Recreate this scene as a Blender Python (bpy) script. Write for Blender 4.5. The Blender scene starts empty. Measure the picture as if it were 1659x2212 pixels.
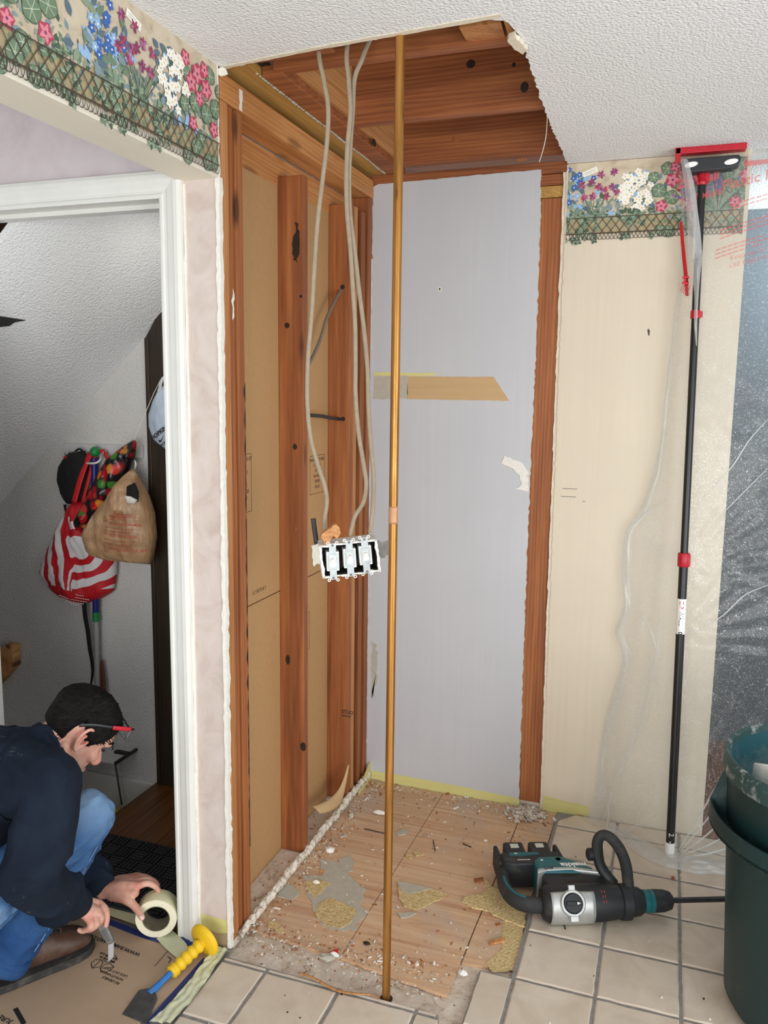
import bpy, bmesh, math, random
from math import pi, sin, cos, radians
from mathutils import Vector, Matrix, Euler, noise
random.seed(7)
C = bpy.context.scene.collection

# ---------------------------------------------------------------- camera
cam = bpy.data.cameras.new('camera')
cam.sensor_fit = 'HORIZONTAL'
cam.sensor_width = 36.0
cam.lens = 36.0 * 1768.09836 / 1659.0
cam.clip_start = 0.05
camo = bpy.data.objects.new('camera', cam)
C.objects.link(camo)
camo.matrix_world = (Matrix.Translation((1.13537, -3.09513, 1.62791))
                     @ Matrix.Rotation(0.3345, 4, 'Z') @ Matrix.Rotation(pi/2 + -0.14496, 4, 'X')
                     @ Matrix.Rotation(0.01307, 4, 'Z'))
bpy.context.scene.camera = camo

# ---------------------------------------------------------------- light and exposure
vs = bpy.context.scene.view_settings
vs.view_transform = 'Standard'; vs.look = 'None'; vs.gamma = 1.0; vs.use_curve_mapping = False
vs.exposure = 0.0
w = bpy.data.worlds.new('world'); bpy.context.scene.world = w
w.use_nodes = True
w.node_tree.nodes['Background'].inputs[0].default_value = (0.86, 0.93, 1.0, 1)
w.node_tree.nodes['Background'].inputs[1].default_value = 0.62

def area(name, loc, aim, sx, sy, power, col=(1, 1, 1)):
    l = bpy.data.lights.new(name, 'AREA'); l.shape = 'RECTANGLE'; l.size = sx; l.size_y = sy
    l.energy = power; l.color = col
    o = bpy.data.objects.new(name, l); C.objects.link(o); o.location = loc
    d = Vector(aim) - Vector(loc)
    o.rotation_euler = d.to_track_quat('-Z', 'Y').to_euler()
    return o
area('window_daylight', (3.3, -2.6, 1.15), (0.2, -1.2, 1.5), 2.0, 1.8, 62, (0.95, 0.98, 1.0))
area('patio_daylight', (1.0, -5.2, 1.0), (0.5, -0.6, 1.7), 2.6, 1.9, 84, (1.0, 0.98, 0.95))
area('back_room_fill', (2.0, 0.62, 2.15), (1.62, 0.95, 2.3), 0.5, 0.3, 20, (0.82, 0.93, 1.0))  # added unseen light, so the back room wall fades downward
area('stairwell_fill', (-0.32, -0.72, 2.0), (-1.1, -0.6, 1.5), 0.25, 0.25, 0.8, (1.0, 0.97, 0.9))  # added unseen fill for the enclosed stairwell

# ---------------------------------------------------------------- node helpers
def new_mat(name):
    m = bpy.data.materials.new(name); m.use_nodes = True
    nt = m.node_tree
    return m, nt, nt.nodes['Principled BSDF']
def N(nt, typ, **kw):
    n = nt.nodes.new(typ)
    for k, v in kw.items():
        if k.startswith('i_'):
            n.inputs[int(k[2:]) if k[2:].isdigit() else k[2:].replace('_', ' ')].default_value = v
        else: setattr(n, k, v)
    return n
def L(nt, a, b): nt.links.new(a, b)
def rgb(c): return (c[0], c[1], c[2], 1.0)
def S(r, g, b):
    f = lambda c: (c/255/12.92) if c/255 <= 0.04045 else ((c/255 + 0.055)/1.055)**2.4
    return (f(r), f(g), f(b))
def coords(nt, scale=(1, 1, 1), rot=(0, 0, 0)):
    t = N(nt, 'ShaderNodeTexCoord'); mp = N(nt, 'ShaderNodeMapping')
    mp.inputs['Scale'].default_value = scale; mp.inputs['Rotation'].default_value = rot
    L(nt, t.outputs['Object'], mp.inputs['Vector'])
    return mp.outputs['Vector']
def nz(nt, vec, scale=5, detail=4, dist=0.0, rough=0.55):
    n = N(nt, 'ShaderNodeTexNoise'); n.inputs['Scale'].default_value = scale
    n.inputs['Detail'].default_value = detail; n.inputs['Distortion'].default_value = dist
    n.inputs['Roughness'].default_value = rough
    L(nt, vec, n.inputs['Vector']); return n.outputs['Fac']
def ramp(nt, fac, stops):
    r = N(nt, 'ShaderNodeValToRGB'); el = r.color_ramp.elements
    while len(el) > len(stops): el.remove(el[-1])
    while len(el) < len(stops): el.new(0.5)
    for e, (p, c) in zip(el, stops):
        e.position = p; e.color = rgb(c) if len(c) == 3 else c
    L(nt, fac, r.inputs['Fac']); return r.outputs['Color']
def mask(nt, fac, lo, hi):
    r = N(nt, 'ShaderNodeMapRange'); r.inputs[1].default_value = lo; r.inputs[2].default_value = hi
    L(nt, fac, r.inputs[0]); return r.outputs[0]
def mix(nt, fac, a, b, blend='MIX'):
    m = N(nt, 'ShaderNodeMix', data_type='RGBA', blend_type=blend)
    if isinstance(fac, (int, float)): m.inputs[0].default_value = fac
    else: L(nt, fac, m.inputs[0])
    for s, v in ((6, a), (7, b)):
        if isinstance(v, tuple): m.inputs[s].default_value = rgb(v)
        else: L(nt, v, m.inputs[s])
    return m.outputs[2]
def bump(nt, bs, h, strength=0.3, dist=0.002):
    b = N(nt, 'ShaderNodeBump'); b.inputs['Strength'].default_value = strength
    b.inputs['Distance'].default_value = dist
    L(nt, h, b.inputs['Height']); L(nt, b.outputs['Normal'], bs.inputs['Normal'])
def setc(nt, bs, c):
    if isinstance(c, tuple): bs.inputs['Base Color'].default_value = rgb(c)
    else: L(nt, c, bs.inputs['Base Color'])

M = {}
def plain(key, c, rough=0.6, metal=0.0, var=0.12, scale=40, bumpy=0.0, spec=None, coat=0):
    m, nt, bs = new_mat(key)
    v = coords(nt)
    n = nz(nt, v, scale, 5)
    a = tuple(max(0, x*(1-var)) for x in c); b = tuple(min(1, x*(1+var)) for x in c)
    setc(nt, bs, ramp(nt, n, [(0.3, a), (0.7, b)]))
    bs.inputs['Roughness'].default_value = rough; bs.inputs['Metallic'].default_value = metal
    if spec is not None: bs.inputs['Specular IOR Level'].default_value = spec
    if coat: bs.inputs['Coat Weight'].default_value = coat
    if bumpy: bump(nt, bs, nz(nt, v, scale*3, 4), bumpy, 0.002)
    M[key] = m; return m
def worn(key, c, dust, lo=0.55, hi=0.75, scale=14, rough=0.55, metal=0, fine=180, amt=0.6):
    """a surface with dusty scuffs"""
    m, nt, bs = new_mat(key); v = coords(nt)
    k = mask(nt, nz(nt, v, scale, 8, 0.4, 0.65), lo, hi)
    k2 = N(nt, 'ShaderNodeMath', operation='MULTIPLY'); L(nt, k, k2.inputs[0]); k2.inputs[1].default_value = amt
    setc(nt, bs, mix(nt, k2.outputs[0], c, dust))
    bs.inputs['Roughness'].default_value = rough; bs.inputs['Metallic'].default_value = metal
    bump(nt, bs, nz(nt, v, fine, 3), 0.15, 0.001)
    M[key] = m; return m

def wood(key, dark, mid, light, axis='z', knots=0.5, fiber=1.0, rough=0.62, stain=0.25):
    m, nt, bs = new_mat(key)
    ai = 'xyz'.index(axis)
    def sc(cross, along):
        s = [cross]*3; s[ai] = along; return tuple(s)
    base = coords(nt, sc(9, 0.55))
    n1 = nz(nt, base, 2.2, 3, 0.6)
    w_ = N(nt, 'ShaderNodeTexWave', wave_type='RINGS', rings_direction='XYZ'[ai])
    w_.inputs['Scale'].default_value = 2.6; w_.inputs['Distortion'].default_value = 7.0
    w_.inputs['Detail'].default_value = 3; w_.inputs['Detail Scale'].default_value = 1.4
    L(nt, base, w_.inputs['Vector'])
    fib = nz(nt, coords(nt, sc(150, 5)), 1.0, 5, 0.4)
    col = ramp(nt, n1, [(0.25, dark), (0.5, mid), (0.78, light)])
    grain = ramp(nt, w_.outputs['Fac'], [(0.0, tuple(x*0.62 for x in mid)), (0.45, mid), (1.0, light)])
    col = mix(nt, 0.3, col, grain)
    fcol = ramp(nt, fib, [(0.3, tuple(x*0.6 for x in mid)), (0.65, (1, 1, 1))])
    col = mix(nt, 0.26*fiber, col, fcol, 'MULTIPLY')
    if knots:
        vo = N(nt, 'ShaderNodeTexVoronoi', feature='F1'); vo.inputs['Scale'].default_value = 1.0
        L(nt, coords(nt, sc(8.5, 2.6)), vo.inputs['Vector'])
        k = mask(nt, vo.outputs['Distance'], 0.16, 0.07)
        kr = N(nt, 'ShaderNodeMath', operation='MULTIPLY'); L(nt, k, kr.inputs[0]); kr.inputs[1].default_value = knots
        col = mix(nt, kr.outputs[0], col, tuple(x*0.25 for x in dark))
    st = mask(nt, nz(nt, coords(nt, sc(14, 2.0)), 1.0, 6, 0.3, 0.7), 0.66, 0.8)
    ks = N(nt, 'ShaderNodeMath', operation='MULTIPLY'); L(nt, st, ks.inputs[0]); ks.inputs[1].default_value = stain
    col = mix(nt, ks.outputs[0], col, (0.03, 0.02, 0.015))
    du = mask(nt, nz(nt, coords(nt, sc(50, 9)), 1.0, 6, 0.0, 0.7), 0.68, 0.76)
    kd = N(nt, 'ShaderNodeMath', operation='MULTIPLY'); L(nt, du, kd.inputs[0]); kd.inputs[1].default_value = 0.35
    col = mix(nt, kd.outputs[0], col, (0.62, 0.5, 0.42))
    setc(nt, bs, col)
    bs.inputs['Roughness'].default_value = rough
    bump(nt, bs, fib, 0.25, 0.001)
    M[key] = m; return m

# ---------------------------------------------------------------- materials of the place
def popcorn(key, c, scale, strength):
    m, nt, bs = new_mat(key); v = coords(nt)
    n = nz(nt, v, scale, 4, 0.3, 0.6)
    setc(nt, bs, ramp(nt, nz(nt, v, 2.0, 3), [(0.3, tuple(x*0.97 for x in c)), (0.7, c)]))
    bs.inputs['Roughness'].default_value = 0.85; bs.inputs['Specular IOR Level'].default_value = 0.2
    vo = N(nt, 'ShaderNodeTexVoronoi', feature='SMOOTH_F1'); vo.inputs['Scale'].default_value = scale*1.2
    L(nt, v, vo.inputs['Vector'])
    s = N(nt, 'ShaderNodeMath', operation='SUBTRACT'); L(nt, n, s.inputs[0]); L(nt, vo.outputs['Distance'], s.inputs[1])
    bump(nt, bs, s.outputs[0], strength, 0.006)
    M[key] = m
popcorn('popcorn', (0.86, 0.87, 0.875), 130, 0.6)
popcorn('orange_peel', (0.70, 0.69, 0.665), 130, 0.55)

def paper_marble(key, a, b, c, scale=7):
    m, nt, bs = new_mat(key); v = coords(nt)
    n = nz(nt, v, scale, 8, 1.6, 0.62)
    col = ramp(nt, n, [(0.3, a), (0.5, b), (0.72, c)])
    n2 = mask(nt, nz(nt, v, scale*3.2, 7, 2.5, 0.6), 0.6, 0.75)
    k = N(nt, 'ShaderNodeMath', operation='MULTIPLY'); L(nt, n2, k.inputs[0]); k.inputs[1].default_value = 0.35
    col = mix(nt, k.outputs[0], col, a)
    setc(nt, bs, col); bs.inputs['Roughness'].default_value = 0.7
    M[key] = m
paper_marble('pink_wallpaper', S(196, 178, 168), S(209, 194, 185), S(215, 203, 196), 9)
paper_marble('lilac_wallpaper', S(190, 178, 180), S(201, 190, 193), S(206, 197, 199), 6)

def streaky(key, c, d, var_axis='z', amt=0.35, rough=0.72, spots=0.0, spotc=(0.1, 0.07, 0.04)):
    m, nt, bs = new_mat(key)
    sc = {'z': (60, 60, 1.5), 'x': (1.5, 60, 60), 'y': (60, 1.5, 60)}[var_axis]
    n = nz(nt, coords(nt, sc), 1.0, 4)
    col = mix(nt, mask(nt, n, 0.35, 0.7), c, d)
    n2 = nz(nt, coords(nt), 3.0, 4)
    col = mix(nt, mask(nt, n2, 0.35, 0.8), col, tuple(x*0.93 for x in c))
    if spots:
        vo = N(nt, 'ShaderNodeTexVoronoi'); vo.inputs['Scale'].default_value = 70
        L(nt, coords(nt), vo.inputs['Vector'])
        gate = mask(nt, nz(nt, coords(nt), 60, 2), 0.55, 0.62)
        k = N(nt, 'ShaderNodeMath', operation='MULTIPLY')
        L(nt, mask(nt, vo.outputs['Distance'], 0.14, 0.06), k.inputs[0]); L(nt, gate, k.inputs[1])
        k2 = N(nt, 'ShaderNodeMath', operation='MULTIPLY'); L(nt, k.outputs[0], k2.inputs[0]); k2.inputs[1].default_value = spots
        col = mix(nt, k2.outputs[0], col, spotc)
    setc(nt, bs, col); bs.inputs['Roughness'].default_value = rough
    bump(nt, bs, n, 0.12, 0.001)
    M[key] = m
streaky('cream_wallpaper', S(223, 211, 190), S(218, 206, 184))
streaky('header_cream', S(231, 224, 207), S(227, 219, 201), 'y')
streaky('grey_wallboard', S(200, 202, 206), S(196, 198, 203), 'z')
streaky('tan_paper', S(190, 149, 101), S(183, 142, 95), 'x', spots=0.55)
streaky('tan_paper_light', S(203, 170, 124), S(190, 160, 118), 'x')
streaky('yellow_paper', S(220, 214, 142), S(208, 200, 128), 'x', spots=0.5)
streaky('rough_tan', S(186, 165, 132), S(170, 150, 118), 'x', spots=0.4)
plain('white_trim', S(226, 226, 220), 0.35, var=0.03, scale=12)
plain('joint_white', S(234, 231, 222), 0.8, var=0.06, scale=70, bumpy=0.4)
plain('gypsum_edge', S(226, 216, 196), 0.9, var=0.1, scale=120, bumpy=0.5)
wood('stud_wood', S(112, 58, 26), S(158, 92, 48), S(190, 124, 70), 'z', 0.85)
wood('stud_wood_pale', S(150, 90, 46), S(186, 124, 70), S(208, 152, 98), 'z', 0.6)
wood('joist_wood', S(110, 56, 26), S(150, 86, 45), S(184, 116, 66), 'x', 0.6)
wood('plate_wood', S(160, 98, 50), S(196, 134, 76), S(216, 162, 104), 'y', 0.5, 0.9)
wood('rim_wood', S(166, 104, 56), S(200, 142, 86), S(222, 172, 116), 'y', 0.9, 0.9)
wood('floor_wood', S(70, 40, 16), S(112, 68, 30), S(140, 90, 44), 'y', 0.0, 0.8, 0.4, 0.1)
wood('dark_wood', S(36, 27, 19), S(52, 40, 28), S(68, 52, 38), 'z', 0.0, 0.8, 0.45, 0.1)
wood('yellow_board', S(150, 108, 46), S(190, 146, 74), S(204, 164, 96), 'y', 0.0, 0.7)

def tile_mat():
    m, nt, bs = new_mat('tile'); v = coords(nt)
    n = nz(nt, v, 9, 7, 0.8, 0.6)
    col = ramp(nt, n, [(0.28, S(196, 180, 160)), (0.5, S(211, 197, 178)), (0.75, S(221, 209, 192))])
    n2 = mask(nt, nz(nt, v, 2.3, 4, 0.6), 0.45, 0.75)
    k = N(nt, 'ShaderNodeMath', operation='MULTIPLY'); L(nt, n2, k.inputs[0]); k.inputs[1].default_value = 0.4
    col = mix(nt, k.outputs[0], col, S(190, 172, 152))
    setc(nt, bs, col); bs.inputs['Roughness'].default_value = 0.38
    bump(nt, bs, nz(nt, v, 30, 4), 0.08, 0.003)
    M['tile'] = m
tile_mat()
plain('grout', S(140, 136, 132), 0.9, var=0.2, scale=60, bumpy=0.3)
def ply_mat():
    m, nt, bs = new_mat('plywood')
    n = nz(nt, coords(nt, (1.3, 22, 22)), 1.0, 6, 1.5, 0.6)
    col = ramp(nt, n, [(0.3, S(186, 142, 108)), (0.5, S(208, 170, 134)), (0.72, S(219, 190, 156))])
    p = mask(nt, nz(nt, coords(nt), 3.2, 6, 0.8), 0.52, 0.66)
    k = N(nt, 'ShaderNodeMath', operation='MULTIPLY'); L(nt, p, k.inputs[0]); k.inputs[1].default_value = 0.62
    col = mix(nt, k.outputs[0], col, S(190, 172, 156))
    d = mask(nt, nz(nt, coords(nt), 11, 9, 0.3, 0.72), 0.6, 0.72)
    k = N(nt, 'ShaderNodeMath', operation='MULTIPLY'); L(nt, d, k.inputs[0]); k.inputs[1].default_value = 0.5
    col = mix(nt, k.outputs[0], col, S(120, 92, 70))
    sp = mask(nt, nz(nt, coords(nt), 95, 3), 0.70, 0.76)
    col = mix(nt, sp, col, S(226, 214, 196))
    sp2 = mask(nt, nz(nt, coords(nt), 75, 4), 0.27, 0.22)
    col = mix(nt, sp2, col, S(96, 64, 42))
    setc(nt, bs, col); bs.inputs['Roughness'].default_value = 0.8
    bump(nt, bs, nz(nt, coords(nt), 120, 4), 0.3, 0.002)
    M['plywood'] = m
ply_mat()
def mortar_mat():
    m, nt, bs = new_mat('mortar'); v = coords(nt)
    n = nz(nt, v, 16, 9, 0.6, 0.7)
    col = ramp(nt, n, [(0.3, S(150, 128, 108)), (0.45, S(208, 192, 174)), (0.7, S(228, 218, 206))])
    col = mix(nt, mask(nt, nz(nt, v, 90, 3), 0.66, 0.74), col, S(110, 84, 64))
    setc(nt, bs, col); bs.inputs['Roughness'].default_value = 0.9
    bump(nt, bs, nz(nt, v, 60, 6), 0.8, 0.004)
    M['mortar'] = m
mortar_mat()
def vinyl_mat():
    m, nt, bs = new_mat('old_backing'); v = coords(nt)
    w_ = N(nt, 'ShaderNodeTexWave', wave_type='BANDS'); w_.inputs['Scale'].default_value = 26
    w_.inputs['Distortion'].default_value = 5; w_.inputs['Detail'].default_value = 3
    L(nt, coords(nt, rot=(0, 0, 0.7)), w_.inputs['Vector'])
    n = nz(nt, v, 130, 4)
    col = ramp(nt, n, [(0.35, S(184, 158, 106)), (0.55, S(216, 194, 142)), (0.75, S(228, 212, 172))])
    col = mix(nt, 0.22, col, ramp(nt, w_.outputs['Fac'], [(0.2, S(176, 150, 108)), (0.7, S(250, 240, 220))]), 'MULTIPLY')
    setc(nt, bs, col); bs.inputs['Roughness'].default_value = 0.8
    bump(nt, bs, n, 0.4, 0.002)
    M['old_backing'] = m
vinyl_mat()
plain('felt_grey', S(184, 178, 162), 0.85, var=0.08, scale=50, bumpy=0.2)

# ---------------------------------------------------------------- mesh helpers
class MB:
    def __init__(self):
        self.v = []; self.f = []; self.m = []
    def add(self, vs, fs, mi=0):
        o = len(self.v); self.v += [tuple(p) for p in vs]
        for f in fs:
            self.f.append(tuple(i+o for i in f)); self.m.append(mi)
        return self
    def box(self, x0, x1, y0, y1, z0, z1, mi=0):
        vs = [(x, y, z) for z in (z0, z1) for y in (y0, y1) for x in (x0, x1)]
        return self.add(vs, [(0, 2, 3, 1), (4, 5, 7, 6), (0, 1, 5, 4), (2, 6, 7, 3), (0, 4, 6, 2), (1, 3, 7, 5)], mi)
    def obox(self, c, ax, ay, az, mi=0):
        """box about c with half-axis vectors"""
        c = Vector(c); ax = Vector(ax); ay = Vector(ay); az = Vector(az)
        vs = [c + sx*ax + sy*ay + sz*az for sz in (-1, 1) for sy in (-1, 1) for sx in (-1, 1)]
        return self.add(vs, [(0, 2, 3, 1), (4, 5, 7, 6), (0, 1, 5, 4), (2, 6, 7, 3), (0, 4, 6, 2), (1, 3, 7, 5)], mi)
    def prism(self, poly, fn, t0, t1, mi=0, mside=None):
        """poly of 2D points, fn(a, b, t) gives 3D"""
        n = len(poly)
        vs = [fn(a, b, t0) for a, b in poly] + [fn(a, b, t1) for a, b in poly]
        self.add(vs, [tuple(range(n-1, -1, -1)), tuple(range(n, 2*n))], mi)
        self.add(vs, [(i, (i+1) % n, n+(i+1) % n, n+i) for i in range(n)], mi if mside is None else mside)
        return self
    def tube(self, pts, r, seg=10, mi=0, cap=True, flat=None):
        pts = [Vector(p) for p in pts]; n = len(pts)
        rs = r if isinstance(r, (list, tuple)) else [r]*n
        up = None; rings = []
        for i, p in enumerate(pts):
            d = (pts[min(i+1, n-1)] - pts[max(i-1, 0)]).normalized()
            if up is None:
                up = d.orthogonal().normalized() if flat is None else Vector(flat)
            u = (up - d*up.dot(d)).normalized(); up = u; s = d.cross(u)
            rr = rs[i]
            ru, rv = rr if isinstance(rr, (list, tuple)) else (rr, rr)
            rings.append([p + u*(ru*cos(2*pi*k/seg)) + s*(rv*sin(2*pi*k/seg)) for k in range(seg)])
        vs = [q for ring in rings for q in ring]
        fs = [(i*seg+k, i*seg+(k+1) % seg, (i+1)*seg+(k+1) % seg, (i+1)*seg+k) for i in range(n-1) for k in range(seg)]
        if cap: fs += [tuple(range(seg-1, -1, -1)), tuple((n-1)*seg+k for k in range(seg))]
        return self.add(vs, fs, mi)
    def lathe(self, prof, origin, axis=(0, 0, 1), seg=40, mi=0, ref=None, close=False, cap=True):
        """prof: (radius, height) pairs"""
        o = Vector(origin); a = Vector(axis).normalized()
        u = Vector(ref).normalized() if ref else a.orthogonal().normalized(); u = (u - a*u.dot(a)).normalized(); v = a.cross(u)
        vs = [o + a*h + (u*cos(2*pi*k/seg) + v*sin(2*pi*k/seg))*r for r, h in prof for k in range(seg)]
        n = len(prof)
        fs = [(i*seg+k, i*seg+(k+1) % seg, (i+1)*seg+(k+1) % seg, (i+1)*seg+k) for i in range(n-1) for k in range(seg)]
        if close: fs += [((n-1)*seg+k, (n-1)*seg+(k+1) % seg, (k+1) % seg, k) for k in range(seg)]
        elif cap:
            if prof[0][0] > 1e-6: fs.append(tuple(range(seg-1, -1, -1)))
            if prof[-1][0] > 1e-6: fs.append(tuple((n-1)*seg+k for k in range(seg)))
        return self.add(vs, fs, mi)
    def grid(self, fn, nu, nv, mi=0, thick=0):
        vs = [fn(i/nu, j/nv) for j in range(nv+1) for i in range(nu+1)]
        return self.add(vs, [(j*(nu+1)+i, j*(nu+1)+i+1, (j+1)*(nu+1)+i+1, (j+1)*(nu+1)+i) for j in range(nv) for i in range(nu)], mi)
    def ball(self, c, r, seg=14, mi=0, sc=(1, 1, 1)):
        c = Vector(c); prof = [(r*sin(pi*i/(seg//2)), -r*cos(pi*i/(seg//2))) for i in range(seg//2+1)]
        n0 = len(self.v); self.lathe(prof, (0, 0, 0), seg=seg, mi=mi)
        for i in range(n0, len(self.v)):
            q = self.v[i]; self.v[i] = (c.x+q[0]*sc[0], c.y+q[1]*sc[1], c.z+q[2]*sc[2])
        return self
    def xform(self, fn):
        self.v = [tuple(fn(Vector(p))) for p in self.v]; return self

def link(name, data, parent=None):
    o = bpy.data.objects.new(name, data); C.objects.link(o)
    if parent is not None:
        o.parent = parent
        pm = Matrix.Identity(4); q = parent
        o.matrix_parent_inverse = WM[parent.name].inverted()
        WM[o.name] = Matrix.Identity(4)
    else: WM[o.name] = Matrix.Identity(4)
    return o
WM = {}
def ob(name, mb, mats, parent=None, smooth=False, bevel=0.0, sub=0, label=None, solid=0.0, bseg=2):
    me = bpy.data.meshes.new(name); me.from_pydata(mb.v, [], mb.f)
    mats = mats if isinstance(mats, (list, tuple)) else [mats]
    for k in mats: me.materials.append(M[k] if isinstance(k, str) else k)
    for p, mi in zip(me.polygons, mb.m): p.material_index = mi
    bm = bmesh.new(); bm.from_mesh(me)
    bmesh.ops.remove_doubles(bm, verts=bm.verts, dist=1e-6)
    bmesh.ops.recalc_face_normals(bm, faces=bm.faces)
    bm.to_mesh(me); bm.free()
    if smooth:
        me.polygons.foreach_set('use_smooth', [True]*len(me.polygons))
        if isinstance(smooth, (int, float)) and smooth is not True:
            me.set_sharp_from_angle(angle=radians(smooth))
    o = link(name, me, parent)
    if solid:
        s = o.modifiers.new('solid', 'SOLIDIFY'); s.thickness = solid; s.offset = 0
    if bevel:
        b = o.modifiers.new('bevel', 'BEVEL'); b.width = bevel; b.segments = bseg; b.limit_method = 'ANGLE'; b.angle_limit = radians(40)
    if sub:
        s = o.modifiers.new('sub', 'SUBSURF'); s.levels = sub; s.render_levels = sub
    if label: o['label'] = label
    return o
def tag(o, label, cat, group=None, kind=None):
    o['label'] = label; o['category'] = cat
    if group: o['group'] = group
    if kind: o['kind'] = kind
    return o
def struct(o, label=None):
    o['kind'] = 'structure'
    if label: o['label'] = label
    return o
def thing(name, loc, label, cat, group=None):
    o = bpy.data.objects.new(name, None); C.objects.link(o); o.location = loc; o.empty_display_size = 0.05
    WM[o.name] = Matrix.Translation(loc)
    return tag(o, label, cat, group)
def smooth_path(pts, per=8):
    pts = [Vector(p) for p in pts]; out = []
    for i in range(len(pts)-1):
        p0 = pts[max(i-1, 0)]; p1 = pts[i]; p2 = pts[i+1]; p3 = pts[min(i+2, len(pts)-1)]
        for k in range(per):
            t = k/per
            out.append(0.5*((2*p1) + (p2-p0)*t + (2*p0-5*p1+4*p2-p3)*t*t + (3*p1-p0-3*p2+p3)*t**3))
    out.append(pts[-1]); return out
def jag(pts, amp=0.003, step=0.012, seed=0, closed=False):
    """roughened polyline through 2D points, for torn edges"""
    rnd = random.Random(seed); out = []
    m = len(pts) if closed else len(pts)-1
    for i in range(m):
        a = Vector(pts[i]); b = Vector(pts[(i+1) % len(pts)]); d = b-a; n = max(1, int(d.length/step)); t = Vector((-d.y, d.x)).normalized()
        for k in range(n):
            q = a + d*(k/n)
            if k: q = q + t*rnd.gauss(0, amp) + d.normalized()*rnd.uniform(-.3, .3)*step
            out.append((q.x, q.y))
    if not closed: out.append(tuple(pts[-1]))
    return out
TXT = {}
def text_shape(s, size=1.0, bold=0.0, align='LEFT', sp=1.0):
    """flat verts and faces of a line of lettering"""
    cu = bpy.data.curves.new('lettering', 'FONT'); cu.body = s; cu.size = size; cu.align_x = align; cu.resolution_u = 2
    cu.offset = bold; cu.space_character = sp
    o = bpy.data.objects.new('lettering', cu); C.objects.link(o)
    dg = bpy.context.evaluated_depsgraph_get(); me = bpy.data.meshes.new_from_object(o.evaluated_get(dg))
    vs = [v.co.copy() for v in me.vertices]; fs = [tuple(p.vertices) for p in me.polygons]
    bpy.data.objects.remove(o); bpy.data.meshes.remove(me); bpy.data.curves.remove(cu)
    return vs, fs
def lettering(mb, s, fn, size=1.0, bold=0.0, align='LEFT', mi=0, sp=1.0):
    vs, fs = text_shape(s, size, bold, align, sp)
    mb.add([fn(v.x, v.y) for v in vs], fs, mi); return mb

# ================================================================ the setting
H = 2.44; YD = -1.157; YB = -0.349
XZ = lambda y: (lambda a, b, t: (a, y+t, b))      # upright faces parallel to the back wall
YZ = lambda x: (lambda a, b, t: (x+t, a, b))      # upright faces parallel to the left wall
XY = lambda z: (lambda a, b, t: (a, b, z+t))      # level faces

# ---- ceiling with the torn opening over the old closet
hole = [(0.731, 0.0), (0.733, -0.30), (0.735, -0.532), (0.745, -0.80), (0.752, -1.03), (0.754, -1.10)]
hole2 = [(0.742, -1.172), (0.70, -1.205), (0.62, -1.195), (0.45, -1.183), (0.287, -1.169), (0.12, -1.148), (0.004, -1.130)]
edge = jag(hole, 0.0022, 0.015, 1) + jag(hole2, 0.0022, 0.015, 2)
mb = MB()
mb.prism([(-1.4, YD), (-1.4, -3.7), (3.0, -3.7), (3.0, 0.0)] + edge + [(-0.004, YD)], XY(H), 0, 0.0127, 0, 1)
struct(ob('ceiling', mb, ['popcorn', 'gypsum_edge']), 'white textured plasterboard ceiling with a torn opening over the closet')
# white paper lip along the front cut of the ceiling
lip = MB(); e2 = jag([(0.735, -1.205), (0.62, -1.195), (0.45, -1.183), (0.287, -1.169), (0.12, -1.148), (0.0, -1.130)], 0.001, 0.02, 3)
low = jag([(0.735, -1.222), (0.62, -1.213), (0.45, -1.198), (0.287, -1.184), (0.12, -1.162), (0.0, -1.145)], 0.001, 0.02, 4)
lip.prism(e2 + low[::-1], XY(H-0.0022), 0, 0.0020)
ob('torn_ceiling_edge', lip, 'gypsum_edge', bpy.data.objects['ceiling'])
mb = MB(); mb.prism([(1.30, 0.0), (3.6, 0.0), (3.6, 1.0), (1.30, 1.0)], XY(H), 0, 0.0127)
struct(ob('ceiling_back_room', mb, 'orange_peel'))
mb = MB(); mb.box(-2.4, 3.4, -4.0, 3.6, 2.74, 2.78)
struct(ob('floor_above', mb, 'joist_wood'), 'boards of the floor above, over the ceiling joists')

# ---- tile floor: bevelled tiles on a grout bed
tl = MB(); rnd = random.Random(5)
def clip(poly, a, b, c):
    out = []
    for i in range(len(poly)):
        p, q = poly[i], poly[(i+1) % len(poly)]
        dp = a*p[0]+b*p[1]-c; dq = a*q[0]+b*q[1]-c
        if dp >= 0: out.append(p)
        if (dp > 0) != (dq > 0) and dp != dq:
            t = dp/(dp-dq); out.append((p[0]+(q[0]-p[0])*t, p[1]+(q[1]-p[1])*t))
    return out
GAP = 0.0048
def tile(poly):
    if len(poly) < 3: return
    cx = sum(p[0] for p in poly)/len(poly); cy = sum(p[1] for p in poly)/len(poly)
    n = len(poly); zz = rnd.uniform(-0.0006, 0.0006)
    pts = jag(poly, 0.0007, 0.03, rnd.randint(0, 9999), True); n = len(pts)
    def ins(d):
        return [(cx+(x-cx)*(1-d/0.11), cy+(y-cy)*(1-d/0.11)) for x, y in pts]
    tl.add([(x, y, -0.010) for x, y in pts] + [(x, y, -0.003+zz) for x, y in pts] + [(x, y, zz) for x, y in ins(0.0045)],
           [(i, (i+1) % n, n+(i+1) % n, n+i) for i in range(n)] + [(n+i, n+(i+1) % n, 2*n+(i+1) % n, 2*n+i) for i in range(n)] + [tuple(range(2*n, 3*n))])
TX = [0.1425+0.2222*i for i in range(-1, 14)]
TY = [-0.1090+0.2200*k for k in range(2, -18, -1)]
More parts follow.
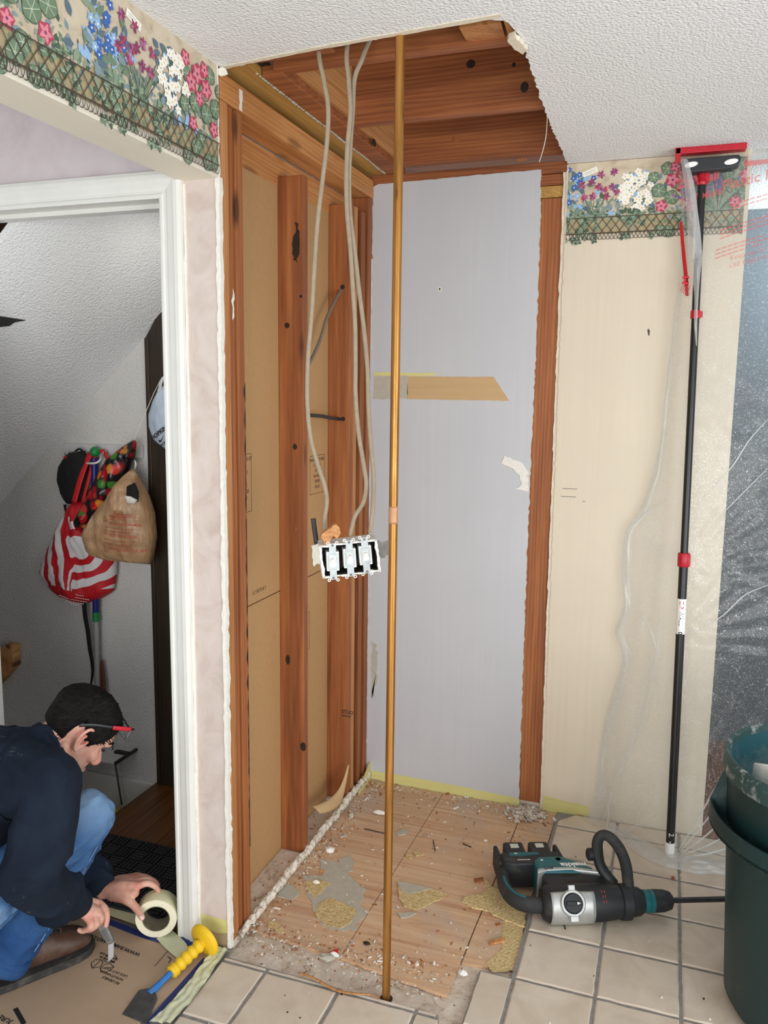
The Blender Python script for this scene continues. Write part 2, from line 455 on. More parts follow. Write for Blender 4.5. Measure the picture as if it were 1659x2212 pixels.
for i in range(len(TX)-1):
    for k in range(len(TY)-1):
        x0, x1, y1, y0 = TX[i]+GAP, TX[i+1]-GAP, TY[k]-GAP, TY[k+1]+GAP
        p = [(x0, y0), (x1, y0), (x1, y1), (x0, y1)]
        if y0 > -0.02: continue
        p = clip(p, 0, -1, 0.008) if y1 > 0 else p
        if x0 < 0.0: p = clip(p, 1, 0, 0.004)
        if x1 < 0.0 or not p: continue
        if y0 > -1.30 and x1 < 0.82:                      # inside the pulled-up closet floor
            if x0 < 0.60 < x1 + 0.01 and y1 < -0.99: 
                tile(clip(p, 1, 0, 0.715))
            if y1 > -1.30 and y0 < -1.20:
                q = clip(p, 0, -1, 1.199)
                if len(q) > 2: tile(clip(q, -1, 0, -0.64))
            continue
        if x0 < 0.66 < x1 and y0 < -1.3:
            tile(clip(p, -1, 0, -0.650)); tile(clip(p, 1, 0, 0.708)); continue
        if 0.80 < x0 < 0.90 and y1 > -0.13: p = clip(p, 1, -0.9, 0.79+0.9*0.10)
        tile(p)
gb = MB()
gb.prism([(0.802, 0.0), (0.802, -0.99), (0.712, -0.99), (0.708, -3.6), (3.0, -3.6), (3.0, 0.6), (1.30, 0.6), (1.30, 0.0)], XY(0), -0.022, -0.0035, 1)
gb.prism([(0.0, -1.190), (0.648, -1.197), (0.648, -3.6), (0.0, -3.6)], XY(0), -0.022, -0.0035, 1)
gb.prism([(-1.4, YD), (0.0, YD), (0.0, -3.6), (-1.4, -3.6)], XY(0), -0.022, -0.0035, 1)
tl.v_off = len(tl.v)
tl.add(gb.v, gb.f, 1)
struct(ob('floor', tl, ['tile', 'grout']), 'beige ceramic tile floor with grey grout')
# mortar bed and plywood where the closet floor was pulled up
mb = MB()
def bed(u, v):
    x = -0.09 + u*0.90; y = -1.30 + v*1.32
    return (x, y, -0.021 + 0.006*noise.noise((x*9, y*9, 0.3)) + 0.0025*noise.noise((x*40, y*40, 1)))
mb.grid(bed, 70, 90)
struct(ob('floor_mortar_bed', mb, 'mortar', smooth=True), 'dusty mortar bed around the exposed plywood')
mb = MB(); mb.prism([(0.64, -1.29), (0.72, -1.29), (0.72, -3.6), (0.64, -3.6)], XY(0), -0.03, -0.018)
struct(ob('floor_gap', mb, 'mortar'))
pl = MB()
s1t = (0.3368, -0.0939, -0.008); s1b = (0.3149, -1.025, -0.008)
xs = s1b[0]
pl.prism([(-0.004, -0.004)] + jag([(-0.004, -1.045), (xs-0.001, -1.075)], 0.0015, 0.03, 6) + [(xs-0.001, -1.07), (s1t[0]-0.001, -0.004)], XY(0), -0.018, -0.008)
pl.prism([(s1t[0]+0.0015, -0.004)] + [(xs+0.0015, -1.07)] + jag([(xs+0.0015, -1.073), (0.648, -1.112)], 0.0015, 0.03, 7) + [(0.652, -0.82), (0.664, -0.33), (0.668, -0.004)], XY(0), -0.018, -0.008)
pl.prism([(0.671, -0.004), (0.668, -0.33), (0.656, -0.82), (0.655, -0.97), (0.79, -0.95), (0.80, -0.004)], XY(0), -0.019, -0.0095)
struct(ob('floor_plywood', pl, 'plywood'), 'bare plywood subfloor littered with dust inside the old closet')

# ---- back wall: painted board, bare stud slot, papered board
gw = MB()
right = jag([(0.6486, 0.0, -0.03)[::2], (0.6436, 0.0, 0.648)[::2], (0.6423, 0.0, 1.1061)[::2], (0.6418, 0.0, 1.3017)[::2], (0.6454, 0.0, 1.7841)[::2], (0.6435, 0.0, 2.213)[::2], (0.6399, 0.0, 2.4275)[::2]], 0.0016, 0.014, 8)
top = jag([(0.6399, 0.0, 2.4275)[::2], (0.352, 0.0, 2.4239)[::2], (0.0017, 0.0, 2.4179)[::2]], 0.001, 0.02, 9)
left = jag([(-0.002, 2.41), (-0.005, 1.4), (-0.003, 0.9), (-0.006, 0.4), (-0.006, 0.0)], 0.0014, 0.02, 10)
gw.prism([(-0.006, 0.0)] + right + top[1:-1] + left[:-1], XZ(0.0), 0, 0.0127, 0, 1)
wall = struct(ob('wall_back', gw, ['grey_wallboard', 'gypsum_edge']), 'pale grey painted wallboard at the back of the old closet')
def scrap(parent, name, pts, mk, y=-0.0008, t=0.0008, j=0.0015, seed=0, step=0.012, label=None):
    m_ = MB(); m_.prism(jag(pts, j, step, seed, True) if j else pts, XZ(y), 0, t); return ob(name, m_, mk, parent, label=label)
P = lambda *l: [q[::2] for q in l]
scrap(wall, 'yellow_paper_band', P((0.0174, 0.0, 0.035),(0.2194, 0.0, 0.0349),(0.4179, 0.0, 0.0315),(0.6504, 0.0, 0.0219),(0.6506, 0.0, -0.0336),(0.4198, 0.0, -0.039),(0.2209, 0.0, -0.041),(0.014, 0.0, -0.0284)), 'yellow_paper', j=0.0012, seed=11, label='yellow bare paper along the foot of the grey board')
scrap(wall, 'torn_paper_band', P((0.0136, 0.0, 0.0009),(0.118, 0.0, -0.0078),(0.2809, 0.0, -0.0198),(0.4388, 0.0, -0.0213),(0.5538, 0.0, -0.012),(0.6462, 0.0, -0.0165),(0.6489, 0.0, -0.0379),(0.4202, 0.0, -0.0532),(0.221, 0.0, -0.0493),(0.012, -0.0, -0.0414)), 'rough_tan', y=-0.0014, j=0.002, seed=12, label='brown torn paper under the yellow band')
scrap(wall, 'tan_patch', P((0.1492, 0.0, 1.6916),(0.4905, 0.0, 1.6919),(0.5535, 0.0, 1.6027),(0.1507, 0.0, 1.6036)), 'tan_paper_light', j=0.0006, seed=13, label='bare tan patch where a shelf was glued')
scrap(wall, 'smeared_patch', P((0.0103, 0.0, 1.6962),(0.1492, 0.0, 1.6916),(0.1507, 0.0, 1.6036),(0.0075, 0.0, 1.6015)), 'felt_grey', j=0.002, seed=14)
scrap(wall, 'yellow_line', P((0.0102, 0.0, 1.7071),(0.2986, 0.0, 1.7048),(0.2433, 0.0, 1.6939),(0.0103, 0.0, 1.6926)), 'yellow_paper', y=-0.0012, j=0.0015, seed=15)
scrap(wall, 'torn_paint_flake', P((0.5431, 0.0, 1.3962),(0.6111, 0.0, 1.3707),(0.6388, 0.0, 1.3332),(0.6239, 0.0, 1.3114),(0.5767, 0.0, 1.3481),(0.5316, 0.0, 1.3675)), 'joint_white', j=0.002, seed=16, y=-0.0025, t=0.002)
scrap(wall, 'torn_paint_flake', P((0.602, 0.0, 1.3316),(0.6359, 0.0, 1.319),(0.6398, 0.0, 1.2627),(0.5866, 0.0, 1.2706),(0.614, 0.0, 1.2933)), 'joint_white', j=0.002, seed=17, y=-0.002, t=0.0015)
scrap(wall, 'screw_hole', P((0.2635, 0.0, 2.0247),(0.278, 0.0, 2.0277),(0.2802, 0.0, 2.014),(0.2674, 0.0, 2.0126)), 'joint_white', j=0.0008, step=0.004, seed=18)
scrap(wall, 'screw_hole', P((0.269, 0.0, 2.0229),(0.2744, 0.0, 2.0244),(0.2764, 0.0, 2.0175),(0.271, 0.0, 2.0159)), 'dark_wood', j=0, y=-0.0014)
scrap(wall, 'torn_paper_band', P((0.011, 0.0, 0.6034),(0.0377, 0.0, 0.5925),(0.0376, 0.0, 0.4363),(0.0159, 0.0, 0.3523)), 'felt_grey', j=0.003, seed=19)

cw = MB()
cl = jag([(0.7455, 0.0, -0.0509)[::2], (0.7401, 0.0, 0.5664)[::2], (0.7363, 0.0, 1.201)[::2], (0.7334, 0.0, 1.7838)[::2], (0.7328, 0.0, 2.1765)[::2], (0.731, 0.0, 2.4366)[::2]], 0.0012, 0.014, 20)
cw.prism([(1.335, 0.0), (1.335, H)] + cl[::-1], XZ(0.0), 0, 0.0127, 0, 1)
cw.prism([(1.320, 0.0), (1.335, 0.0), (1.335, H), (1.320, H)], XZ(0.0), 0.0127, 0.115, 0)
wr = struct(ob('wall_back_right', cw, ['cream_wallpaper', 'gypsum_edge']), 'cream papered wall right of the bare stud')
# cut board edge showing beside the stud
ce = MB(); e1 = [(x+0.0005, z) for x, z in cl]; e0 = jag([(x-0.012, z) for x, z in (cl[0], cl[len(cl)//3], cl[2*len(cl)//3], cl[-1])], 0.001, 0.02, 21)
ce.prism(e1 + e0[::-1], XZ(0.0045), 0, 0.008)
ob('cut_board_edge', ce, 'gypsum_edge', wr)
scrap(wr, 'yellow_paper_band', P((0.7449, 0.0, 0.055),(0.8284, 0.0, 0.0471),(0.9194, 0.0, 0.0409),(0.9165, 0.0, -0.0099),(0.831, 0.0, -0.0108),(0.744, 0.0, -0.0118)), 'yellow_paper', j=0.0006, seed=22)
scrap(wr, 'torn_paper_band', P((0.7438, 0.0, -0.0079),(0.822, 0.0, -0.0125),(0.9163, 0.0, -0.006),(0.9004, 0.0, -0.044),(0.8236, 0.0, -0.0474),(0.7434, 0.0, -0.0434)), 'rough_tan', j=0.002, seed=23, y=-0.0014)
scrap(wr, 'torn_paper_band', P((0.8343, 0.0, -0.0043),(0.9054, 0.0, -0.0004),(0.8899, 0.0, -0.0481),(0.8361, 0.0, -0.045)), 'tan_paper', j=0.002, seed=24, y=-0.002)
for k, (u0, v0, u1) in enumerate(((1215, 1055, 1247), (1212, 1073, 1245), (1145, 1062, 1200))): pass
pen = MB()
for a, b in (((0.7654, 0.0, 1.2815), (0.8197, 0.0, 1.2808)), ((0.7616, 0.0, 1.2516), (0.816, 0.0, 1.251)), ((0.8403, 0.0, 1.2367), (0.8505, 0.0, 1.2356))):
    pen.box(a[0], b[0], -0.0006, 0.0, a[2]-0.0008, a[2]+0.0008)
ob('pencil_mark', pen, 'dark_wood', wr)
scrap(wr, 'gouge', P((1.0366, 0.0, 1.8598),(1.041, 0.0, 1.8645),(1.0453, 0.0, 1.8437),(1.041, 0.0, 1.8373)), 'dark_wood', j=0.001, step=0.004, seed=25)

# ---- back-of-board on the left of the closet
lw = MB()
zs = 0.955
lw.prism([(-1.10, 0.0), (0.05, 0.0), (0.05, zs-0.002), (-1.10, zs-0.002)], YZ(-0.089), 0, -0.012)
lw.prism([(-1.10, zs+0.002), (0.05, zs+0.002), (0.05, 2.272), (-1.10, 2.272)], YZ(-0.089), 0, -0.012)
lw.box(-0.110, -0.1005, -1.10, 0.05, zs-0.01, zs+0.01, 1)
wl = struct(ob('wall_left', lw, ['tan_paper', 'gypsum_edge']), 'brown paper back of the plasterboard between the closet studs')
# ---- end wall beside the door, header with the wallpaper border
sw = MB()
wp_l, wp_r = -0.106, -0.006
sw.prism([(wp_l, 0.086), (wp_r, 0.086), (wp_r, 2.167), (wp_l, 2.167)], XZ(YD), 0, 0.0127, 0)
sw.prism([(-0.110, 0.0), (-0.001, 0.0), (-0.001, 0.089), (-0.110, 0.090)], XZ(YD+0.0008), 0, 0.0127, 1)
ws = struct(ob('wall_door_side', sw, ['pink_wallpaper', 'yellow_paper']), 'pink marbled wallpaper strip beside the door casing')
scrap(ws, 'torn_paper_band', [(-0.106, 0.0), (-0.002, 0.0), (-0.002, 0.045), (-0.05, 0.038), (-0.106, 0.05)], 'rough_tan', y=YD-0.0004, j=0.002, seed=31)
cb = MB()
for sx, yy0, yy1, sd in ((1, 0, 0, 32),):
    outer = jag([(0.003, 0.0), (0.002, 0.5), (0.0035, 1.0), (0.002, 1.6), (0.003, 2.17)], 0.0012, 0.016, sd)
    inner = jag([(-0.0095, 0.0), (-0.008, 0.4), (-0.0085, 0.9), (-0.0075, 1.5), (-0.0075, 2.17)], 0.0016, 0.018, sd+1)
    cb.prism(outer + inner[::-1], XZ(YD-0.003), 0, 0.017)
cb_o = ob('corner_bead', cb, 'joint_white', ws, label='ragged white corner bead at the edge of the strip')
hd = MB(); hd.box(-0.115, 0.0, -3.7, YD, 2.167, H)
hdo = struct(ob('wall_header', hd, 'header_cream'), 'cream header beam over the entry carrying a flowered wallpaper border')
# ragged torn end of the header
rg = MB(); rg.prism(jag([(-1.158, 2.165), (-1.149, 2.17), (-1.152, 2.28), (-1.150, 2.40), (-1.152, 2.44), (-1.16, 2.44)], 0.0015, 0.014, 35), YZ(-0.012), 0, 0.0125)
ob('torn_header_edge', rg, 'joint_white', hdo)
fl = MB(); fl.prism(jag([(-0.012, 2.437), (0.02, 2.432), (0.026, 2.418), (0.006, 2.415), (-0.01, 2.425)], 0.001, 0.01, 36), XZ(-1.15), 0, 0.004)
ob('torn_paper_flap', fl, 'joint_white', hdo)
dw = MB()
dw.prism([(-1.4, 2.194), (-0.115, 2.194), (-0.115, H), (-1.4, H)], XZ(YD), 0, 0.0127)
dw.prism([(-1.4, 0.0), (-0.992, 0.0), (-0.992, 2.194), (-1.4, 2.194)], XZ(YD), 0, 0.0127)
struct(ob('wall_door', dw, 'lilac_wallpaper'), 'lilac marbled wallpaper over the stairway door')
# ---- door casing and jambs
def casing_profile(wd):
    return [(0, 0), (0, 0.011), (0.004, 0.013), (0.010, 0.013), (0.013, 0.010), (0.020, 0.010), (0.026, 0.013), (0.044, 0.016), (0.047, 0.019), (0.058, 0.019), (wd, 0.015), (wd, 0)]
XI, XL, ZT = -0.173, -0.922, 2.126
cp = casing_profile(0.068)
dc = MB()
dc.prism(cp, lambda a, b, t: (XI+a, YD-b, 0.0 if t == 0 else ZT+a), 0, 1)
dc.prism(cp, lambda a, b, t: (XL-a, YD-b, 0.0 if t == 0 else ZT+a), 0, 1)
dc.prism(cp, lambda a, b, t: ((XL-a) if t == 0 else (XI+a), YD-b, ZT+a), 0, 1)
tr = struct(ob('trim_1', dc, 'white_trim', smooth=False), 'white moulded casing around the stairway door')
jm = MB()
jm.box(XI+0.002, XI+0.022, YD, -1.035, 0.0, ZT+0.02)
jm.box(XL-0.022, XL-0.002, YD, -1.035, 0.0, ZT+0.02)
jm.box(XL-0.002, XI+0.002, YD, -1.035, ZT+0.002, ZT+0.022)
jm.box(XL, XI, -1.105, -1.065, ZT-0.010, ZT+0.002)
jm.box(XI-0.010, XI+0.002, -1.105, -1.065, 0.0, ZT+0.002)
struct(ob('trim_2', jm, 'white_trim'), 'white door jamb and stop')
wb = MB(); wb.prism(jag([(-0.1045, 0.05), (-0.1045, 2.16), (-0.0985, 2.16), (-0.0985, 0.05)], 0.0007, 0.05, 37, True), XZ(YD-0.004), 0, 0.004)
ob('caulk_line', wb, 'joint_white', tr)

# ---- stairway behind the door
sf = MB()
def soff(x): return 1.894 + (x+0.74)*0.923
TW = 0.36                       # the soffit twists up a little towards the door
vs_ = [(x, y, soff(x)+TW*(YB-y)+d) for d in (0, 0.03) for y in (-1.04, YB+0.02) for x in (-2.1, -0.10)]
sf.add(vs_, [(0, 1, 3, 2), (4, 6, 7, 5), (0, 4, 5, 1), (2, 3, 7, 6), (0, 2, 6, 4), (1, 5, 7, 3)])
cso = struct(ob('ceiling_stairs', sf, 'popcorn'), 'sloping textured soffit under the upper stairs')
plain('cavity_dark', S(46, 46, 46), 0.9, var=0.2)
tr0 = MB(); tq = [(-1.02, -0.915, 1.8349), (-0.9901, -0.9093, 1.8629), (-0.9586, -0.8096, 1.856), (-0.978, -0.838, 1.848), (-0.9952, -0.8454, 1.8352), (-1.0178, -0.8834, 1.8279)]
tr0.add(tq+[(x, y, z-.002) for x, y, z in tq], [tuple(range(6)), tuple(range(11, 5, -1))]+[(k, (k+1) % 6, 6+(k+1) % 6, 6+k) for k in range(6)])
ob('torn_hole', tr0, 'cavity_dark', cso)
bw = MB(); bw.prism([(-2.1, -1.2), (-0.10, -1.2), (-0.10, 2.6), (-2.1, 2.6)], XZ(YB), 0, 0.02)
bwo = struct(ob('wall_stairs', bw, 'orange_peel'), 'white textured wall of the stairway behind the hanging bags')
sk = MB(); sk.box(-2.0, -0.806, YB-0.014, YB, -0.20, -0.008)
struct(ob('baseboard_stairs', sk, 'white_trim', bevel=0.003))
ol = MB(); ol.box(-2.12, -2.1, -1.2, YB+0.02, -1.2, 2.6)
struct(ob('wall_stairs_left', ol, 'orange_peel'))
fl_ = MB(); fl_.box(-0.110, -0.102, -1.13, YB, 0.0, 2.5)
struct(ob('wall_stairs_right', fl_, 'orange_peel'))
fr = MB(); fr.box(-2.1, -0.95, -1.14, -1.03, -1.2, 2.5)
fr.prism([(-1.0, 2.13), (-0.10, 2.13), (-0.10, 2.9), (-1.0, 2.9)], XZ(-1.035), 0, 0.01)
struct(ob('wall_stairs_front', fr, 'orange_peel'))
ld = MB()
xx = [-0.812, -0.705, -0.62, -0.535, -0.45, -0.365, -0.28, -0.195, -0.105]
for a, b in zip(xx[:-1], xx[1:]):
    ld.box(a+0.0008, b-0.0008, -1.16, YB, -0.022, -0.0005)
ld.box(-0.806, -0.790, -1.13, YB, -0.2, -0.02)
struct(ob('floor_landing', ld, 'floor_wood', bevel=0.001), 'brown plank landing behind the door')
st = MB(); st.box(-1.08, -0.806, -1.03, YB-0.014, -0.22, -0.195); st.box(-1.09, -1.07, -1.03, YB, -0.42, -0.195); st.box(-1.36, -1.09, -1.03, YB-0.014, -0.42, -0.395); st.box(-2.1, -0.8, -1.13, YB, -1.2, -1.18)
struct(ob('floor_stair_treads', st, 'floor_wood'), 'descending stair treads')
# dark door frame on the stairway wall
df = MB()
pf = [(-0.800, 0.0), (-0.705, 0.0), (-0.705, 1.94), (-0.745, 1.90), (-0.775, 1.853), (-0.800, 1.82)]
df.prism(pf, XZ(YB-0.018), 0, 0.018)
df.prism([(-0.79, 0), (-0.78, 0), (-0.78, 1.84), (-0.79, 1.83)], XZ(YB-0.022), 0, 0.004)
struct(ob('trim_3', df, 'dark_wood', bevel=0.002), 'dark stained door frame on the stairway wall')
dd = MB(); dd.box(-0.704, -0.12, YB-0.010, YB-0.002, 0.005, 2.03)
ddo = struct(ob('door_1', dd, 'dark_wood'), 'dark wooden door in the stairway')

# ---- room seen through the plastic
rw = MB(); rw.box(1.20, 3.6, 0.95, 1.0, 0, H)
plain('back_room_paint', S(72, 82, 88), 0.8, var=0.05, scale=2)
struct(ob('wall_back_room', rw, 'back_room_paint'))
rw = MB(); rw.box(1.22, 1.25, 0.115, 1.0, 0, H)
struct(ob('wall_back_room_left', rw, 'back_room_paint'))
rf = MB(); rf.box(1.2, 3.6, 0.0, 1.0, -0.03, -0.002)
wood('back_floor_wood', S(96, 56, 34), S(130, 80, 52), S(156, 104, 72), 'y', 0.0, 0.8, 0.35, 0.1)
struct(ob('floor_back_room', rf, 'back_floor_wood'))

# ================================================================ framing
def board(name, x0, x1, y0, y1, z0, z1, mk, label, cat, group=None, bev=0.0025):
    m_ = MB(); m_.box(x0, x1, y0, y1, z0, z1)
    return tag(ob(name, m_, mk, bevel=bev), label, cat, group)
SG = 'studs of the stripped closet walls'
board('wall_stud', -0.089, 0.0, -1.142, -1.107, 0.012, 2.364, 'stud_wood_pale', 'outer end stud tight against the white corner bead', 'stud', SG)
board('wall_stud', -0.089, -0.007, -1.102, -1.068, 0.012, 2.364, 'stud_wood', 'middle of the three end studs beside the corner bead', 'stud', SG)
e = board('wall_stud', -0.089, -0.002, -1.063, -1.026, 0.012, 2.364, 'stud_wood', 'inner end stud with black marks along its edge, before the brown board', 'stud', SG)
board('wall_stud', -0.089, 0.0, -0.644, -0.606, 0.012, 2.300, 'stud_wood', 'wide knotty stud standing alone left of the switch box', 'stud', SG)
s3 = board('wall_stud', -0.089, 0.0, -0.232, -0.196, 0.012, 2.300, 'stud_wood', 'stud behind the switch box with two drilled cable holes', 'stud', SG)
board('wall_stud', -0.089, -0.002, -0.194, -0.158, 0.012, 2.300, 'stud_wood_pale', 'stud doubled behind the drilled stud', 'stud', SG)
board('wall_stud', -0.089, -0.006, -0.105, -0.068, 0.012, 2.300, 'stud_wood', 'narrow stud near the inner corner, left of the grey board', 'stud', SG)
board('wall_stud', -0.089, -0.004, -0.040, -0.002, 0.012, 2.364, 'stud_wood', 'dark stud in the very corner against the grey board', 'stud', SG)
board('wall_stud', 0.634, 0.742, 0.0135, 0.0515, 0.012, 2.33, 'stud_wood', 'wide bare stud between the grey board and the cream wall', 'stud', SG)
board('blocking', 0.634, 0.742, 0.0130, 0.0510, 2.332, 2.372, 'yellow_board', 'short pale block on top of the bare stud beside the cream wall', 'block')
board('top_plate', -0.02, 0.742, 0.0130, 0.0510, 2.374, 2.412, 'joist_wood', 'dark plate across the top of the grey board', 'beam')
board('top_plate', -0.089, 0.742, 0.003, 0.051, 2.413, 2.452, 'joist_wood', 'upper dark plate under the last joist at the back wall', 'beam')
board('top_plate', -0.089, 0.001, -1.142, -0.003, 2.365, 2.431, 'plate_wood', 'long light brown plate on top of the left studs', 'beam')
board('bottom_plate', -0.089, 0.002, -1.142, -0.002, -0.012, 0.011, 'mortar', 'dusty plate under the left studs', 'beam')
board('bottom_plate', 0.60, 0.80, 0.0135, 0.0515, -0.02, 0.0115, 'mortar', 'dusty plate under the wide bare stud by the cream wall', 'beam')
board('nailer_board', -0.130, -0.088, -1.05, 0.0, 2.272, 2.362, 'plate_wood', 'pale board above the brown paper, behind the lone stud', 'board')
board('ceiling_board', -0.089, 0.058, -1.10, 0.01, 2.4535, 2.475, 'yellow_board', 'yellowish board over the light plate, crusted with plaster', 'board')
board('ceiling_board', 0.060, 0.122, -1.03, 0.02, 2.449, 2.475, 'joist_wood', 'brown strip beside the yellowish board, under the rim joist', 'board')
board('rim_joist', 0.098, 0.136, -1.02, 0.02, 2.476, 2.70, 'rim_wood', 'light knotty joist the dark joists butt against', 'joist')
JG = 'ceiling joists in the opening'
board('ceiling_joist', 0.10, 1.6, -1.045, -1.007, 2.455, 2.70, 'joist_wood', 'front joist just inside the torn ceiling edge', 'joist', JG)
board('ceiling_joist', 0.137, 1.6, -0.575, -0.537, 2.455, 2.70, 'joist_wood', 'middle joist with black knots near its right end', 'joist', JG)
board('ceiling_joist', 0.137, 1.6, -0.098, -0.060, 2.455, 2.70, 'joist_wood', 'back joist with a round knot, next to the back wall', 'joist', JG)
board('ceiling_board', -0.09, 0.30, -1.150, -1.100, 2.4535, 2.492, 'joist_wood', 'red brown board along the left of the torn front edge', 'board')
bb = MB(); bb.box(-0.09, 1.6, -1.32, -1.28, 2.4535, 2.70); struct(ob('ceiling_framing', bb, 'joist_wood'), 'joist above the plasterboard in front of the torn edge')
bb = MB(); bb.prism([(0.6192, -1.1268, 2.47)[:2], (0.7159, -1.1259, 2.47)[:2], (0.7085, -1.0152, 2.47)[:2], (0.6178, -1.0104, 2.47)[:2]], XY(2.462), 0, 0.03)
tag(ob('wood_block', bb, 'stud_wood_pale'), 'pinkish block at the far right corner of the ceiling opening', 'block')
bb = MB(); bb.prism([(0.7277, -1.1619, 2.456)[:2], (0.7541, -1.1536, 2.456)[:2], (0.7539, -1.0693, 2.456)[:2], (0.7225, -1.0687, 2.456)[:2]], XY(2.4545), 0, 0.02)
tag(ob('wood_block', bb, 'plate_wood'), 'small tan block in the cut corner of the ceiling, beside the pinkish block', 'block')
# broken board bits at the ceiling corner
bb = MB(); bb.prism(jag([(0.7286, -1.1086, 2.436)[:2], (0.7491, -1.1277, 2.436)[:2], (0.7645, -1.0444, 2.436)[:2], (0.7497, -1.0215, 2.436)[:2], (0.7356, -1.0534, 2.436)[:2]], 0.002, 0.01, 40, True), XY(2.428), 0, 0.011)
tag(ob('broken_wallboard', bb, 'gypsum_edge'), 'white chip of ceiling board hanging at the cut corner', 'chip')
ps = MB(); ps.tube(smooth_path([(0.733, -0.5068, 2.4399), (0.72, -0.4292, 2.4187), (0.71, -0.4093, 2.3844), (0.7, -0.4169, 2.3422)], 5), 0.0011, 6)
tag(ob('paint_string', ps, 'joint_white'), 'thin white shred dangling from the right edge of the ceiling opening', 'shred')
# plaster crust along the ceiling board and the remains of board at the floor line
cr = MB()
for k in range(60):
    y = -1.04 + k*0.0172 + random.uniform(-.004, .004)
    cr.ball((0.052 + 0.006*noise.noise((y*6, 0, 0)), y, 2.4525), random.uniform(0.005, 0.010), 8, 0, (0.8, 1.3, 0.35))
tag(ob('plaster_crust', cr, 'felt_grey', smooth=True), 'grey plaster squeezed along the yellowish ceiling board', 'plaster', None, 'stuff')
worn('ridge_plaster', S(228, 220, 204), S(150, 126, 100), 0.48, 0.66, 45, 0.9, 0, 200, 0.8)
rs = MB()
def ridge(u, v):
    y = -1.125 + v*1.12; a = u*2*pi
    hgt = 0.028 + 0.014*noise.noise((y*7, 3, 1)) + 0.013*noise.noise((y*36, 5, 1)) - 0.012*max(0, (-y-0.95))/0.2
    wd = 0.0115 + 0.006*noise.noise((y*17, 1, 9)) + .004*noise.noise((y*55, 3, 9))
    return (0.008 + wd*cos(a) + 0.003*noise.noise((y*12, 7, 2)), y, 0.006 + max(0.006, hgt)*(0.5+0.5*sin(a)) + 0.005*noise.noise((y*70, a*2, 0)))
rs.grid(ridge, 14, 320)
tag(ob('plaster_ridge', rs, 'ridge_plaster', smooth=35), 'crumbling white ridge of cut wallboard along the foot of the left studs', 'plaster')
yb_ = MB(); yb_.prism([(-0.14, -0.008), (0.0, -0.008), (0.0, 0.075), (-0.02, 0.070), (-0.14, 0.012)], YZ(0.012), 0, 0.003)
tag(ob('yellow_paper_scrap', yb_, 'yellow_paper'), 'yellow paper end of the white ridge at the inner corner', 'scrap')
# knots, holes and stamps on the studs
kb = MB(); p = (-0.0233, -0.644, 2.1082); kb.prism(jag([(p[0]-.006, p[2]+.05), (p[0]+.008, p[2]+.045), (p[0]+.012, p[2]-.02), (p[0]+.002, p[2]-.075), (p[0]-.012, p[2]-.03)], 0.004, 0.012, 44, True), XZ(-0.6448), 0, 0.0006)
for o in bpy.data.objects:
    if o.get('label', '').startswith('wide knotty stud'): kn = o
plain('knot_black', S(38, 22, 12), 0.7, var=0.5, scale=90)
ob('resin_stain', kb, 'knot_black', kn)
kb = MB()

KN = [((-0.0302, -0.644, 1.4474), .007, .010), ((-0.0016, -0.644, 0.4099), .010, .016), ((-0.0587, -0.644, 0.7159), .007, .018), ((-0.057, -0.644, 1.8385), .008, .009), ((-0.03, -0.644, 2.0445), .004, .004), ((-0.0075, -0.644, 1.9291), .005, .005)]
for p, ax, az in KN:
    kb = MB(); kb.prism([(p[0]+ax*cos(t*pi/8)*(1+.2*random.random()), p[2]+az*sin(t*pi/8)) for t in range(16)], XZ(-0.6445), 0, 0.0004); ob('knot', kb, 'knot_black', kn)
for o in list(bpy.data.objects):
    if o.get('label', '').startswith('stud behind the switch box'): s3 = o
    if o.get('label', '').startswith('inner end stud'): s0 = o
    if o.get('label', '').startswith('back joist'): jb = o
    if o.get('label', '').startswith('middle joist'): jm_ = o
    if o.get('label', '').startswith('light knotty joist'): rj = o
kb = MB()
for p in ((-0.0319, -0.232, 2.0085), (-0.0271, -0.232, 1.5278)):
    kb = MB(); kb.prism([(p[0]+.0085*cos(t*pi/8), p[2]+.0085*sin(t*pi/8)) for t in range(16)], XZ(-0.2328), 0, 0.0006); ob('drilled_hole', kb, 'knot_black', s3)
sm_a = jag([(-1.0262, 0.25), (-1.0262, 1.65)], 0, 0.02, 49)
sm_b = [(-1.0262-0.0105*max(0.03, noise.noise((k*.31, 2, 1))+.35), 0.25+k*0.012) for k in range(117)]
kb = MB(); kb.prism(sm_a + sm_b[::-1], YZ(-0.002), 0, 0.0005)
ob('scorch_mark', kb, 'knot_black', s0)
kb = MB()
for p, ax, az in (((0.3477, -0.098, 2.5286), .016, .012), ((0.5881, -0.098, 2.4395), .02, .005)):
    kb = MB(); kb.prism([(p[0]+ax*cos(t*pi/8), p[2]+az*sin(t*pi/8)) for t in range(16)], XZ(-0.0984), 0, 0.0004); ob('knot', kb, 'stud_wood', jb)
kb = MB()
for p, ax, az in (((0.6744, -0.575, 2.5111), .012, .015), ((0.5127, -0.575, 2.5919), .014, .012), ((0.6411, -0.575, 2.5752), .006, .006)):
    kb = MB(); kb.prism([(p[0]+ax*cos(t*pi/8), p[2]+az*sin(t*pi/8)) for t in range(16)], XZ(-0.5754), 0, 0.0004); ob('knot', kb, 'knot_black', jm_)
kb = MB()
p = (0.136, -0.371, 2.4585); kb.prism([(p[1]+.02*cos(t*pi/8), p[2]+.012*sin(t*pi/8)) for t in range(16)], YZ(0.1361), 0, 0.0004)
ob('knot', kb, 'knot_black', rj)
plain('stamp_ink', S(78, 58, 34), 0.8, var=0.25, scale=200)
plain('black_ink', S(30, 28, 28), 0.7, var=0.2, scale=200)
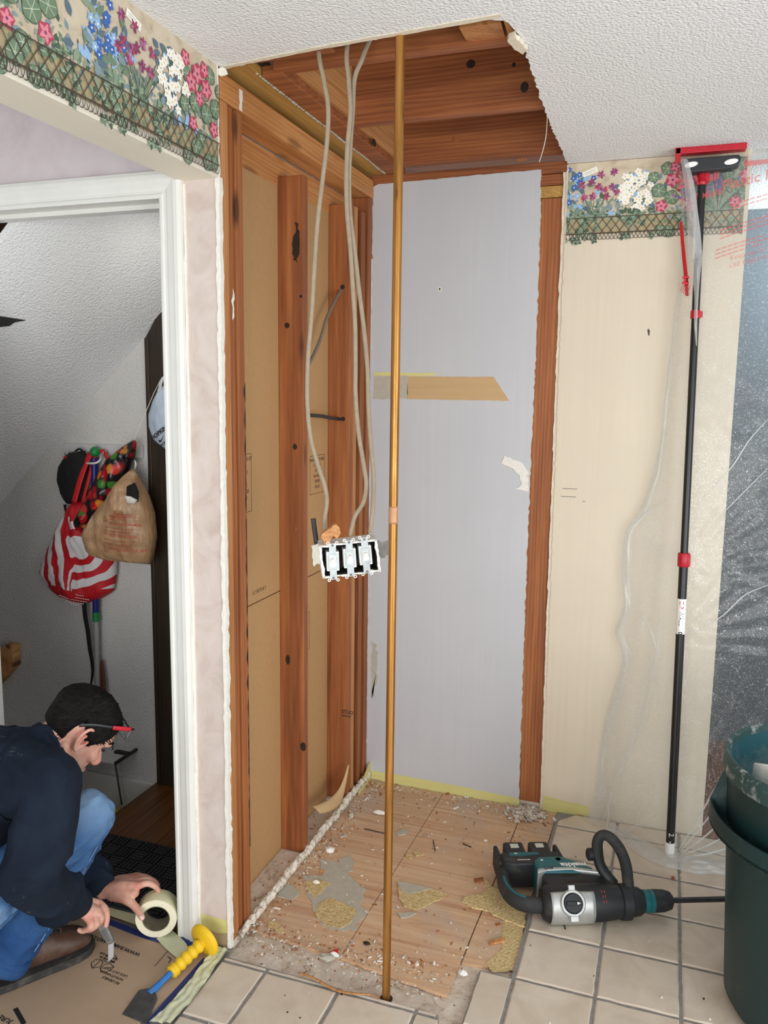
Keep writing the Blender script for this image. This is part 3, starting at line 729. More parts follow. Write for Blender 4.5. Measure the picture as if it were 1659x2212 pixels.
# printed stamps on the brown paper (read along +y on a face that looks towards +x)
def stamp(name, y, z, w_, lines, rows=None, box_=True, back=True):
    m_ = MB(); hgt = 0.020*len(lines) + 0.02
    f = lambda a, b: (-0.0884, y+a, z+b)
    if box_:
        for a0, a1, b0, b1 in ((0, w_, 0, .0015), (0, w_, -hgt, -hgt+.0015), (0, .0015, -hgt, 0), (w_-.0015, w_, -hgt, 0)):
            m_.add([f(a0, b0), f(a1, b0), f(a1, b1), f(a0, b1)], [(0, 1, 2, 3)])
    for k, s in enumerate(lines):
        lettering(m_, s, lambda a, b, k=k: f(w_/2+a, -0.020*(k+1)+b), 0.017, 0, 'CENTER')
    ob(name, m_, 'stamp_ink', wl)
stamp('wallboard_stamp', -0.985, 1.435, 0.15, ['MANUFACTURED BY', 'GYPSUM', 'WALLBOARD', '1/2 IN', '2 X 48 WIDE', 'TAPERED EDGE', 'FIRE TESTED', ''])
stamp('wallboard_stamp', -0.395, 1.395, 0.13, ['MANUFACTURED', 'G. WALL', '1/2 X 8', '48 WIDE', 'PAPER', 'EDGE'])
stamp('wallboard_stamp', -0.53, 0.82, 0.13, ['DATE', 'GYPSUM', 'WALLBOARD', 'A 127', 'TYPE X', 'CLASSIFIED'])
stamp('wallboard_stamp', -0.86, 1.005, 0.14, ['LC1057518 7'], None, False)
m_ = MB(); q = (-0.026, -0.232, 0.3729); lettering(m_, 'STUD', lambda a, b: (q[0]+a, -0.2325, q[2]+b), 0.020, 0.0004); lettering(m_, 'HEM FIR', lambda a, b: (q[0]+a, -0.2325, q[2]-.014+b), 0.011, 0.0002)
ob('lumber_stamp', m_, 'black_ink', s3)

for o in bpy.data.objects:
    if o.get('label', '').startswith('long light brown plate'): tp = o
    if o.get('label', '').startswith('middle of the three end studs'): s1_ = o
kb = MB(); a = (0.001, -1.0346, 2.4195); b = (0.001, -1.0359, 2.3667)
kb.prism(jag([(a[1]-.012, a[2]), (a[1]+.006, a[2]), (b[1]+.006, b[2]), (b[1]-.010, b[2])], .004, .01, 90, True), YZ(0.0012), 0, 0.0006); ob('paint_mark', kb, 'joint_white', tp)
kb = MB(); a = (-0.006, -1.0793, 1.8562); kb.prism(jag([(a[1]-.006, a[2]-.04), (a[1]+.004, a[2]-.03), (a[1]+.006, a[2]+.03), (a[1]-.002, a[2]+.045)], .003, .012, 91, True), YZ(-0.0060), 0, 0.0006); ob('paint_mark', kb, 'joint_white', s1_)

# ================================================================ wallpaper border (printed picture, part of the wall surface)
paper_marble('border_paper', S(172, 156, 132), S(204, 190, 166), S(214, 204, 184), 9)
plain('print_fence_ground', S(166, 152, 118), 0.8, var=0.2, scale=50)
for k, c in dict(leaf=S(112, 134, 108), leafdark=S(78, 98, 80), vein=S(196, 206, 182), blueleaf=S(128, 148, 158), bluedark=S(92, 114, 128), pink=S(178, 66, 92), pinklight=S(220, 136, 150), magenta=S(132, 58, 98),
                 mauve=S(170, 110, 150), white=S(244, 242, 232), cream=S(222, 190, 110), blue=S(62, 104, 176), bluelight=S(150, 186, 222), lavender=S(106, 98, 160), wire=S(74, 62, 52), stem=S(138, 156, 132), shade=S(150, 152, 136)).items():
    plain('print_'+k, c, 0.8, var=0.07, scale=120)
PK = ['leaf', 'leafdark', 'vein', 'blueleaf', 'bluedark', 'pink', 'pinklight', 'magenta', 'mauve', 'white', 'cream', 'blue', 'bluelight', 'lavender', 'wire', 'stem', 'shade']
PI_ = {k: i+2 for i, k in enumerate(PK)}
def border(name, parent, fn, u0, u1, clusters, seed):
    """fn(u, v, layer) with u along the wall, v metres below the ceiling"""
    rnd = random.Random(seed); mb_ = MB(); st = [0]
    def poly(pts, k):
        st[0] += 1; t = 0.0003 + 0.0000011*st[0]
        pts = [(min(max(u, u0), u1), v) for u, v in pts]
        mi = PI_[k] if k in PI_ else {'bg': 0, 'fence': 1}[k]
        mb_.add([fn(u, v, t) for u, v in pts], [tuple(range(len(pts)))], mi)
    def line(a, b, w, k):
        dx, dy = b[0]-a[0], b[1]-a[1]; l = math.hypot(dx, dy) or 1; nx, ny = -dy/l*w/2, dx/l*w/2
        poly([(a[0]+nx, a[1]+ny), (b[0]+nx, b[1]+ny), (b[0]-nx, b[1]-ny), (a[0]-nx, a[1]-ny)], k)
    def blob(u, v, r, k, n=10, sq=1.0, rot=0, wob=0.0, ph=0):
        poly([(u + r*(1+wob*cos(ph+5*t*2*pi/n))*(cos(2*pi*t/n)*cos(rot)-sq*sin(2*pi*t/n)*sin(rot)),
               v + r*(1+wob*cos(ph+5*t*2*pi/n))*(cos(2*pi*t/n)*sin(rot)+sq*sin(2*pi*t/n)*cos(rot))) for t in range(n)], k)
    def leaf(u, v, l, a, k, w=0.28):
        c, s = cos(a), sin(a)
        pts = [(0, 0), (.3, w), (.6, w*.9), (1, 0), (.6, -w*.9), (.3, -w)]
        poly([(u+l*(x*c-y*s), v+l*(x*s+y*c)) for x, y in pts], k)
    def round_leaf(u, v, r):
        blob(u, v, r, 'leafdark', 14, 0.9, rnd.random(), 0.06, rnd.random()*6)
        blob(u, v, r*.93, 'leaf', 14, 0.9, rnd.random(), 0.06, rnd.random()*6)
        for q in range(6):
            a = q*pi/3 + rnd.random()*.4; line((u, v), (u+r*.85*cos(a), v+r*.78*sin(a)), 0.0013, 'vein')
    def petals(u, v, r, n, k, kc, w=0.34):
        a0 = rnd.random()*3
        for q in range(n): leaf(u, v, r, a0+q*2*pi/n, k, w)
        blob(u, v, r*.2, kc, 6)
    V0 = 0.188; V1 = 0.246
    poly([(u0, 0), (u1, 0), (u1, V1), (u0, V1)], 'bg')
    n = int((u1-u0)/0.02)
    poly([(u0, V0)] + [(u1, V0), (u1, V1)] + [(u0, V1)], 'fence')
    for k in range(int((u1-u0)/0.008)):           # mottled planting behind the wire
        blob(u0+(u1-u0)*rnd.random(), rnd.uniform(V0-.01, V1-.004), rnd.uniform(.004, .010), rnd.choice(['shade', 'leaf', 'fence', 'stem']), 7, rnd.uniform(.4, 1), rnd.random()*3)
    for k in range(int((u1-u0)/0.0026)):          # low foliage filling in between the clumps
        leaf(u0+(u1-u0)*rnd.random(), rnd.uniform(.125, .195), rnd.uniform(.010, .022), rnd.random()*6.3, rnd.choice(['blueleaf', 'leaf', 'stem', 'shade', 'leafdark', 'stem', 'blueleaf']), .26)
    # clusters
    for typ, u in clusters:
        if typ == 'allium':
            for q in range(26): 
                a = rnd.uniform(-.055, .055); line((u+rnd.uniform(-.014, .014), V0+.01), (u+a*1.2, rnd.uniform(.09, .16)), 0.0022, rnd.choice(['stem', 'leaf', 'blueleaf', 'leafdark']))
            for du, dv in ((-.045, .075), (-.012, .068), (.018, .044), (.062, .038), (.012, .085), (.030, .095), (.058, .088), (-.036, .118), (-.006, .115), (.040, .118), (.075, .105)):
                for q in range(11):
                    a = q*2*pi/11+rnd.random(); leaf(u+du, dv, .0155, a, rnd.choice(['magenta', 'magenta', 'mauve', 'pink']), .2)
        elif typ == 'white':
            for q in range(46): leaf(u+rnd.gauss(0, .045), rnd.uniform(.05, .20), .026, rnd.random()*6.3, rnd.choice(['blueleaf', 'bluedark', 'leafdark', 'bluelight']), .3)
            for q in range(44):
                a = rnd.random()*6.3; r = .062*math.sqrt(rnd.random())
                petals(u+r*cos(a)*1.0, .105+r*sin(a)*1.05, .0138, 5, 'white', 'cream', .33)
        elif typ == 'geranium':
            for du, dv, r in ((-.03, .04, .024), (-.055, .11, .026), (.04, .125, .024), (-.012, .135, .026), (.07, .07, .02), (-.075, .065, .02), (.0, .09, .022), (.085, .14, .02)): round_leaf(u+du, dv, r)
            for du, dv, r in ((-.005, .035, .019), (.028, .055, .024), (-.012, .078, .024), (.055, .082, .023), (.02, .108, .018), (.078, .036, .018), (-.045, .162, .020), (.05, .175, .018)):
                petals(u+du, dv, r*1.12, 5, 'pink', 'magenta', .50); petals(u+du, dv, r*.95, 5, 'pinklight', 'magenta', .26)
            for du, dv, r in ((.015, .20, .022), (.035, .225, .024), (-.045, .242, .020), (-.015, .248, .022), (.075, .255, .022)): round_leaf(u+du, dv, r)
        elif typ == 'blue':
            for q in range(60): leaf(u+rnd.gauss(0, .042), rnd.uniform(.05, .20), .034, rnd.random()*6.3, rnd.choice(['blueleaf', 'bluedark', 'bluelight', 'stem', 'leaf']), .24)
            for q in range(22): petals(u+rnd.gauss(0, .036), rnd.uniform(.02, .15), .0125, 5, rnd.choice(['blue', 'blue', 'bluelight']), 'white', .36)
        elif typ == 'lavender':
            for q in range(60):
                a = rnd.uniform(-1.05, 1.05); l = rnd.uniform(.10, .19); leaf(u, V0+.005, l, -pi/2+a, rnd.choice(['leaf', 'stem', 'leafdark', 'shade']), .045)
            for q in range(26):
                a = rnd.uniform(-1.2, 1.2); l = rnd.uniform(.09, .17)
                for z in range(7): blob(u+(l-z*.006)*sin(a), V0-(l-z*.006)*cos(a), .0042, rnd.choice(['lavender', 'lavender', 'mauve']), 6)
        elif typ == 'ivy':
            for q in range(16):
                uu, vv = u+rnd.uniform(-.05, .05), rnd.uniform(.17, .27)
                for z in range(5): leaf(uu, vv, .015, z*1.26+rnd.random(), rnd.choice(['leaf', 'leafdark', 'stem']), .34)
                line((uu-.006, vv), (uu+.006, vv), .0012, 'vein')
        elif typ == 'card':
            a = rnd.uniform(-.35, -.15); c, s = cos(a), sin(a)
            poly([(u+x*c-y*s, .032+x*s+y*c) for x, y in ((-.026, -.009), (.026, -.009), (.026, .009), (-.026, .009))], 'white')
            for q in (-.003, .003): line((u-.02*c-q*s, .032-.02*s+q*c), (u+.02*c-q*s, .032+.02*s+q*c), .0015, 'shade')
    # wire basket
    d = 0.030; k = u0-0.06
    while k < u1:
        line((k, V0), (k+0.042, V1-.004), 0.0021, 'wire'); line((k+0.042, V0), (k, V1-.004), 0.0021, 'wire'); k += d
    line((u0, V0), (u1, V0), 0.0026, 'wire'); line((u0, V1-.004), (u1, V1-.004), 0.0034, 'wire')
    k = u0
    while k < u1:
        for q in range(10):
            a, b = q*pi/10, (q+1)*pi/10
            line((k+.012-.012*cos(a), V1-.004+.022*sin(a)), (k+.012-.012*cos(b), V1-.004+.022*sin(b)), 0.002, 'wire')
        k += 0.0135
    o = ob(name, mb_, ['border_paper', 'print_fence_ground']+['print_'+q for q in PK], parent)
    return o
border('wallpaper_border', wr, lambda u, v, t: (0.7375+u, -t-0.0004, 2.4385-v), 0.0, 0.585,
       [('blue', .012), ('card', .075), ('allium', .095), ('white', .235), ('ivy', .02), ('ivy', .085), ('card', .355), ('geranium', .365), ('lavender', .50), ('ivy', .24), ('geranium', .60)], 3)
border('wallpaper_border', hdo, lambda u, v, t: (t+0.0004, -1.158-u, 2.4385-v), 0.0, 1.5,
       [('geranium', 1.36), ('white', 1.22), ('allium', 1.08), ('blue', .93), ('lavender', .80), ('geranium', .66), ('ivy', .58),
        ('blue', .445), ('card', .345), ('allium', .325), ('ivy', .43), ('white', .195), ('ivy', .25), ('ivy', .37), ('geranium', .070)], 4)

# ================================================================ copper pipe
def copper():
    m, nt, bs = new_mat('old_copper'); 
    n = nz(nt, coords(nt, (30, 30, 2.2)), 1.0, 6, 0.8, 0.65)
    col = ramp(nt, n, [(0.28, S(112, 78, 36)), (0.5, S(176, 124, 62)), (0.75, S(206, 152, 92))])
    d = mask(nt, nz(nt, coords(nt, (60, 60, 9)), 1.0, 5), 0.66, 0.75)
    col = mix(nt, d, col, S(92, 62, 34)); setc(nt, bs, col)
    bs.inputs['Metallic'].default_value = 0.75; bs.inputs['Roughness'].default_value = 0.34; M['old_copper'] = m
copper()
px_, py_ = 0.494, -1.179
pt = thing('copper_pipe', (px_, py_, 0), 'bare copper pipe standing from floor to ceiling opening in front of the closet', 'pipe')
m_ = MB(); m_.lathe([(0.0112, -0.020), (0.0112, 2.62)], (px_, py_, 0), seg=28); ob('pipe', m_, 'old_copper', pt, smooth=40)
zc = (0.4921, -1.179, 1.3261)[2]
plain('solder_haze', S(196, 150, 112), 0.6, 0.4, var=0.12, scale=60)
m_ = MB(); m_.lathe([(0.0113, -0.022), (0.0119, -0.016), (0.0119, 0.016), (0.0113, 0.022)], (px_, py_, zc), seg=28); ob('coupling', m_, 'solder_haze', pt, smooth=True, label='paler soldered joint')
m_ = MB(); m_.lathe([(0.0122, -0.0095), (0.016, -0.0085), (0.018, -0.010)], (px_, py_, 0.0), seg=24); ob('floor_hole', m_, 'knot_black', pt)

# ================================================================ cables
plain('cable_beige', S(158, 142, 120), 0.55, var=0.10, scale=60)
plain('cable_grey', S(122, 110, 96), 0.6, var=0.12, scale=60)
plain('cable_black', S(34, 34, 36), 0.5, var=0.15, scale=60)
CG = 'cables hanging to the switch box'
def cable(pts, mk, label, r=(0.0058, 0.0040), group=None, per=8):
    m_ = MB(); pp = smooth_path(pts, per); m_.tube(pp, [r]*len(pp), 12, flat=(0.9, 0.43, 0))
    return tag(ob('electric_cable', m_, mk, smooth=True), label, 'cable', group)
def yp(n, y0, y1): return [y0+(y1-y0)*k/(n-1) for k in range(n)]
cable([(0.262, -1.095, 2.60), (0.2629, -1.12, 2.4621), (0.278, -1.12, 2.3848), (0.2893, -1.12, 2.3193), (0.2858, -1.12, 2.2382), (0.2735, -1.12, 2.1457), (0.261, -1.12, 2.0516), (0.2521, -1.12, 1.9386), (0.2444, -1.12, 1.8234), (0.2339, -1.12, 1.7061), (0.2325, -1.12, 1.5988), (0.2418, -1.12, 1.5083), (0.2631, -1.12, 1.436), (0.2832, -1.12, 1.3793), (0.2843, -1.11, 1.3375), (0.2778, -1.11, 1.2873), (0.2749, -1.1, 1.2352)], 'cable_beige', 'leftmost of the three hanging beige cables, bowing across the lone stud', group=CG)
cable([(0.36, -1.09, 2.62), (0.3388, -1.12, 2.4575), (0.3429, -1.12, 2.3833), (0.3484, -1.12, 2.3083), (0.3416, -1.12, 2.2337), (0.3385, -1.12, 2.1468), (0.3415, -1.12, 2.0695), (0.3508, -1.12, 1.98), (0.3578, -1.12, 1.8897), (0.3648, -1.12, 1.7984), (0.3669, -1.12, 1.6945), (0.3675, -1.12, 1.6245), (0.376, -1.12, 1.5302), (0.3908, -1.12, 1.4472), (0.399, -1.12, 1.3935), (0.3881, -1.11, 1.3433), (0.365, -1.11, 1.3052), (0.3549, -1.11, 1.2675), (0.3543, -1.115, 1.2521)], 'cable_beige', 'beige cable curling into the middle of the box top', group=CG)
cable([(0.45, -1.06, 2.62), (0.3838, -1.09, 2.474), (0.3699, -1.1, 2.4318), (0.3528, -1.105, 2.3874), (0.3497, -1.108, 2.3119), (0.3441, -1.108, 2.2367), (0.3411, -1.108, 2.1495), (0.3463, -1.11, 2.0602), (0.3595, -1.11, 1.97), (0.3715, -1.11, 1.8791), (0.3849, -1.11, 1.7874), (0.396, -1.11, 1.6833), (0.3996, -1.11, 1.5896), (0.407, -1.11, 1.495), (0.4156, -1.11, 1.4114), (0.4115, -1.1, 1.3373), (0.4057, -1.1, 1.2817), (0.4052, -1.105, 1.2639)], 'cable_beige', 'beige cable bending right of the others to the corner of the box', group=CG)
cable([(-0.0342, -0.222, 2.0098), (-0.04, -0.2211, 2.0034), (-0.04, -0.291, 1.9496), (-0.04, -0.3623, 1.8814), (-0.042, -0.4064, 1.8142), (-0.045, -0.4512, 1.761), (-0.045, -0.4975, 1.723)], 'cable_grey', 'short grey cable from the upper drilled hole to behind the lone stud', (0.0062, 0.0045))
cable([(-0.0274, -0.222, 1.5275), (-0.04, -0.2096, 1.5252), (-0.04, -0.3172, 1.5331), (-0.042, -0.397, 1.5416), (-0.045, -0.4976, 1.5469)], 'cable_black', 'short black cable from the lower drilled hole to behind the lone stud', (0.0062, 0.0062))

# ================================================================ switch box
plain('box_dark', S(40, 36, 32), 0.7, var=0.3, scale=60)
plain('box_paint', S(226, 224, 214), 0.7, var=0.10, scale=60, bumpy=0.4)
plain('switch_white', S(240, 241, 238), 0.35, var=0.02, scale=30)
plain('switch_toggle', S(250, 250, 246), 0.25, var=0.01, scale=30)
plain('zinc', S(196, 204, 206), 0.38, 0.6, var=0.12, scale=60)
plain('steel_grey', S(118, 116, 112), 0.5, 0.5, var=0.2, scale=50)
bc = Vector((0.3601, -1.135, 1.1954))
bn = Vector((0.47, -0.88, -0.06)).normalized(); bu = Vector((0.88, 0.47, 0.105)); bu = (bu-bn*bu.dot(bn)).normalized(); bv = bu.cross(bn)*-1
if bv.z < 0: bv = -bv
B = lambda a, b, c=0.0: bc + bu*a + bv*b + bn*c
sb = thing('switch_box', tuple(bc), 'open three gang switch box hanging from its cables without a cover plate', 'switch box')
def bbox(mb_, a0, a1, b0, b1, c0, c1, mi=0):
    return mb_.obox(B((a0+a1)/2, (b0+b1)/2, (c0+c1)/2), bu*(a1-a0)/2, bv*(b1-b0)/2, bn*(c1-c0)/2, mi)
W2, H2, DP = 0.074, 0.042, 0.062
m_ = MB(); bbox(m_, -W2, W2, -H2, H2, -DP, -DP+0.003)
for a0, a1, b0, b1 in ((-W2, -W2+.003, -H2, H2), (W2-.003, W2, -H2, H2), (-W2, W2, -H2, -H2+.003), (-W2, W2, H2-.003, H2)):
    bbox(m_, a0, a1, b0, b1, -DP, -0.002, 0)
ob('box_body', m_, 'box_dark', sb)
m_ = MB()
for pts in ([(-W2-.002, H2+.001), (W2+.003, H2+.002)], [(W2+.003, H2+.002), (W2+.006, -H2-.003)], [(W2+.004, -H2-.002), (-W2-.001, -H2-.003)], [(-W2-.001, -H2-.003), (-W2-.003, H2)]):
    a, b = Vector(pts[0]), Vector(pts[1]); d = (b-a).normalized(); nrm = Vector((d.y, -d.x))
    wdt = 0.0045 if abs(d.x) > .5 else 0.007
    outer = jag([tuple(a), tuple(b)], 0.0008, 0.008, 61); inner = jag([tuple(a+nrm*wdt), tuple(b+nrm*wdt)], 0.0008, 0.008, 62)
    m_.prism(outer+inner[::-1], lambda x, y, t: B(x, y, t), -0.010, 0.0005)
ob('paint_rim', m_, 'joint_white', sb, label='ragged white paint rim')
m_ = MB(); bbox(m_, -W2-.001, W2+.001, H2-.001, H2+.0015, -DP, -0.004); bbox(m_, -W2-.0015, -W2+.001, -H2, H2, -DP, -.004); ob('painted_shell', m_, 'box_paint', sb)
for k, (a0, b0, rot) in enumerate(((-0.044, -0.002, .06), (0.001, 0.001, .03), (0.043, 0.004, .0))):
    sw_m = MB()
    def sbx(mb_, a_0, a_1, b_0, b_1, c_0, c_1):
        ca, sa = cos(rot), sin(rot); A = (a_0+a_1)/2; Bq = (b_0+b_1)/2
        return mb_.obox(B(a0+A*ca+Bq*sa, b0-A*sa+Bq*ca, (c_0+c_1)/2), (bu*ca-bv*sa)*(a_1-a_0)/2, (bu*sa+bv*ca)*(b_1-b_0)/2, bn*(c_1-c_0)/2)
    sbx(sw_m, -.0165, .0165, -.026, .026, -.028, .0005)
    so = ob('switch', sw_m, 'switch_white', sb, bevel=0.0015)
    y_m = MB(); sbx(y_m, -.0092, .0092, -.049, .049, .0006, .0022); ob('yoke', y_m, 'zinc', so, bevel=0.0006)
    y_m = MB(); sbx(y_m, -.0125, .0125, -.021, .021, .0022, .0036); ob('toggle_frame', y_m, 'zinc', so, bevel=0.002)
    y_m = MB(); sbx(y_m, -.0072, .0072, -.0135, .0135, .0036, .0042); ob('toggle_slot', y_m, 'switch_white', so, bevel=0.0002)
    y_m = MB(); c0 = B(a0, b0+.001, .004); y_m.obox(c0+bn*.005+bv*.004, bu*.0042, (bv*.006+bn*.003), (bn*.006-bv*.001)); ob('toggle', y_m, 'switch_toggle', so, bevel=0.001)
    for s in (-1, 1):
        for e in (-1, 1):
            y_m = MB(); ca, sa = cos(rot), sin(rot); ea, eb = e*.0115, s*.050
            q = B(a0+ea*ca+eb*sa, b0-ea*sa+eb*ca, .0008)
            y_m.lathe([(.0022, 0), (.0044, 0), (.0044, .0016), (.0022, .0016)], q, bn, 16, close=True); ob('ear', y_m, 'switch_white', so)
        y_m = MB(); q = B(a0+s*.045*sin(rot), b0+s*.044*cos(rot), .0022); y_m.lathe([(.0001, .0012), (.0034, .0006), (.0036, 0)], q, bn, 14); ob('screw', y_m, 'steel_grey', so, smooth=40)
m_ = MB(); m_.prism([(W2+.003, .037), (W2+.020, .026), (W2+.036, .030), (W2+.037, -.012), (W2+.030, -.010), (W2+.022, -.018), (W2+.012, -.016), (W2+.004, .004)], lambda x, y, t: B(x, y, t), -0.030, -0.0285)
ob('side_bracket', m_, 'steel_grey', sb, label='dark metal mounting tab')
m_ = MB(); m_.prism(jag([(-W2-.020, .036), (-W2-.001, .040), (-W2-.001, -.018), (-W2-.010, -.014), (-W2-.019, -.022)], 0.001, 0.008, 63, True), lambda x, y, t: B(x, y, t), -0.045, -0.042)
ob('painted_flange', m_, 'box_paint', sb)
m_ = MB(); wpts = [(-.062, .046), (-.068, .072), (-.060, .078), (-.026, .096), (-.020, .088), (-.016, .070), (-.028, .056), (-.036, .066), (-.046, .056), (-.043, .044), (-.052, .040)]
m_.prism(jag(wpts, 0.0008, 0.006, 64, True), lambda x, y, t: B(x, y, t), -0.022, -0.002)
m2_ = MB(); st_ = smooth_path([(0.2499, -1.12, 1.2932), (0.2526, -1.12, 1.2683), (0.2567, -1.12, 1.2435), (0.2621, -1.12, 1.2062)], 6); m2_.tube(st_, [(0.0065, 0.0025)]*len(st_), 10, flat=(0.9, 0.43, 0)); ob('cable_stub', m2_, 'cable_black', sb, smooth=True, label='stub of flat black cable')
tag(ob('wood_scrap', m_, 'rim_wood', bevel=0.001), 'broken notched tan wood scrap stuck on top of the switch box', 'wood scrap')

# ================================================================ spring pole
plain('pole_black', S(26, 27, 28), 0.35, var=0.2, scale=20)
plain('clamp_red', S(186, 24, 44), 0.4, var=0.06, scale=30)
plain('jaw_black', S(38, 42, 46), 0.45, var=0.15, scale=40)
plain('steel_bright', S(206, 208, 212), 0.3, 0.8, var=0.06)
plain('label_white', S(242, 242, 240), 0.5, var=0.02)
plain('print_red', S(206, 34, 40), 0.6, var=0.08, scale=60)
PB = Vector((1.222, -0.178, 0.0)); PT = Vector((1.182, -0.047, 2.425))
pd = (PT-PB).normalized()
def at_z(z): return PB + (PT-PB)*((z-PB.z)/(PT.z-PB.z))
def zpix(p): return p[2]
sp = thing('support_pole', tuple(PB), 'black telescopic pole with red clamps wedged between tile floor and ceiling', 'support pole')
z1 = (1.2045, -0.11, 1.0673)[2]; z2 = (1.1824, -0.05, 2.3479)[2]; z3 = (1.1916, -0.07, 1.9017)[2]
zl0 = (1.2067, -0.12, 0.8074)[2]; zl1 = (1.2097, -0.12, 0.9313)[2]; zf = (1.22, -0.18, 0.0231)[2]
def seg_tube(name, za, zb, r, mk, label=None, seg=20):
    m_ = MB(); m_.tube([at_z(za), at_z(zb)], r, seg); return ob(name, m_, mk, sp, smooth=40, label=label)
seg_tube('lower_tube', 0.03, z1, 0.0150, 'pole_black'); seg_tube('upper_tube', z1-.05, z2, 0.0128, 'pole_black')
seg_tube('inner_rod', z2, 2.385, 0.0060, 'steel_bright', 'bare steel rod')
for z, r, h in ((z1, .0205, .024), (z2, .0165, .024), (z3, .0165, .014)):
    m_ = MB(); m_.lathe([(r-.002, -h), (r, -h+.003), (r, h-.003), (r-.002, h)], at_z(z), pd, 24)
    m_.obox(at_z(z)+Vector((.016, -.008, 0)), (.006, 0, 0), (0, .006, 0), (0, 0, h*.7)); ob('clamp', m_, 'clamp_red', sp, smooth=40, label='red clamp')
seg_tube('foot', -0.002, 0.05, 0.0165, 'label_white', 'white rubber foot')
m_ = MB(); m_.tube([at_z(zl0), at_z(zl1)], 0.0154, 20, cap=False); lb_ = ob('sticker', m_, 'label_white', sp, smooth=40, label='white printed sticker')
cdir = Vector((-0.05, -1, 0)).normalized(); 
def wrap(a, b, r=0.0157):     # a runs down the pole, b around it
    c = at_z(zl1-.006-a); ang = b/r; n0 = cdir; s0 = Vector((1, -.05, 0)).normalized()
    return c + (n0*cos(ang) + s0*sin(ang))*r
m_ = MB(); lettering(m_, 'ZIP', lambda a, b: wrap(a, b-.006), 0.020, 0.0002); ob('brand_print', m_, 'print_red', lb_)
m_ = MB(); lettering(m_, 'WALL', lambda a, b: wrap(a+.034, b-.006), 0.020, 0.0002); ob('brand_print', m_, 'black_ink', lb_)
m_ = MB(); lettering(m_, '10', lambda a, b: wrap(a+.098, b-.006), 0.020, 0.0006); ob('number_print', m_, 'black_ink', lb_)
# head
hc = Vector((1.205, -0.050, 2.428))
m_ = MB(); m_.box(1.095, 1.312, -0.088, -0.022, 2.428, 2.4395); m_.box(1.095, 1.312, -0.092, -0.082, 2.420, 2.4395); m_.box(1.095, 1.112, -0.092, -0.082, 2.392, 2.4395)
ob('head_plate', m_, 'clamp_red', sp, bevel=0.002, label='red ceiling plate')
m_ = MB(); jw = [(1.118, 2.402), (1.112, 2.390), (1.122, 2.368), (1.140, 2.358), (1.27, 2.362), (1.292, 2.372), (1.298, 2.392), (1.290, 2.403)]
m_.prism(jw, XZ(-0.097), 0, 0.05); ob('jaw', m_, 'jaw_black', sp, bevel=0.004)
for x in (1.146, 1.268):
    m_ = MB(); m_.prism([(x+.020*cos(t*pi/8)+.006*sin(t*pi/8), 2.382+.009*sin(t*pi/8)) for t in range(16)], XZ(-0.0975), 0, 0.001); ob('jaw_window', m_, 'label_white', sp)
m_ = MB(); m_.lathe([(.020, -.012), (.014, .012), (.009, .030)], at_z(2.345), pd, 20); ob('swivel', m_, 'clamp_red', sp, smooth=40)
m_ = MB(); q = (1.2254, -0.17, 0.0899); lettering(m_, '2.', lambda a, b: at_z(q[2]-a) + Vector((b-.006, -.0155, 0)), 0.024); lettering(m_, 'max', lambda a, b: at_z(q[2]-a-.03) + Vector((b-.004, -.0155, 0)), 0.014); ob('scribble', m_, 'label_white', sp)

# ================================================================ plastic sheet
def plastic(key, base, fleck, col=(0.93, 0.96, 0.97)):
    m, nt, bs = new_mat(key); v = coords(nt)
    out = nt.nodes['Material Output']
    tr = N(nt, 'ShaderNodeBsdfTransparent'); tr.inputs[0].default_value = (0.97, 0.98, 0.985, 1)
    di = N(nt, 'ShaderNodeBsdfDiffuse'); di.inputs[0].default_value = rgb(col)
    tl_ = N(nt, 'ShaderNodeBsdfTranslucent'); tl_.inputs[0].default_value = rgb(col)
    gl = N(nt, 'ShaderNodeBsdfGlossy'); gl.inputs['Roughness'].default_value = 0.22
    a1 = N(nt, 'ShaderNodeMixShader'); a1.inputs[0].default_value = 0.45; L(nt, di.outputs[0], a1.inputs[1]); L(nt, tl_.outputs[0], a1.inputs[2])
    a2 = N(nt, 'ShaderNodeMixShader'); a2.inputs[0].default_value = 0.18; L(nt, a1.outputs[0], a2.inputs[1]); L(nt, gl.outputs[0], a2.inputs[2])
    n1 = nz(nt, v, 5, 5, 1.0)
    f = mask(nt, n1, 0.3, 0.8)
    ml = N(nt, 'ShaderNodeMath', operation='MULTIPLY_ADD'); L(nt, f, ml.inputs[0]); ml.inputs[1].default_value = base*0.5; ml.inputs[2].default_value = base*0.75
    # crinkled flecks of dust and static
    vo = N(nt, 'ShaderNodeTexNoise'); vo.inputs['Scale'].default_value = 110; vo.inputs['Detail'].default_value = 3; vo.inputs['Distortion'].default_value = 3.5
    L(nt, v, vo.inputs['Vector'])
    fl = mask(nt, vo.outputs['Fac'], 0.585, 0.65)
    k = N(nt, 'ShaderNodeMath', operation='MULTIPLY'); L(nt, fl, k.inputs[0]); k.inputs[1].default_value = fleck
    s = N(nt, 'ShaderNodeMath', operation='ADD', use_clamp=True); L(nt, ml.outputs[0], s.inputs[0]); L(nt, k.outputs[0], s.inputs[1])
    fin = N(nt, 'ShaderNodeMixShader'); L(nt, s.outputs[0], fin.inputs[0]); L(nt, tr.outputs[0], fin.inputs[1]); L(nt, a2.outputs[0], fin.inputs[2])
    L(nt, fin.outputs[0], out.inputs['Surface']); M[key] = m
plastic('sheeting', 0.125, 0.55)
plastic('sheeting_edge', 0.26, 0.15)
plastic('sheeting_crumpled', 0.55, 0.2)
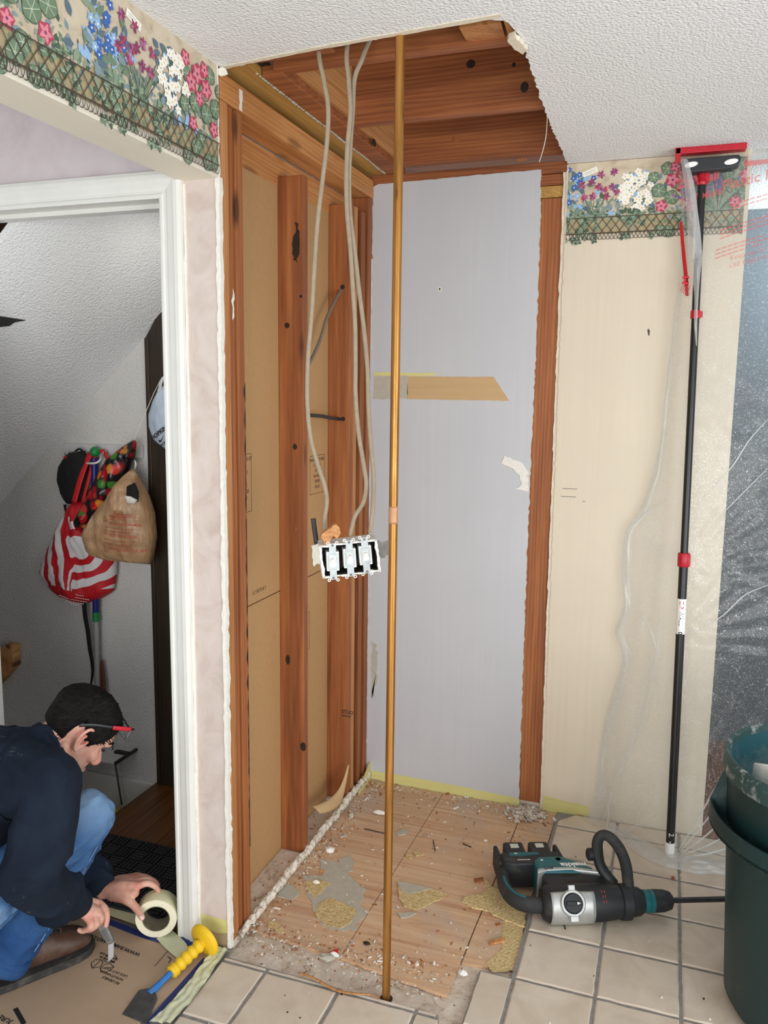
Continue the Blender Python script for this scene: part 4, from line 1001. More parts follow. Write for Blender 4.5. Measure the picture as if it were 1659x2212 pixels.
# left free edge against the wall, top to bottom (height, x)
LE = [(1.1055, -0.02, 2.4201), (1.1217, -0.02, 2.2766), (1.1277, -0.02, 2.1548), (1.1281, -0.02, 2.0009), (1.1183, -0.02, 1.8131), (1.1073, -0.02, 1.6372), (1.0992, -0.02, 1.4579), (1.0755, -0.02, 1.3244), (1.0407, -0.02, 1.2047), (0.9993, -0.02, 1.1338), (0.9936, -0.02, 0.9952), (1.0075, -0.02, 0.8565), (0.9829, -0.02, 0.7565), (1.0162, -0.02, 0.6621), (0.9857, -0.025, 0.5154), (0.9622, -0.03, 0.3857), (0.9472, -0.04, 0.2205), (0.9381, -0.05, 0.0732), (0.9202, -0.06, -0.0391), (0.9058, -0.08, -0.1363)]
LE = smooth_path(LE, 6); LEz = [(p.z, p.x, p.y) for p in LE]
def le(z):
    for (za, xa, ya), (zb, xb, yb2) in zip(LEz[:-1], LEz[1:]):
        if za >= z >= zb:
            t = (za-z)/max(1e-6, za-zb); return xa+(xb-xa)*t, ya+(yb2-ya)*t
    return (LEz[0][1], LEz[0][2]) if z > LEz[0][0] else (LEz[-1][1], LEz[-1][2])
XR = 2.35
def sheet(u, v):
    z = 2.418*(1-v) + 0.010*v
    xl, yl = le(z); pole = at_z(z)
    up = 0.30
    if u < up:
        t = u/up; x = xl+(pole.x-xl)*t; y = yl*(1-t)+(pole.y+0.018)*t
        y -= 0.010*sin(pi*t)*(0.6+noise.noise((z*3, t*2, 4)))
        y += 0.006*noise.noise((x*25-z*4, z*6, 2))
    else:
        t = (u-up)/(1-up); x = pole.x+(XR-pole.x)*t**1.15
        y = pole.y+0.018 - 0.02*t
    # folds fanning from the pole foot and from the mid height towards the right
    if u > up*0.6:
        dx, dz = x-PB.x, z-0.05
        r = math.hypot(dx, dz); a = math.atan2(dz, dx)
        if 0 < a < 1.25: y += 0.011*sin(a*34+2*noise.noise((a*5, 0, 0)))*math.exp(-((r-.28)/.30)**2)*min(1, r/.08)
        for zz, ph in ((1.02, 0), (0.78, 1)):
            dx, dz = x-PB.x+.04, z-zz; r = math.hypot(dx, dz); a = math.atan2(dz, dx)
            if dx > 0 and -0.2 < a < 1.1: y += 0.003*sin(a*26+ph)*math.exp(-((r-.22)/.22)**2)
    y += 0.007*noise.noise((x*9+z*3, z*2.2-x, 7)) + 0.002*noise.noise((x*34, z*22, 1))
    # near the top: gathered pleats at the clamp
    dx, dz = x-PT.x, 2.42-z; r = math.hypot(dx, dz)
    if r < .5 and dz > 0:
        a = math.atan2(dz, dx); y += 0.008*sin(a*22)*math.exp(-(r/.18)**2)
    y = min(y, -0.004 if x < 1.34 else 0.05)
    return (x, y, z)
pls = thing('plastic_sheet', (1.3, -0.1, 0), 'clear plastic dust sheet hung from the black pole over the doorway', 'plastic sheet')
m_ = MB(); m_.grid(sheet, 120, 150); ob('sheet', m_, 'sheeting', pls, smooth=True)
# folded free edge along the left
def strip(u, v):
    z = 2.35*(1-v) + 0.012*v; xl, yl = le(z)
    w_ = 0.012 + 0.030*max(0, min(1, (1.75-z)/0.6))*(0.7+0.6*noise.noise((z*5, 1, 0))) 
    x = xl + u*w_*(1+.3*noise.noise((z*11, u, 3)))
    return (x, min(-0.004, yl-0.008-0.010*sin(u*pi)*(1+noise.noise((z*8, 4, u*2)))), z)
m_ = MB(); m_.grid(strip, 8, 160); ob('folded_edge', m_, 'sheeting_edge', pls, smooth=True)
# hanging flap in front of the pole top
fp = [(1.112, -0.1, 2.3991), (1.1286, -0.105, 2.3167), (1.1436, -0.11, 2.2124), (1.1544, -0.11, 2.1086), (1.1692, -0.112, 2.0334), (1.1826, -0.11, 1.9585), (1.187, -0.105, 1.8683), (1.1973, -0.1, 1.8)]
fq = [(1.1351, -0.1, 2.3973), (1.1601, -0.11, 2.3135), (1.177, -0.115, 2.2242), (1.1903, -0.118, 2.1498), (1.1993, -0.118, 2.0759), (1.196, -0.115, 2.0172), (1.1966, -0.11, 1.898), (1.2022, -0.1, 1.7923)]
fp = smooth_path(fp, 6); fq = smooth_path(fq, 6)
def flap(u, v):
    k = v*(len(fp)-1); i = min(int(k), len(fp)-2); t = k-i
    a = fp[i].lerp(fp[i+1], t); b = fq[i].lerp(fq[i+1], t); p = a.lerp(b, u)
    p.y -= 0.012*sin(u*pi) + 0.005*noise.noise((u*5, v*9, 2)); return p
m_ = MB(); m_.grid(flap, 10, 60); ob('hanging_flap', m_, 'sheeting_crumpled', pls, smooth=True)
fp2 = smooth_path([(1.121, -0.03, 2.2142), (1.1326, -0.03, 2.1224), (1.1448, -0.03, 2.0454), (1.1556, -0.03, 1.968)], 6); fq2 = smooth_path([(1.1418, -0.04, 2.2112), (1.1592, -0.05, 2.1181), (1.1753, -0.05, 2.0264), (1.1792, -0.05, 1.9652)], 6)
def ptr(fa, fb, s0, s1, u):
    def g(u, v):
        k = v*(len(fa)-1); i = min(int(k), len(fa)-2); t = k-i
        p = fa[i].lerp(fa[i+1], t).lerp(fb[i].lerp(fb[i+1], t), s0+(s1-s0)*u); p.y -= 0.008; return p
    return g
m_ = MB(); m_.grid(ptr(fp2, fq2, -0.02, 0.42, 0), 2, 20)
pm = smooth_path([(1.1374, -0.065, 2.0637), (1.1382, -0.065, 2.0257)], 4)
lettering(m_, 'M', lambda a, b: tuple(Vector((1.1614, -0.07, 2.0303)) + Vector((b*.2-.0-a*0.0, 0, 0)) + Vector((-b, 0, -a*1.0))), 0.034, 0.002)
for k in range(5):
    q = Vector((1.1477, -0.065, 2.0162)) + Vector((0.005*k, 0, -0.004*k)); m_.tube([q, q+Vector((-.010, 0, -.035))], 0.0012, 4)
ob('red_print', m_, 'print_red', pls)
# printing on the sheet right of the head
m_ = MB()
def pp_(a, b, x0=1.245, z0=2.300, sl=0.20, fold=0.0):
    x = x0+a; z = z0 + sl*a - fold*a*a + b
    t = (2.418-z)/(2.418-.010)
    pole = at_z(z); return (x, pole.y-0.012, z)
lettering(m_, 'Plastic Plus', lambda a, b: pp_(a, b), 0.046, 0.0006)
lettering(m_, 'ZipWall', lambda a, b: pp_(a, b, 1.105, 2.315, 0.2), 0.04, 0.002)
lettering(m_, 'Tuff Multi', lambda a, b: pp_(a, b, 1.115, 2.258, 0.24), 0.035, 0.0005)
for a0, z0, n in ((0.03, 2.27, 2), (0.0, 2.20, 3), (-0.01, 2.14, 3)):
    for k in range(n):
        for q in range(14):
            xa = a0 + q*0.018; 
            if random.random() < .12: continue
            s0 = pp_(xa, 0, 1.25, z0-.013*k-.03, .34, .42); s1 = pp_(xa+.015, 0, 1.25, z0-.013*k-.03, .34, .42)
            m_.add([(s0[0], s0[1], s0[2]), (s1[0], s1[1], s1[2]), (s1[0], s1[1], s1[2]+.0042), (s0[0], s0[1], s0[2]+.0042)], [(0, 1, 2, 3)])
lettering(m_, 'Keep out of reach', lambda a, b: pp_(a, b, 1.285, 2.075, 0.24), 0.022)
lettering(m_, 'USE ONLY AS SHOWN', lambda a, b: pp_(a, b, 1.285, 2.050, 0.24), 0.020)
m_.add([pp_(a, b, 1.31, 2.372, .05) for a, b in ((0, 0), (.15, .002), (.15, .012), (0, .018))], [(0, 1, 2, 3)])
def faint():
    m, nt, bs = new_mat('faded_red_print'); bs.inputs['Base Color'].default_value = rgb(S(214, 92, 90)); bs.inputs['Alpha'].default_value = 0.62; bs.inputs['Roughness'].default_value = .6; M['faded_red_print'] = m
faint()
ob('red_print', m_, 'faded_red_print', pls)
# added pale strips along the folds, for light caught by the sheet
def lit_crease(pts, w_, name='lit_crease'):
    pp = smooth_path(pts, 6); out = []
    for k, p in enumerate(pp):
        pole = at_z(p.z); y = pole.y + 0.018 - 0.02*max(0, (p.x-pole.x)/(XR-pole.x)) if p.x > pole.x else le(p.z)[1]*(1-(p.x-le(p.z)[0])/max(.01, pole.x-le(p.z)[0]))+(pole.y+.018)*(p.x-le(p.z)[0])/max(.01, pole.x-le(p.z)[0])
        out.append(Vector((p.x, min(y-.007, -.005)-.004*abs(noise.noise((p.x*30, p.z*30, 1))), p.z)))
    n = len(out); cm_ = MB(); cm_.tube(out, [(.0018, w_*(.25+sin(pi*k/(n-1)))*.8) for k in range(n)], 6, flat=(0, 1, 0)); ob(name, cm_, 'sheeting_crumpled', pls, smooth=True)
for pts, w_ in ((((1.2516, -0.16, 0.0186), (1.3114, -0.15, 0.1581), (1.3903, -0.14, 0.3499), (1.4291, -0.13, 0.4457)), .0034), (((1.2551, -0.16, 0.0139), (1.3282, -0.15, 0.135), (1.4103, -0.14, 0.276)), .003), (((1.2586, -0.16, 0.0075), (1.3386, -0.15, 0.093), (1.422, -0.15, 0.2053)), .0034), (((1.259, -0.16, 0.0005), (1.3485, -0.15, 0.0597), (1.4274, -0.15, 0.1283)), .003), (((1.2595, -0.16, -0.0066), (1.3505, -0.15, 0.0283), (1.4312, -0.15, 0.0732)), .004),
                (((1.2497, -0.12, 0.8021), (1.3405, -0.12, 0.8816), (1.4082, -0.12, 0.9617), (1.484, -0.12, 1.0057)), .0028), (((1.2554, -0.1, 1.2849), (1.3362, -0.1, 1.3919), (1.3869, -0.1, 1.4872), (1.451, -0.1, 1.5732)), .0026), (((1.2907, -0.1, 1.1987), (1.3715, -0.1, 1.2991), (1.463, -0.1, 1.4127)), .002),
                (((0.9743, -0.06, -0.0853), (1.062, -0.08, 0.0187), (1.2022, -0.12, 0.1577)), .0022), (((0.9607, -0.05, -0.0363), (1.018, -0.05, 0.1815), (1.0798, -0.05, 0.4296), (1.1124, -0.05, 0.7181)), .0026), (((0.9821, -0.06, -0.1028), (0.9968, -0.06, 0.014), (1.0022, -0.05, 0.1601)), .004),
                (((1.0026, -0.02, 1.134), (1.0681, -0.03, 1.2077), (1.1359, -0.06, 1.2655)), .002), (((1.1372, -0.05, 0.8424), (1.1286, -0.05, 0.6324), (1.0961, -0.05, 0.432), (1.0498, -0.05, 0.2793)), .0028), (((1.0145, -0.03, 0.8596), (1.099, -0.05, 0.8125), (1.1463, -0.05, 0.6872)), .002)):
    lit_crease(pts, w_)
# bunched hem on the floor
def hem(u, v):
    x = 1.00 + 0.95*v; y0 = -0.085 - 0.135*min(1, v/.22) + .05*max(0, v-.25); w_ = 0.075+.02*noise.noise((x*7, 1, 1)); a = u
    return (x + .015*noise.noise((x*20, a*4, 2)), y0 + .06 - w_*a*1.5 + .018*noise.noise((x*11, a*3, 5)), 0.004 + 0.018*abs(noise.noise((x*16, a*6, 0)))*sin(pi*u)+0.010*sin(pi*u))
m_ = MB(); m_.grid(hem, 16, 110); ob('bunched_hem', m_, 'sheeting_crumpled', pls, smooth=True)

# ================================================================ green bin
worn('bin_green', S(16, 48, 48), S(120, 138, 134), 0.58, 0.82, 9, 0.5, 0, 120, 0.45)
worn('bin_inside', S(38, 84, 92), S(140, 146, 140), 0.50, 0.75, 6, 0.55, 0, 120, 0.6)
worn('bin_rim', S(44, 72, 70), S(208, 210, 204), 0.52, 0.70, 22, 0.5, 0, 120, 0.85)
bx, by = 1.600, -0.842
bn_ = thing('refuse_bin', (bx, by, 0), 'tall dark green plastic bin with dusty rim at the right edge of the tiles', 'bin')
m_ = MB(); m_.lathe([(0.200, 0.002), (0.222, 0.006), (0.236, 0.03), (0.262, 0.52), (0.268, 0.645), (0.271, 0.66)], (bx, by, 0), seg=64, cap=False); ob('bin_body', m_, 'bin_green', bn_, smooth=50)
m_ = MB(); m_.lathe([(0.02, 0.012), (0.22, 0.014), (0.254, 0.5), (0.262, 0.69)], (bx, by, 0), seg=64, cap=False); ob('bin_lining', m_, 'bin_inside', bn_, smooth=50)
m_ = MB(); m_.lathe([(0.262, 0.655), (0.279, 0.652), (0.283, 0.664), (0.281, 0.694), (0.274, 0.703), (0.264, 0.700), (0.2605, 0.685)], (bx, by, 0), seg=72, cap=False); ob('bin_rim', m_, 'bin_rim', bn_, smooth=45)
for am in (radians(214), radians(34)):
    m_ = MB(); n = 18
    for k in range(n):
        a0 = am-0.62+1.24*k/n; a1 = am-0.62+1.24*(k+1)/n
        def q(a, r, z): return (bx+r*cos(a), by+r*sin(a), z)
        for r0, r1, z0, z1 in ((.256, .306, .505, .515), (.298, .306, .505, .552)):
            vs_ = [q(a0, r0, z0), q(a1, r0, z0), q(a1, r1, z0), q(a0, r1, z0), q(a0, r0, z1), q(a1, r0, z1), q(a1, r1, z1), q(a0, r1, z1)]
            m_.add(vs_, [(3, 2, 1, 0), (4, 5, 6, 7), (0, 1, 5, 4), (1, 2, 6, 5), (2, 3, 7, 6), (3, 0, 4, 7)])
    for s in (-1, 1):
        a = am + s*0.62
        d = Vector((cos(a), sin(a), 0)); tt = Vector((-sin(a), cos(a), 0))*0.004
        o_ = Vector((bx, by, 0)); pts = [o_+d*.258+Vector((0, 0, .505)), o_+d*.306+Vector((0, 0, .505)), o_+d*.306+Vector((0, 0, .552)), o_+d*.270+Vector((0, 0, .655)), o_+d*.262+Vector((0, 0, .655))]
        m_.add([p-tt for p in pts]+[p+tt for p in pts], [tuple(range(4, -1, -1)), tuple(range(5, 10))]+[(k, (k+1) % 5, 5+(k+1) % 5, 5+k) for k in range(5)])
    ob('bin_handle', m_, 'bin_green', bn_, bevel=0.002)
m_ = MB()
def bend(u, v): 
    return (bx-.20+.34*u, by+.02-.16*u+.10*v+.02, 0.655-.20*(1-u)*0-.03*u*u-.35*v+.015*sin(u*5))
m_.grid(bend, 14, 8); tag(ob('wallboard_offcut', m_, 'joint_white', smooth=True, solid=0.010), 'white curved offcut sticking up inside the green bin', 'offcut')

# ================================================================ rotary hammer
worn('tool_black', S(30, 33, 36), S(120, 116, 108), 0.55, 0.8, 10, 0.55, 0, 150, 0.35)
worn('tool_grip', S(40, 42, 43), S(110, 104, 96), 0.5, 0.8, 14, 0.75, 0, 260, 0.4)
worn('tool_teal', S(14, 96, 102), S(110, 130, 126), 0.58, 0.85, 12, 0.45, 0, 150, 0.35)
plain('tool_silver', S(186, 188, 186), 0.42, 0.55, var=0.08, scale=30)
plain('bit_steel', S(62, 62, 64), 0.4, 0.6, var=0.25, scale=30)
plain('lcd_panel', S(206, 208, 192), 0.4, var=0.05, scale=60)
hA = Vector((0.8511, -0.7038, 0.056)); hB = Vector((1.2278, -0.5463, 0.056))
ax = (hB-hA); ax.z = 0; ax.normalize(); ay = Vector((-ax.y, ax.x, 0)); LN = (hB-hA).length
def T(a, b, c=0.0): return hA + ax*a + ay*b + Vector((0, 0, c-0.056))
rh = thing('rotary_hammer', tuple(T(.1, .05, 0)), 'black and teal cordless rotary hammer lying on the tiles beside the pulled-up floor', 'power tool')
def slab(mb_, pts, c0, c1, mi=0): return mb_.prism(pts, lambda a, b, t: T(a, b, t), c0, c1, mi)
# gear barrel along the tool axis
m_ = MB(); m_.lathe([(.030, -.012), (.046, -.006), (.054, .010), (.056, .05), (.056, .17), (.052, .215), (.046, .255), (.043, .285), (.041, .292)], hA, ax, 36, ref=(0, 0, 1)); ob('gear_housing', m_, 'tool_black', rh, smooth=50)
# motor housing rising away from the barrel
mp = [(.012, .0), (.010, .06), (.014, .115), (.03, .128), (.13, .125), (.19, .085), (.225, .03), (.225, .0)]
m_ = MB(); slab(m_, mp, 0.020, 0.104); ob('motor_housing', m_, 'tool_black', rh, bevel=0.018, bseg=4, smooth=50)
mp = [(-.002, .085), (.000, .150), (.02, .172), (.098, .172), (.125, .150), (.185, .100), (.18, .080)]
m_ = MB(); slab(m_, mp, 0.014, 0.113); tz = ob('motor_cover', m_, 'tool_teal', rh, bevel=0.014, bseg=4, smooth=50, label='teal motor cover')
mp = [(-.0035, .078), (-.001, .098), (.03, .104), (.12, .104), (.19, .085), (.215, .065), (.212, .055), (.19, .070), (.11, .088), (.03, .088)]
m_ = MB(); slab(m_, mp, 0.016, 0.1150); ob('grey_band', m_, 'tool_silver', rh, bevel=0.006, label='pale grey band between teal and black')
# battery base and two packs
mp = [(-.095, .165), (-.098, .215), (-.088, .222), (.092, .222), (.100, .212), (.094, .165), (.07, .150), (-.07, .150)]
m_ = MB(); slab(m_, mp, 0.012, 0.100); ob('battery_base', m_, 'tool_black', rh, bevel=0.008, smooth=50)
for s, x0 in ((-1, -.112), (1, .095)):
    m_ = MB(); slab(m_, [(x0, .180), (x0+.004, .285), (x0+.018, .285), (x0+.024, .180)], 0.014, 0.088); ob('battery_guard', m_, 'tool_grip', rh, bevel=0.006)
for x0 in (-.075, .012):
    m_ = MB(); slab(m_, [(x0, .200), (x0, .282), (x0+.006, .288), (x0+.062, .288), (x0+.068, .282), (x0+.068, .200)], 0.020, 0.096)
    b_ = ob('battery', m_, 'tool_black', rh, bevel=0.008, bseg=3)
    m_ = MB(); slab(m_, [(x0+.022, .250), (x0+.022, .274), (x0+.050, .274), (x0+.050, .250)], 0.095, 0.0972); ob('charge_window', m_, 'lcd_panel', b_, label='pale square window')
    m_ = MB(); slab(m_, [(x0+.016, .289), (x0+.016, .2885), (x0+.05, .2885), (x0+.05, .289)], 0.04, 0.07); ob('latch', m_, 'lcd_panel', b_)
m_ = MB(); slab(m_, [(-.070, .196), (-.066, .214), (.030, .214), (.034, .200), (-.02, .196)], 0.0995, 0.1012); ob('teal_stripe', m_, 'tool_teal', rh)
# D handle
hp = smooth_path([T(-.005, -.005, .054), T(-.045, -.002, .054), T(-.082, .020, .054), T(-.103, .062, .055), T(-.106, .108, .055), T(-.100, .150, .055), T(-.088, .178, .056)], 6)
m_ = MB(); m_.tube(hp, [(.026, .020)]*len(hp), 16, flat=(0, 0, 1)); dh = ob('rear_handle', m_, 'tool_grip', rh, smooth=50)
m_ = MB(); m_.tube([p+Vector((0, 0, .0215)) for p in hp[8:26]], [(.006, .006)]*18, 8); ob('grip_inlay', m_, 'tool_teal', dh, smooth=True, label='teal inlay')
# silver cover with selector dial
m_ = MB()
cvp = [(.000, -.060, .0), ]
def cover(u, v):
    a = .010 + .136*u; th = radians(-62+128*v); r = .0582 + .0015*sin(pi*u)
    return tuple(T(a, -r*cos(th)*1.0, .056 + r*sin(th)))
m_.grid(cover, 12, 16); cv = ob('gear_cover', m_, 'tool_silver', rh, smooth=True, solid=0.003, label='silver cast cover')
da = radians(33); dn = (-ay*cos(da) + Vector((0, 0, 1))*sin(da)).normalized(); dc_ = T(.074, 0, .056) + dn*.0585
du = ax; dv = dn.cross(du)
m_ = MB(); m_.lathe([(.0285, -.004), (.0385, -.004), (.0395, .004), (.036, .009), (.0300, .009), (.0285, .004)], dc_, dn, 36, ref=du, close=True)
for s, w_ in ((1, .010), (-1, .012)):
    m_.obox(dc_ + dv*s*.040 + dn*.001, du*w_, dv*.011, dn*.006)
ob('dial_surround', m_, 'tool_silver', cv, smooth=40, bevel=0.001)
m_ = MB(); m_.lathe([(.0001, .0085), (.0262, .0080), (.0280, .005), (.0280, -.004)], dc_, dn, 32); dl = ob('selector_dial', m_, 'tool_black', rh, smooth=40, label='round black selector knob')
m_ = MB(); m_.obox(dc_+dn*.0105, du*.021, dv*.0055, dn*.004); ob('knob_ridge', m_, 'tool_black', dl, bevel=0.002)
m_ = MB(); m_.add([dc_+dn*.0150+du*.021, dc_+dn*.0150+du*.011+dv*.0042, dc_+dn*.0150+du*.011-dv*.0042], [(0, 1, 2)]); ob('pointer', m_, 'label_white', dl)
# vents
m_ = MB()
for k in range(8): m_.obox(T(.078+.0085*k, .040, .1040)+Vector((0, 0, 0)), ax*.0026+ay*.001, ay*.005, Vector((0, 0, .0008)))
ob('air_vent', m_, 'knot_black', rh)
m_ = MB()
for k in range(5): m_.obox(T(.075+.0105*k, .071, .1045), ax*.004, ay*.002, Vector((0, 0, .0008)))
ob('air_vent', m_, 'knot_black', rh)
# lettering, upside down to the viewer
def tf(a0, b0, c): return lambda a, b: T(a0-a, b0-b, c)
m_ = MB(); lettering(m_, 'makita', tf(.166, .126, .1134), 0.032, 0.0012); ob('brand_print', m_, 'label_white', tz)
m_ = MB(); lettering(m_, 'AVT', tf(.052, .103, .1154), 0.017, 0.0008); ob('model_print', m_, 'tool_black', rh)
m_ = MB(); lettering(m_, 'AFT', tf(.058, .022, .1060), 0.014, 0.0005); ob('model_print', m_, 'label_white', rh)
m_ = MB(); lettering(m_, 'BRUSHLESS', tf(-.006, .174, .1006), 0.0085, 0.0002); ob('model_print', m_, 'label_white', rh)
m_ = MB(); lettering(m_, '36', tf(-.040, .212, .1014), 0.012, 0.0002); ob('model_print', m_, 'label_white', rh)
m_ = MB(); m_.obox(T(.026, .146, .1135), ax*.0045, ay*.0025, Vector((0, 0, .0004))); ob('indicator_light', m_, 'label_white', tz)
m_ = MB()
m_.lathe([(.0065, 0), (.0085, 0)], T(.082, .150, .1135), (0, 0, 1), 24); ob('badge', m_, 'tool_black', tz)
m_ = MB()
for k, (a, b) in enumerate(((.176, -.030), (.176, -.016), (.176, -.002))):
    q = T(a, 0, .056) + (-ay*cos(.62+.26*k)+Vector((0, 0, 1))*sin(.62+.26*k))*.0565
    for s in (-1, 1): m_.obox(q+ax*.004*s, ax*.0008, dv*.004, dn*.0004)
ob('hammer_symbol', m_, 'clamp_red', rh)
# nose: collar, chuck, bit
hx = LN
m_ = MB(); m_.lathe([(.048, .236), (.054, .240), (.054, .268), (.046, .272), (.042, .30), (.034, hx-.096)], hA, ax, 32); ob('handle_clamp', m_, 'tool_black', rh, smooth=45)
m_ = MB(); m_.lathe([(.030, hx-.098), (.034, hx-.094), (.034, hx-.082), (.031, hx-.080), (.031, hx-.076), (.034, hx-.074), (.034, hx-.064)], hA, ax, 32); ob('chuck_ring', m_, 'tool_teal', rh, smooth=40, label='teal ring')
m_ = MB(); m_.lathe([(.034, hx-.064), (.0345, hx-.058), (.033, hx-.030), (.027, hx-.008), (.016, hx), (.010, hx+.001)], hA, ax, 32); ob('chuck', m_, 'tool_black', rh, smooth=40)
m_ = MB(); m_.lathe([(.0085, hx-.01), (.0085, hx+.27), (.004, hx+.29)], hA, ax, 18); ob('drill_bit', m_, 'bit_steel', rh, smooth=40, label='steel bit')
# loop side handle standing up
sh = smooth_path([T(.222, .045, .100), T(.224, .075, .150), T(.206, .090, .186), T(.190, .096, .196), T(.182, .092, .180), T(.190, .076, .128), T(.205, .060, .090)], 7)
sh2 = smooth_path([T(.262, -.010, .080), T(.270, .020, .112), T(.270, .050, .155), T(.254, .070, .196), T(.226, .084, .226), T(.202, .090, .228), T(.190, .090, .205), T(.190, .084, .160)], 7)
m_ = MB(); m_.tube(sh2, [(.0205, .016)]*len(sh2), 14); shp = ob('side_handle', m_, 'tool_grip', rh, smooth=50)
m_ = MB(); m_.tube(smooth_path([T(.190, .086, .182), T(.200, .076, .130), T(.236, .045, .085)], 6), [(.018, .015)]*13, 12); m_.lathe([(.017, 0), (.020, .005), (.020, .026), (.013, .030)], T(.186, .088, .165), -ax, 12)
ob('depth_knob', m_, 'tool_black', rh, smooth=50)
# keep the nail by the hammer
m_ = MB(); a = Vector((0.9091, -0.6943, 0.004)); b = Vector((0.9201, -0.7252, 0.002)); m_.tube([a, b], .0016, 6); m_.ball(b, .003, 6)
tag(ob('bent_nail', m_, 'bit_steel'), 'small dark nail on the tile beside the silver hammer cover', 'nail')

# ================================================================ entry floor protection
plain('board_brown', S(176, 150, 124), 0.85, var=0.07, scale=6, bumpy=0.05)
plain('tape_cream', S(226, 221, 180), 0.6, var=0.06, scale=30)
plain('tape_green', S(206, 208, 176), 0.5, var=0.06, scale=30)
plain('tape_blue', S(30, 46, 112), 0.6, var=0.10, scale=60)
fp_ = MB()
r0 = (0.0049, -1.1813, 0.003); r1 = (-0.0385, -1.4877, 0.003)
dx_ = (r1[0]-r0[0])/(r1[1]-r0[1])
fp_.prism([(-1.4, YD-.035), (-0.06, YD-.040), (-0.035, -1.21), (-0.035+dx_*(-2.4), -3.6), (-1.4, -3.6)], XY(0.0), -0.003, 0.0018)
fb = tag(ob('floor_protection_board', fp_, 'board_brown'), 'brown paperboard laid over the entry floor, printed with black lettering', 'floor protection')
ZF = 0.0022
# lettering faces the doorway, so it is upside down from the kitchen
da_ = Vector((-0.2342, -1.2706, 0.0022)); db_ = Vector((-0.3758, -1.2555, 0.0022)); lu = (db_-da_).normalized(); lv = Vector((lu.y, -lu.x, 0))
def fl_text(lines, u, v, size, name, dirn=None, step=1.15, bold=0.0005):
    o_ = Vector(u) if not isinstance(u, tuple) else Vector(u)
    m_ = MB(); 
    for k, s in enumerate(lines):
        lettering(m_, s, lambda a, b, k=k: tuple(o_ + lu*a - lv*(b - size*step*k)), size, bold)
    return ob(name, m_, 'black_ink', fb)
fl_text(['WWW.RAMBOARD.COM'], (-0.2293, -1.2709, 0.0022), 0, 0.0185, 'printed_address', bold=0.0006)
fl_text(['LAYS OUT FLAT', 'NON-STAINING', 'RE-USEABLE'], (-0.2077, -1.3607, 0.0022), 0, 0.0115, 'printed_lines', step=-1.35, bold=.0003)
fl_text(['100% RECYCLED', 'MADE IN USA'], (-0.2748, -1.3128, 0.0022), 0, 0.0095, 'printed_lines', step=-1.35, bold=.0003)
fl_text(['38 MIL BOARD'], (-0.4796, -1.2623, 0.0022), 0, 0.0185, 'printed_lines', bold=0.0006)
fl_text(['3URE 155'], (-0.3824, -1.6012, 0.0022), 0, 0.020, 'printed_lines')
m_ = MB()
rc = Vector((-0.3021, -1.3415, 0.0022))
for k in range(3):
    a = 2*pi*k/3 + pi/2
    c_ = rc + (lu*cos(a)+lv*sin(a))*0.021
    pts = [c_ + (lu*cos(a+t)+lv*sin(a+t))*r for t, r in ((.2, .018), (1.1, .020), (2.0, .018), (3.0, .016), (4.0, .018), (5.2, .020))]
    for i in range(6):
        p, q = pts[i], pts[(i+1) % 6]; d = (q-p).normalized(); n_ = Vector((-d.y, d.x, 0))*.0011
        m_.add([p-n_, q-n_, q+n_, p+n_], [(0, 1, 2, 3)])
    p, q = c_, pts[2]; d = (q-p).normalized(); n_ = Vector((-d.y, d.x, 0))*.0011; m_.add([p-n_, q-n_, q+n_, p+n_], [(0, 1, 2, 3)])
    q = pts[5]; d = (q-p).normalized(); n_ = Vector((-d.y, d.x, 0))*.0011; m_.add([p-n_, q-n_, q+n_, p+n_], [(0, 1, 2, 3)])
ob('recycling_mark', m_, 'black_ink', fb)
m_ = MB()
for a, b, w_ in (((-0.163, -1.2315, 0.0022), (-0.1619, -1.302, 0.0022), .0022), ((-0.1507, -1.2545, 0.0022), (-0.134, -1.2609, 0.0022), .003), ((-0.134, -1.2609, 0.0022), (-0.1326, -1.2769, 0.0022), .003), ((-0.4116, -1.5654, 0.0022), (-0.3497, -1.6009, 0.0022), .012)):
    p, q = Vector(a), Vector(b); d = (q-p).normalized(); n_ = Vector((-d.y, d.x, 0))*w_/2; m_.add([p-n_, q-n_, q+n_, p+n_], [(0, 1, 2, 3)])
ob('printed_rule', m_, 'black_ink', fb)
def tape_strip(pts_a, pts_b, mk, label, z=0.0030, bumpy=0.0, name='tape_strip', nseg=40):
    pa = smooth_path([(p[0], p[1], z) for p in pts_a], 10); pb = smooth_path([(p[0], p[1], z) for p in pts_b], 10)
    m_ = MB()
    def g(u, v):
        k = v*(len(pa)-1); i = min(int(k), len(pa)-2); t = k-i
        p = pa[i].lerp(pa[i+1], t).lerp(pb[i].lerp(pb[i+1], t), u)
        if bumpy: p.z += bumpy*abs(noise.noise((p.x*45, p.y*30, 1))) + bumpy*0.7*abs(sin(u*7+noise.noise((p.x*10, p.y*14, 3))*4))
        return p
    m_.grid(g, 10 if bumpy else 1, nseg)
    return tag(ob(name, m_, mk, smooth=True), label, 'tape')
tape_strip([(-0.4581, -1.1876, 0.003), (-0.2757, -1.2107, 0.003), (-0.1627, -1.2131, 0.003)], [(-0.4776, -1.1632, 0.003), (-0.2924, -1.1873, 0.003), (-0.1669, -1.1971, 0.003)], 'tape_blue', 'dark blue tape along the door threshold, under the tape roll')
tape_strip([(-0.5049, -1.151, 0.003), (-0.3295, -1.1661, 0.003), (-0.2415, -1.173, 0.003)], [(-0.5225, -1.1067, 0.003), (-0.3449, -1.1214, 0.003), (-0.2643, -1.1277, 0.003)], 'tape_cream', 'cream tape across the door threshold behind the blue strip', z=0.0026)
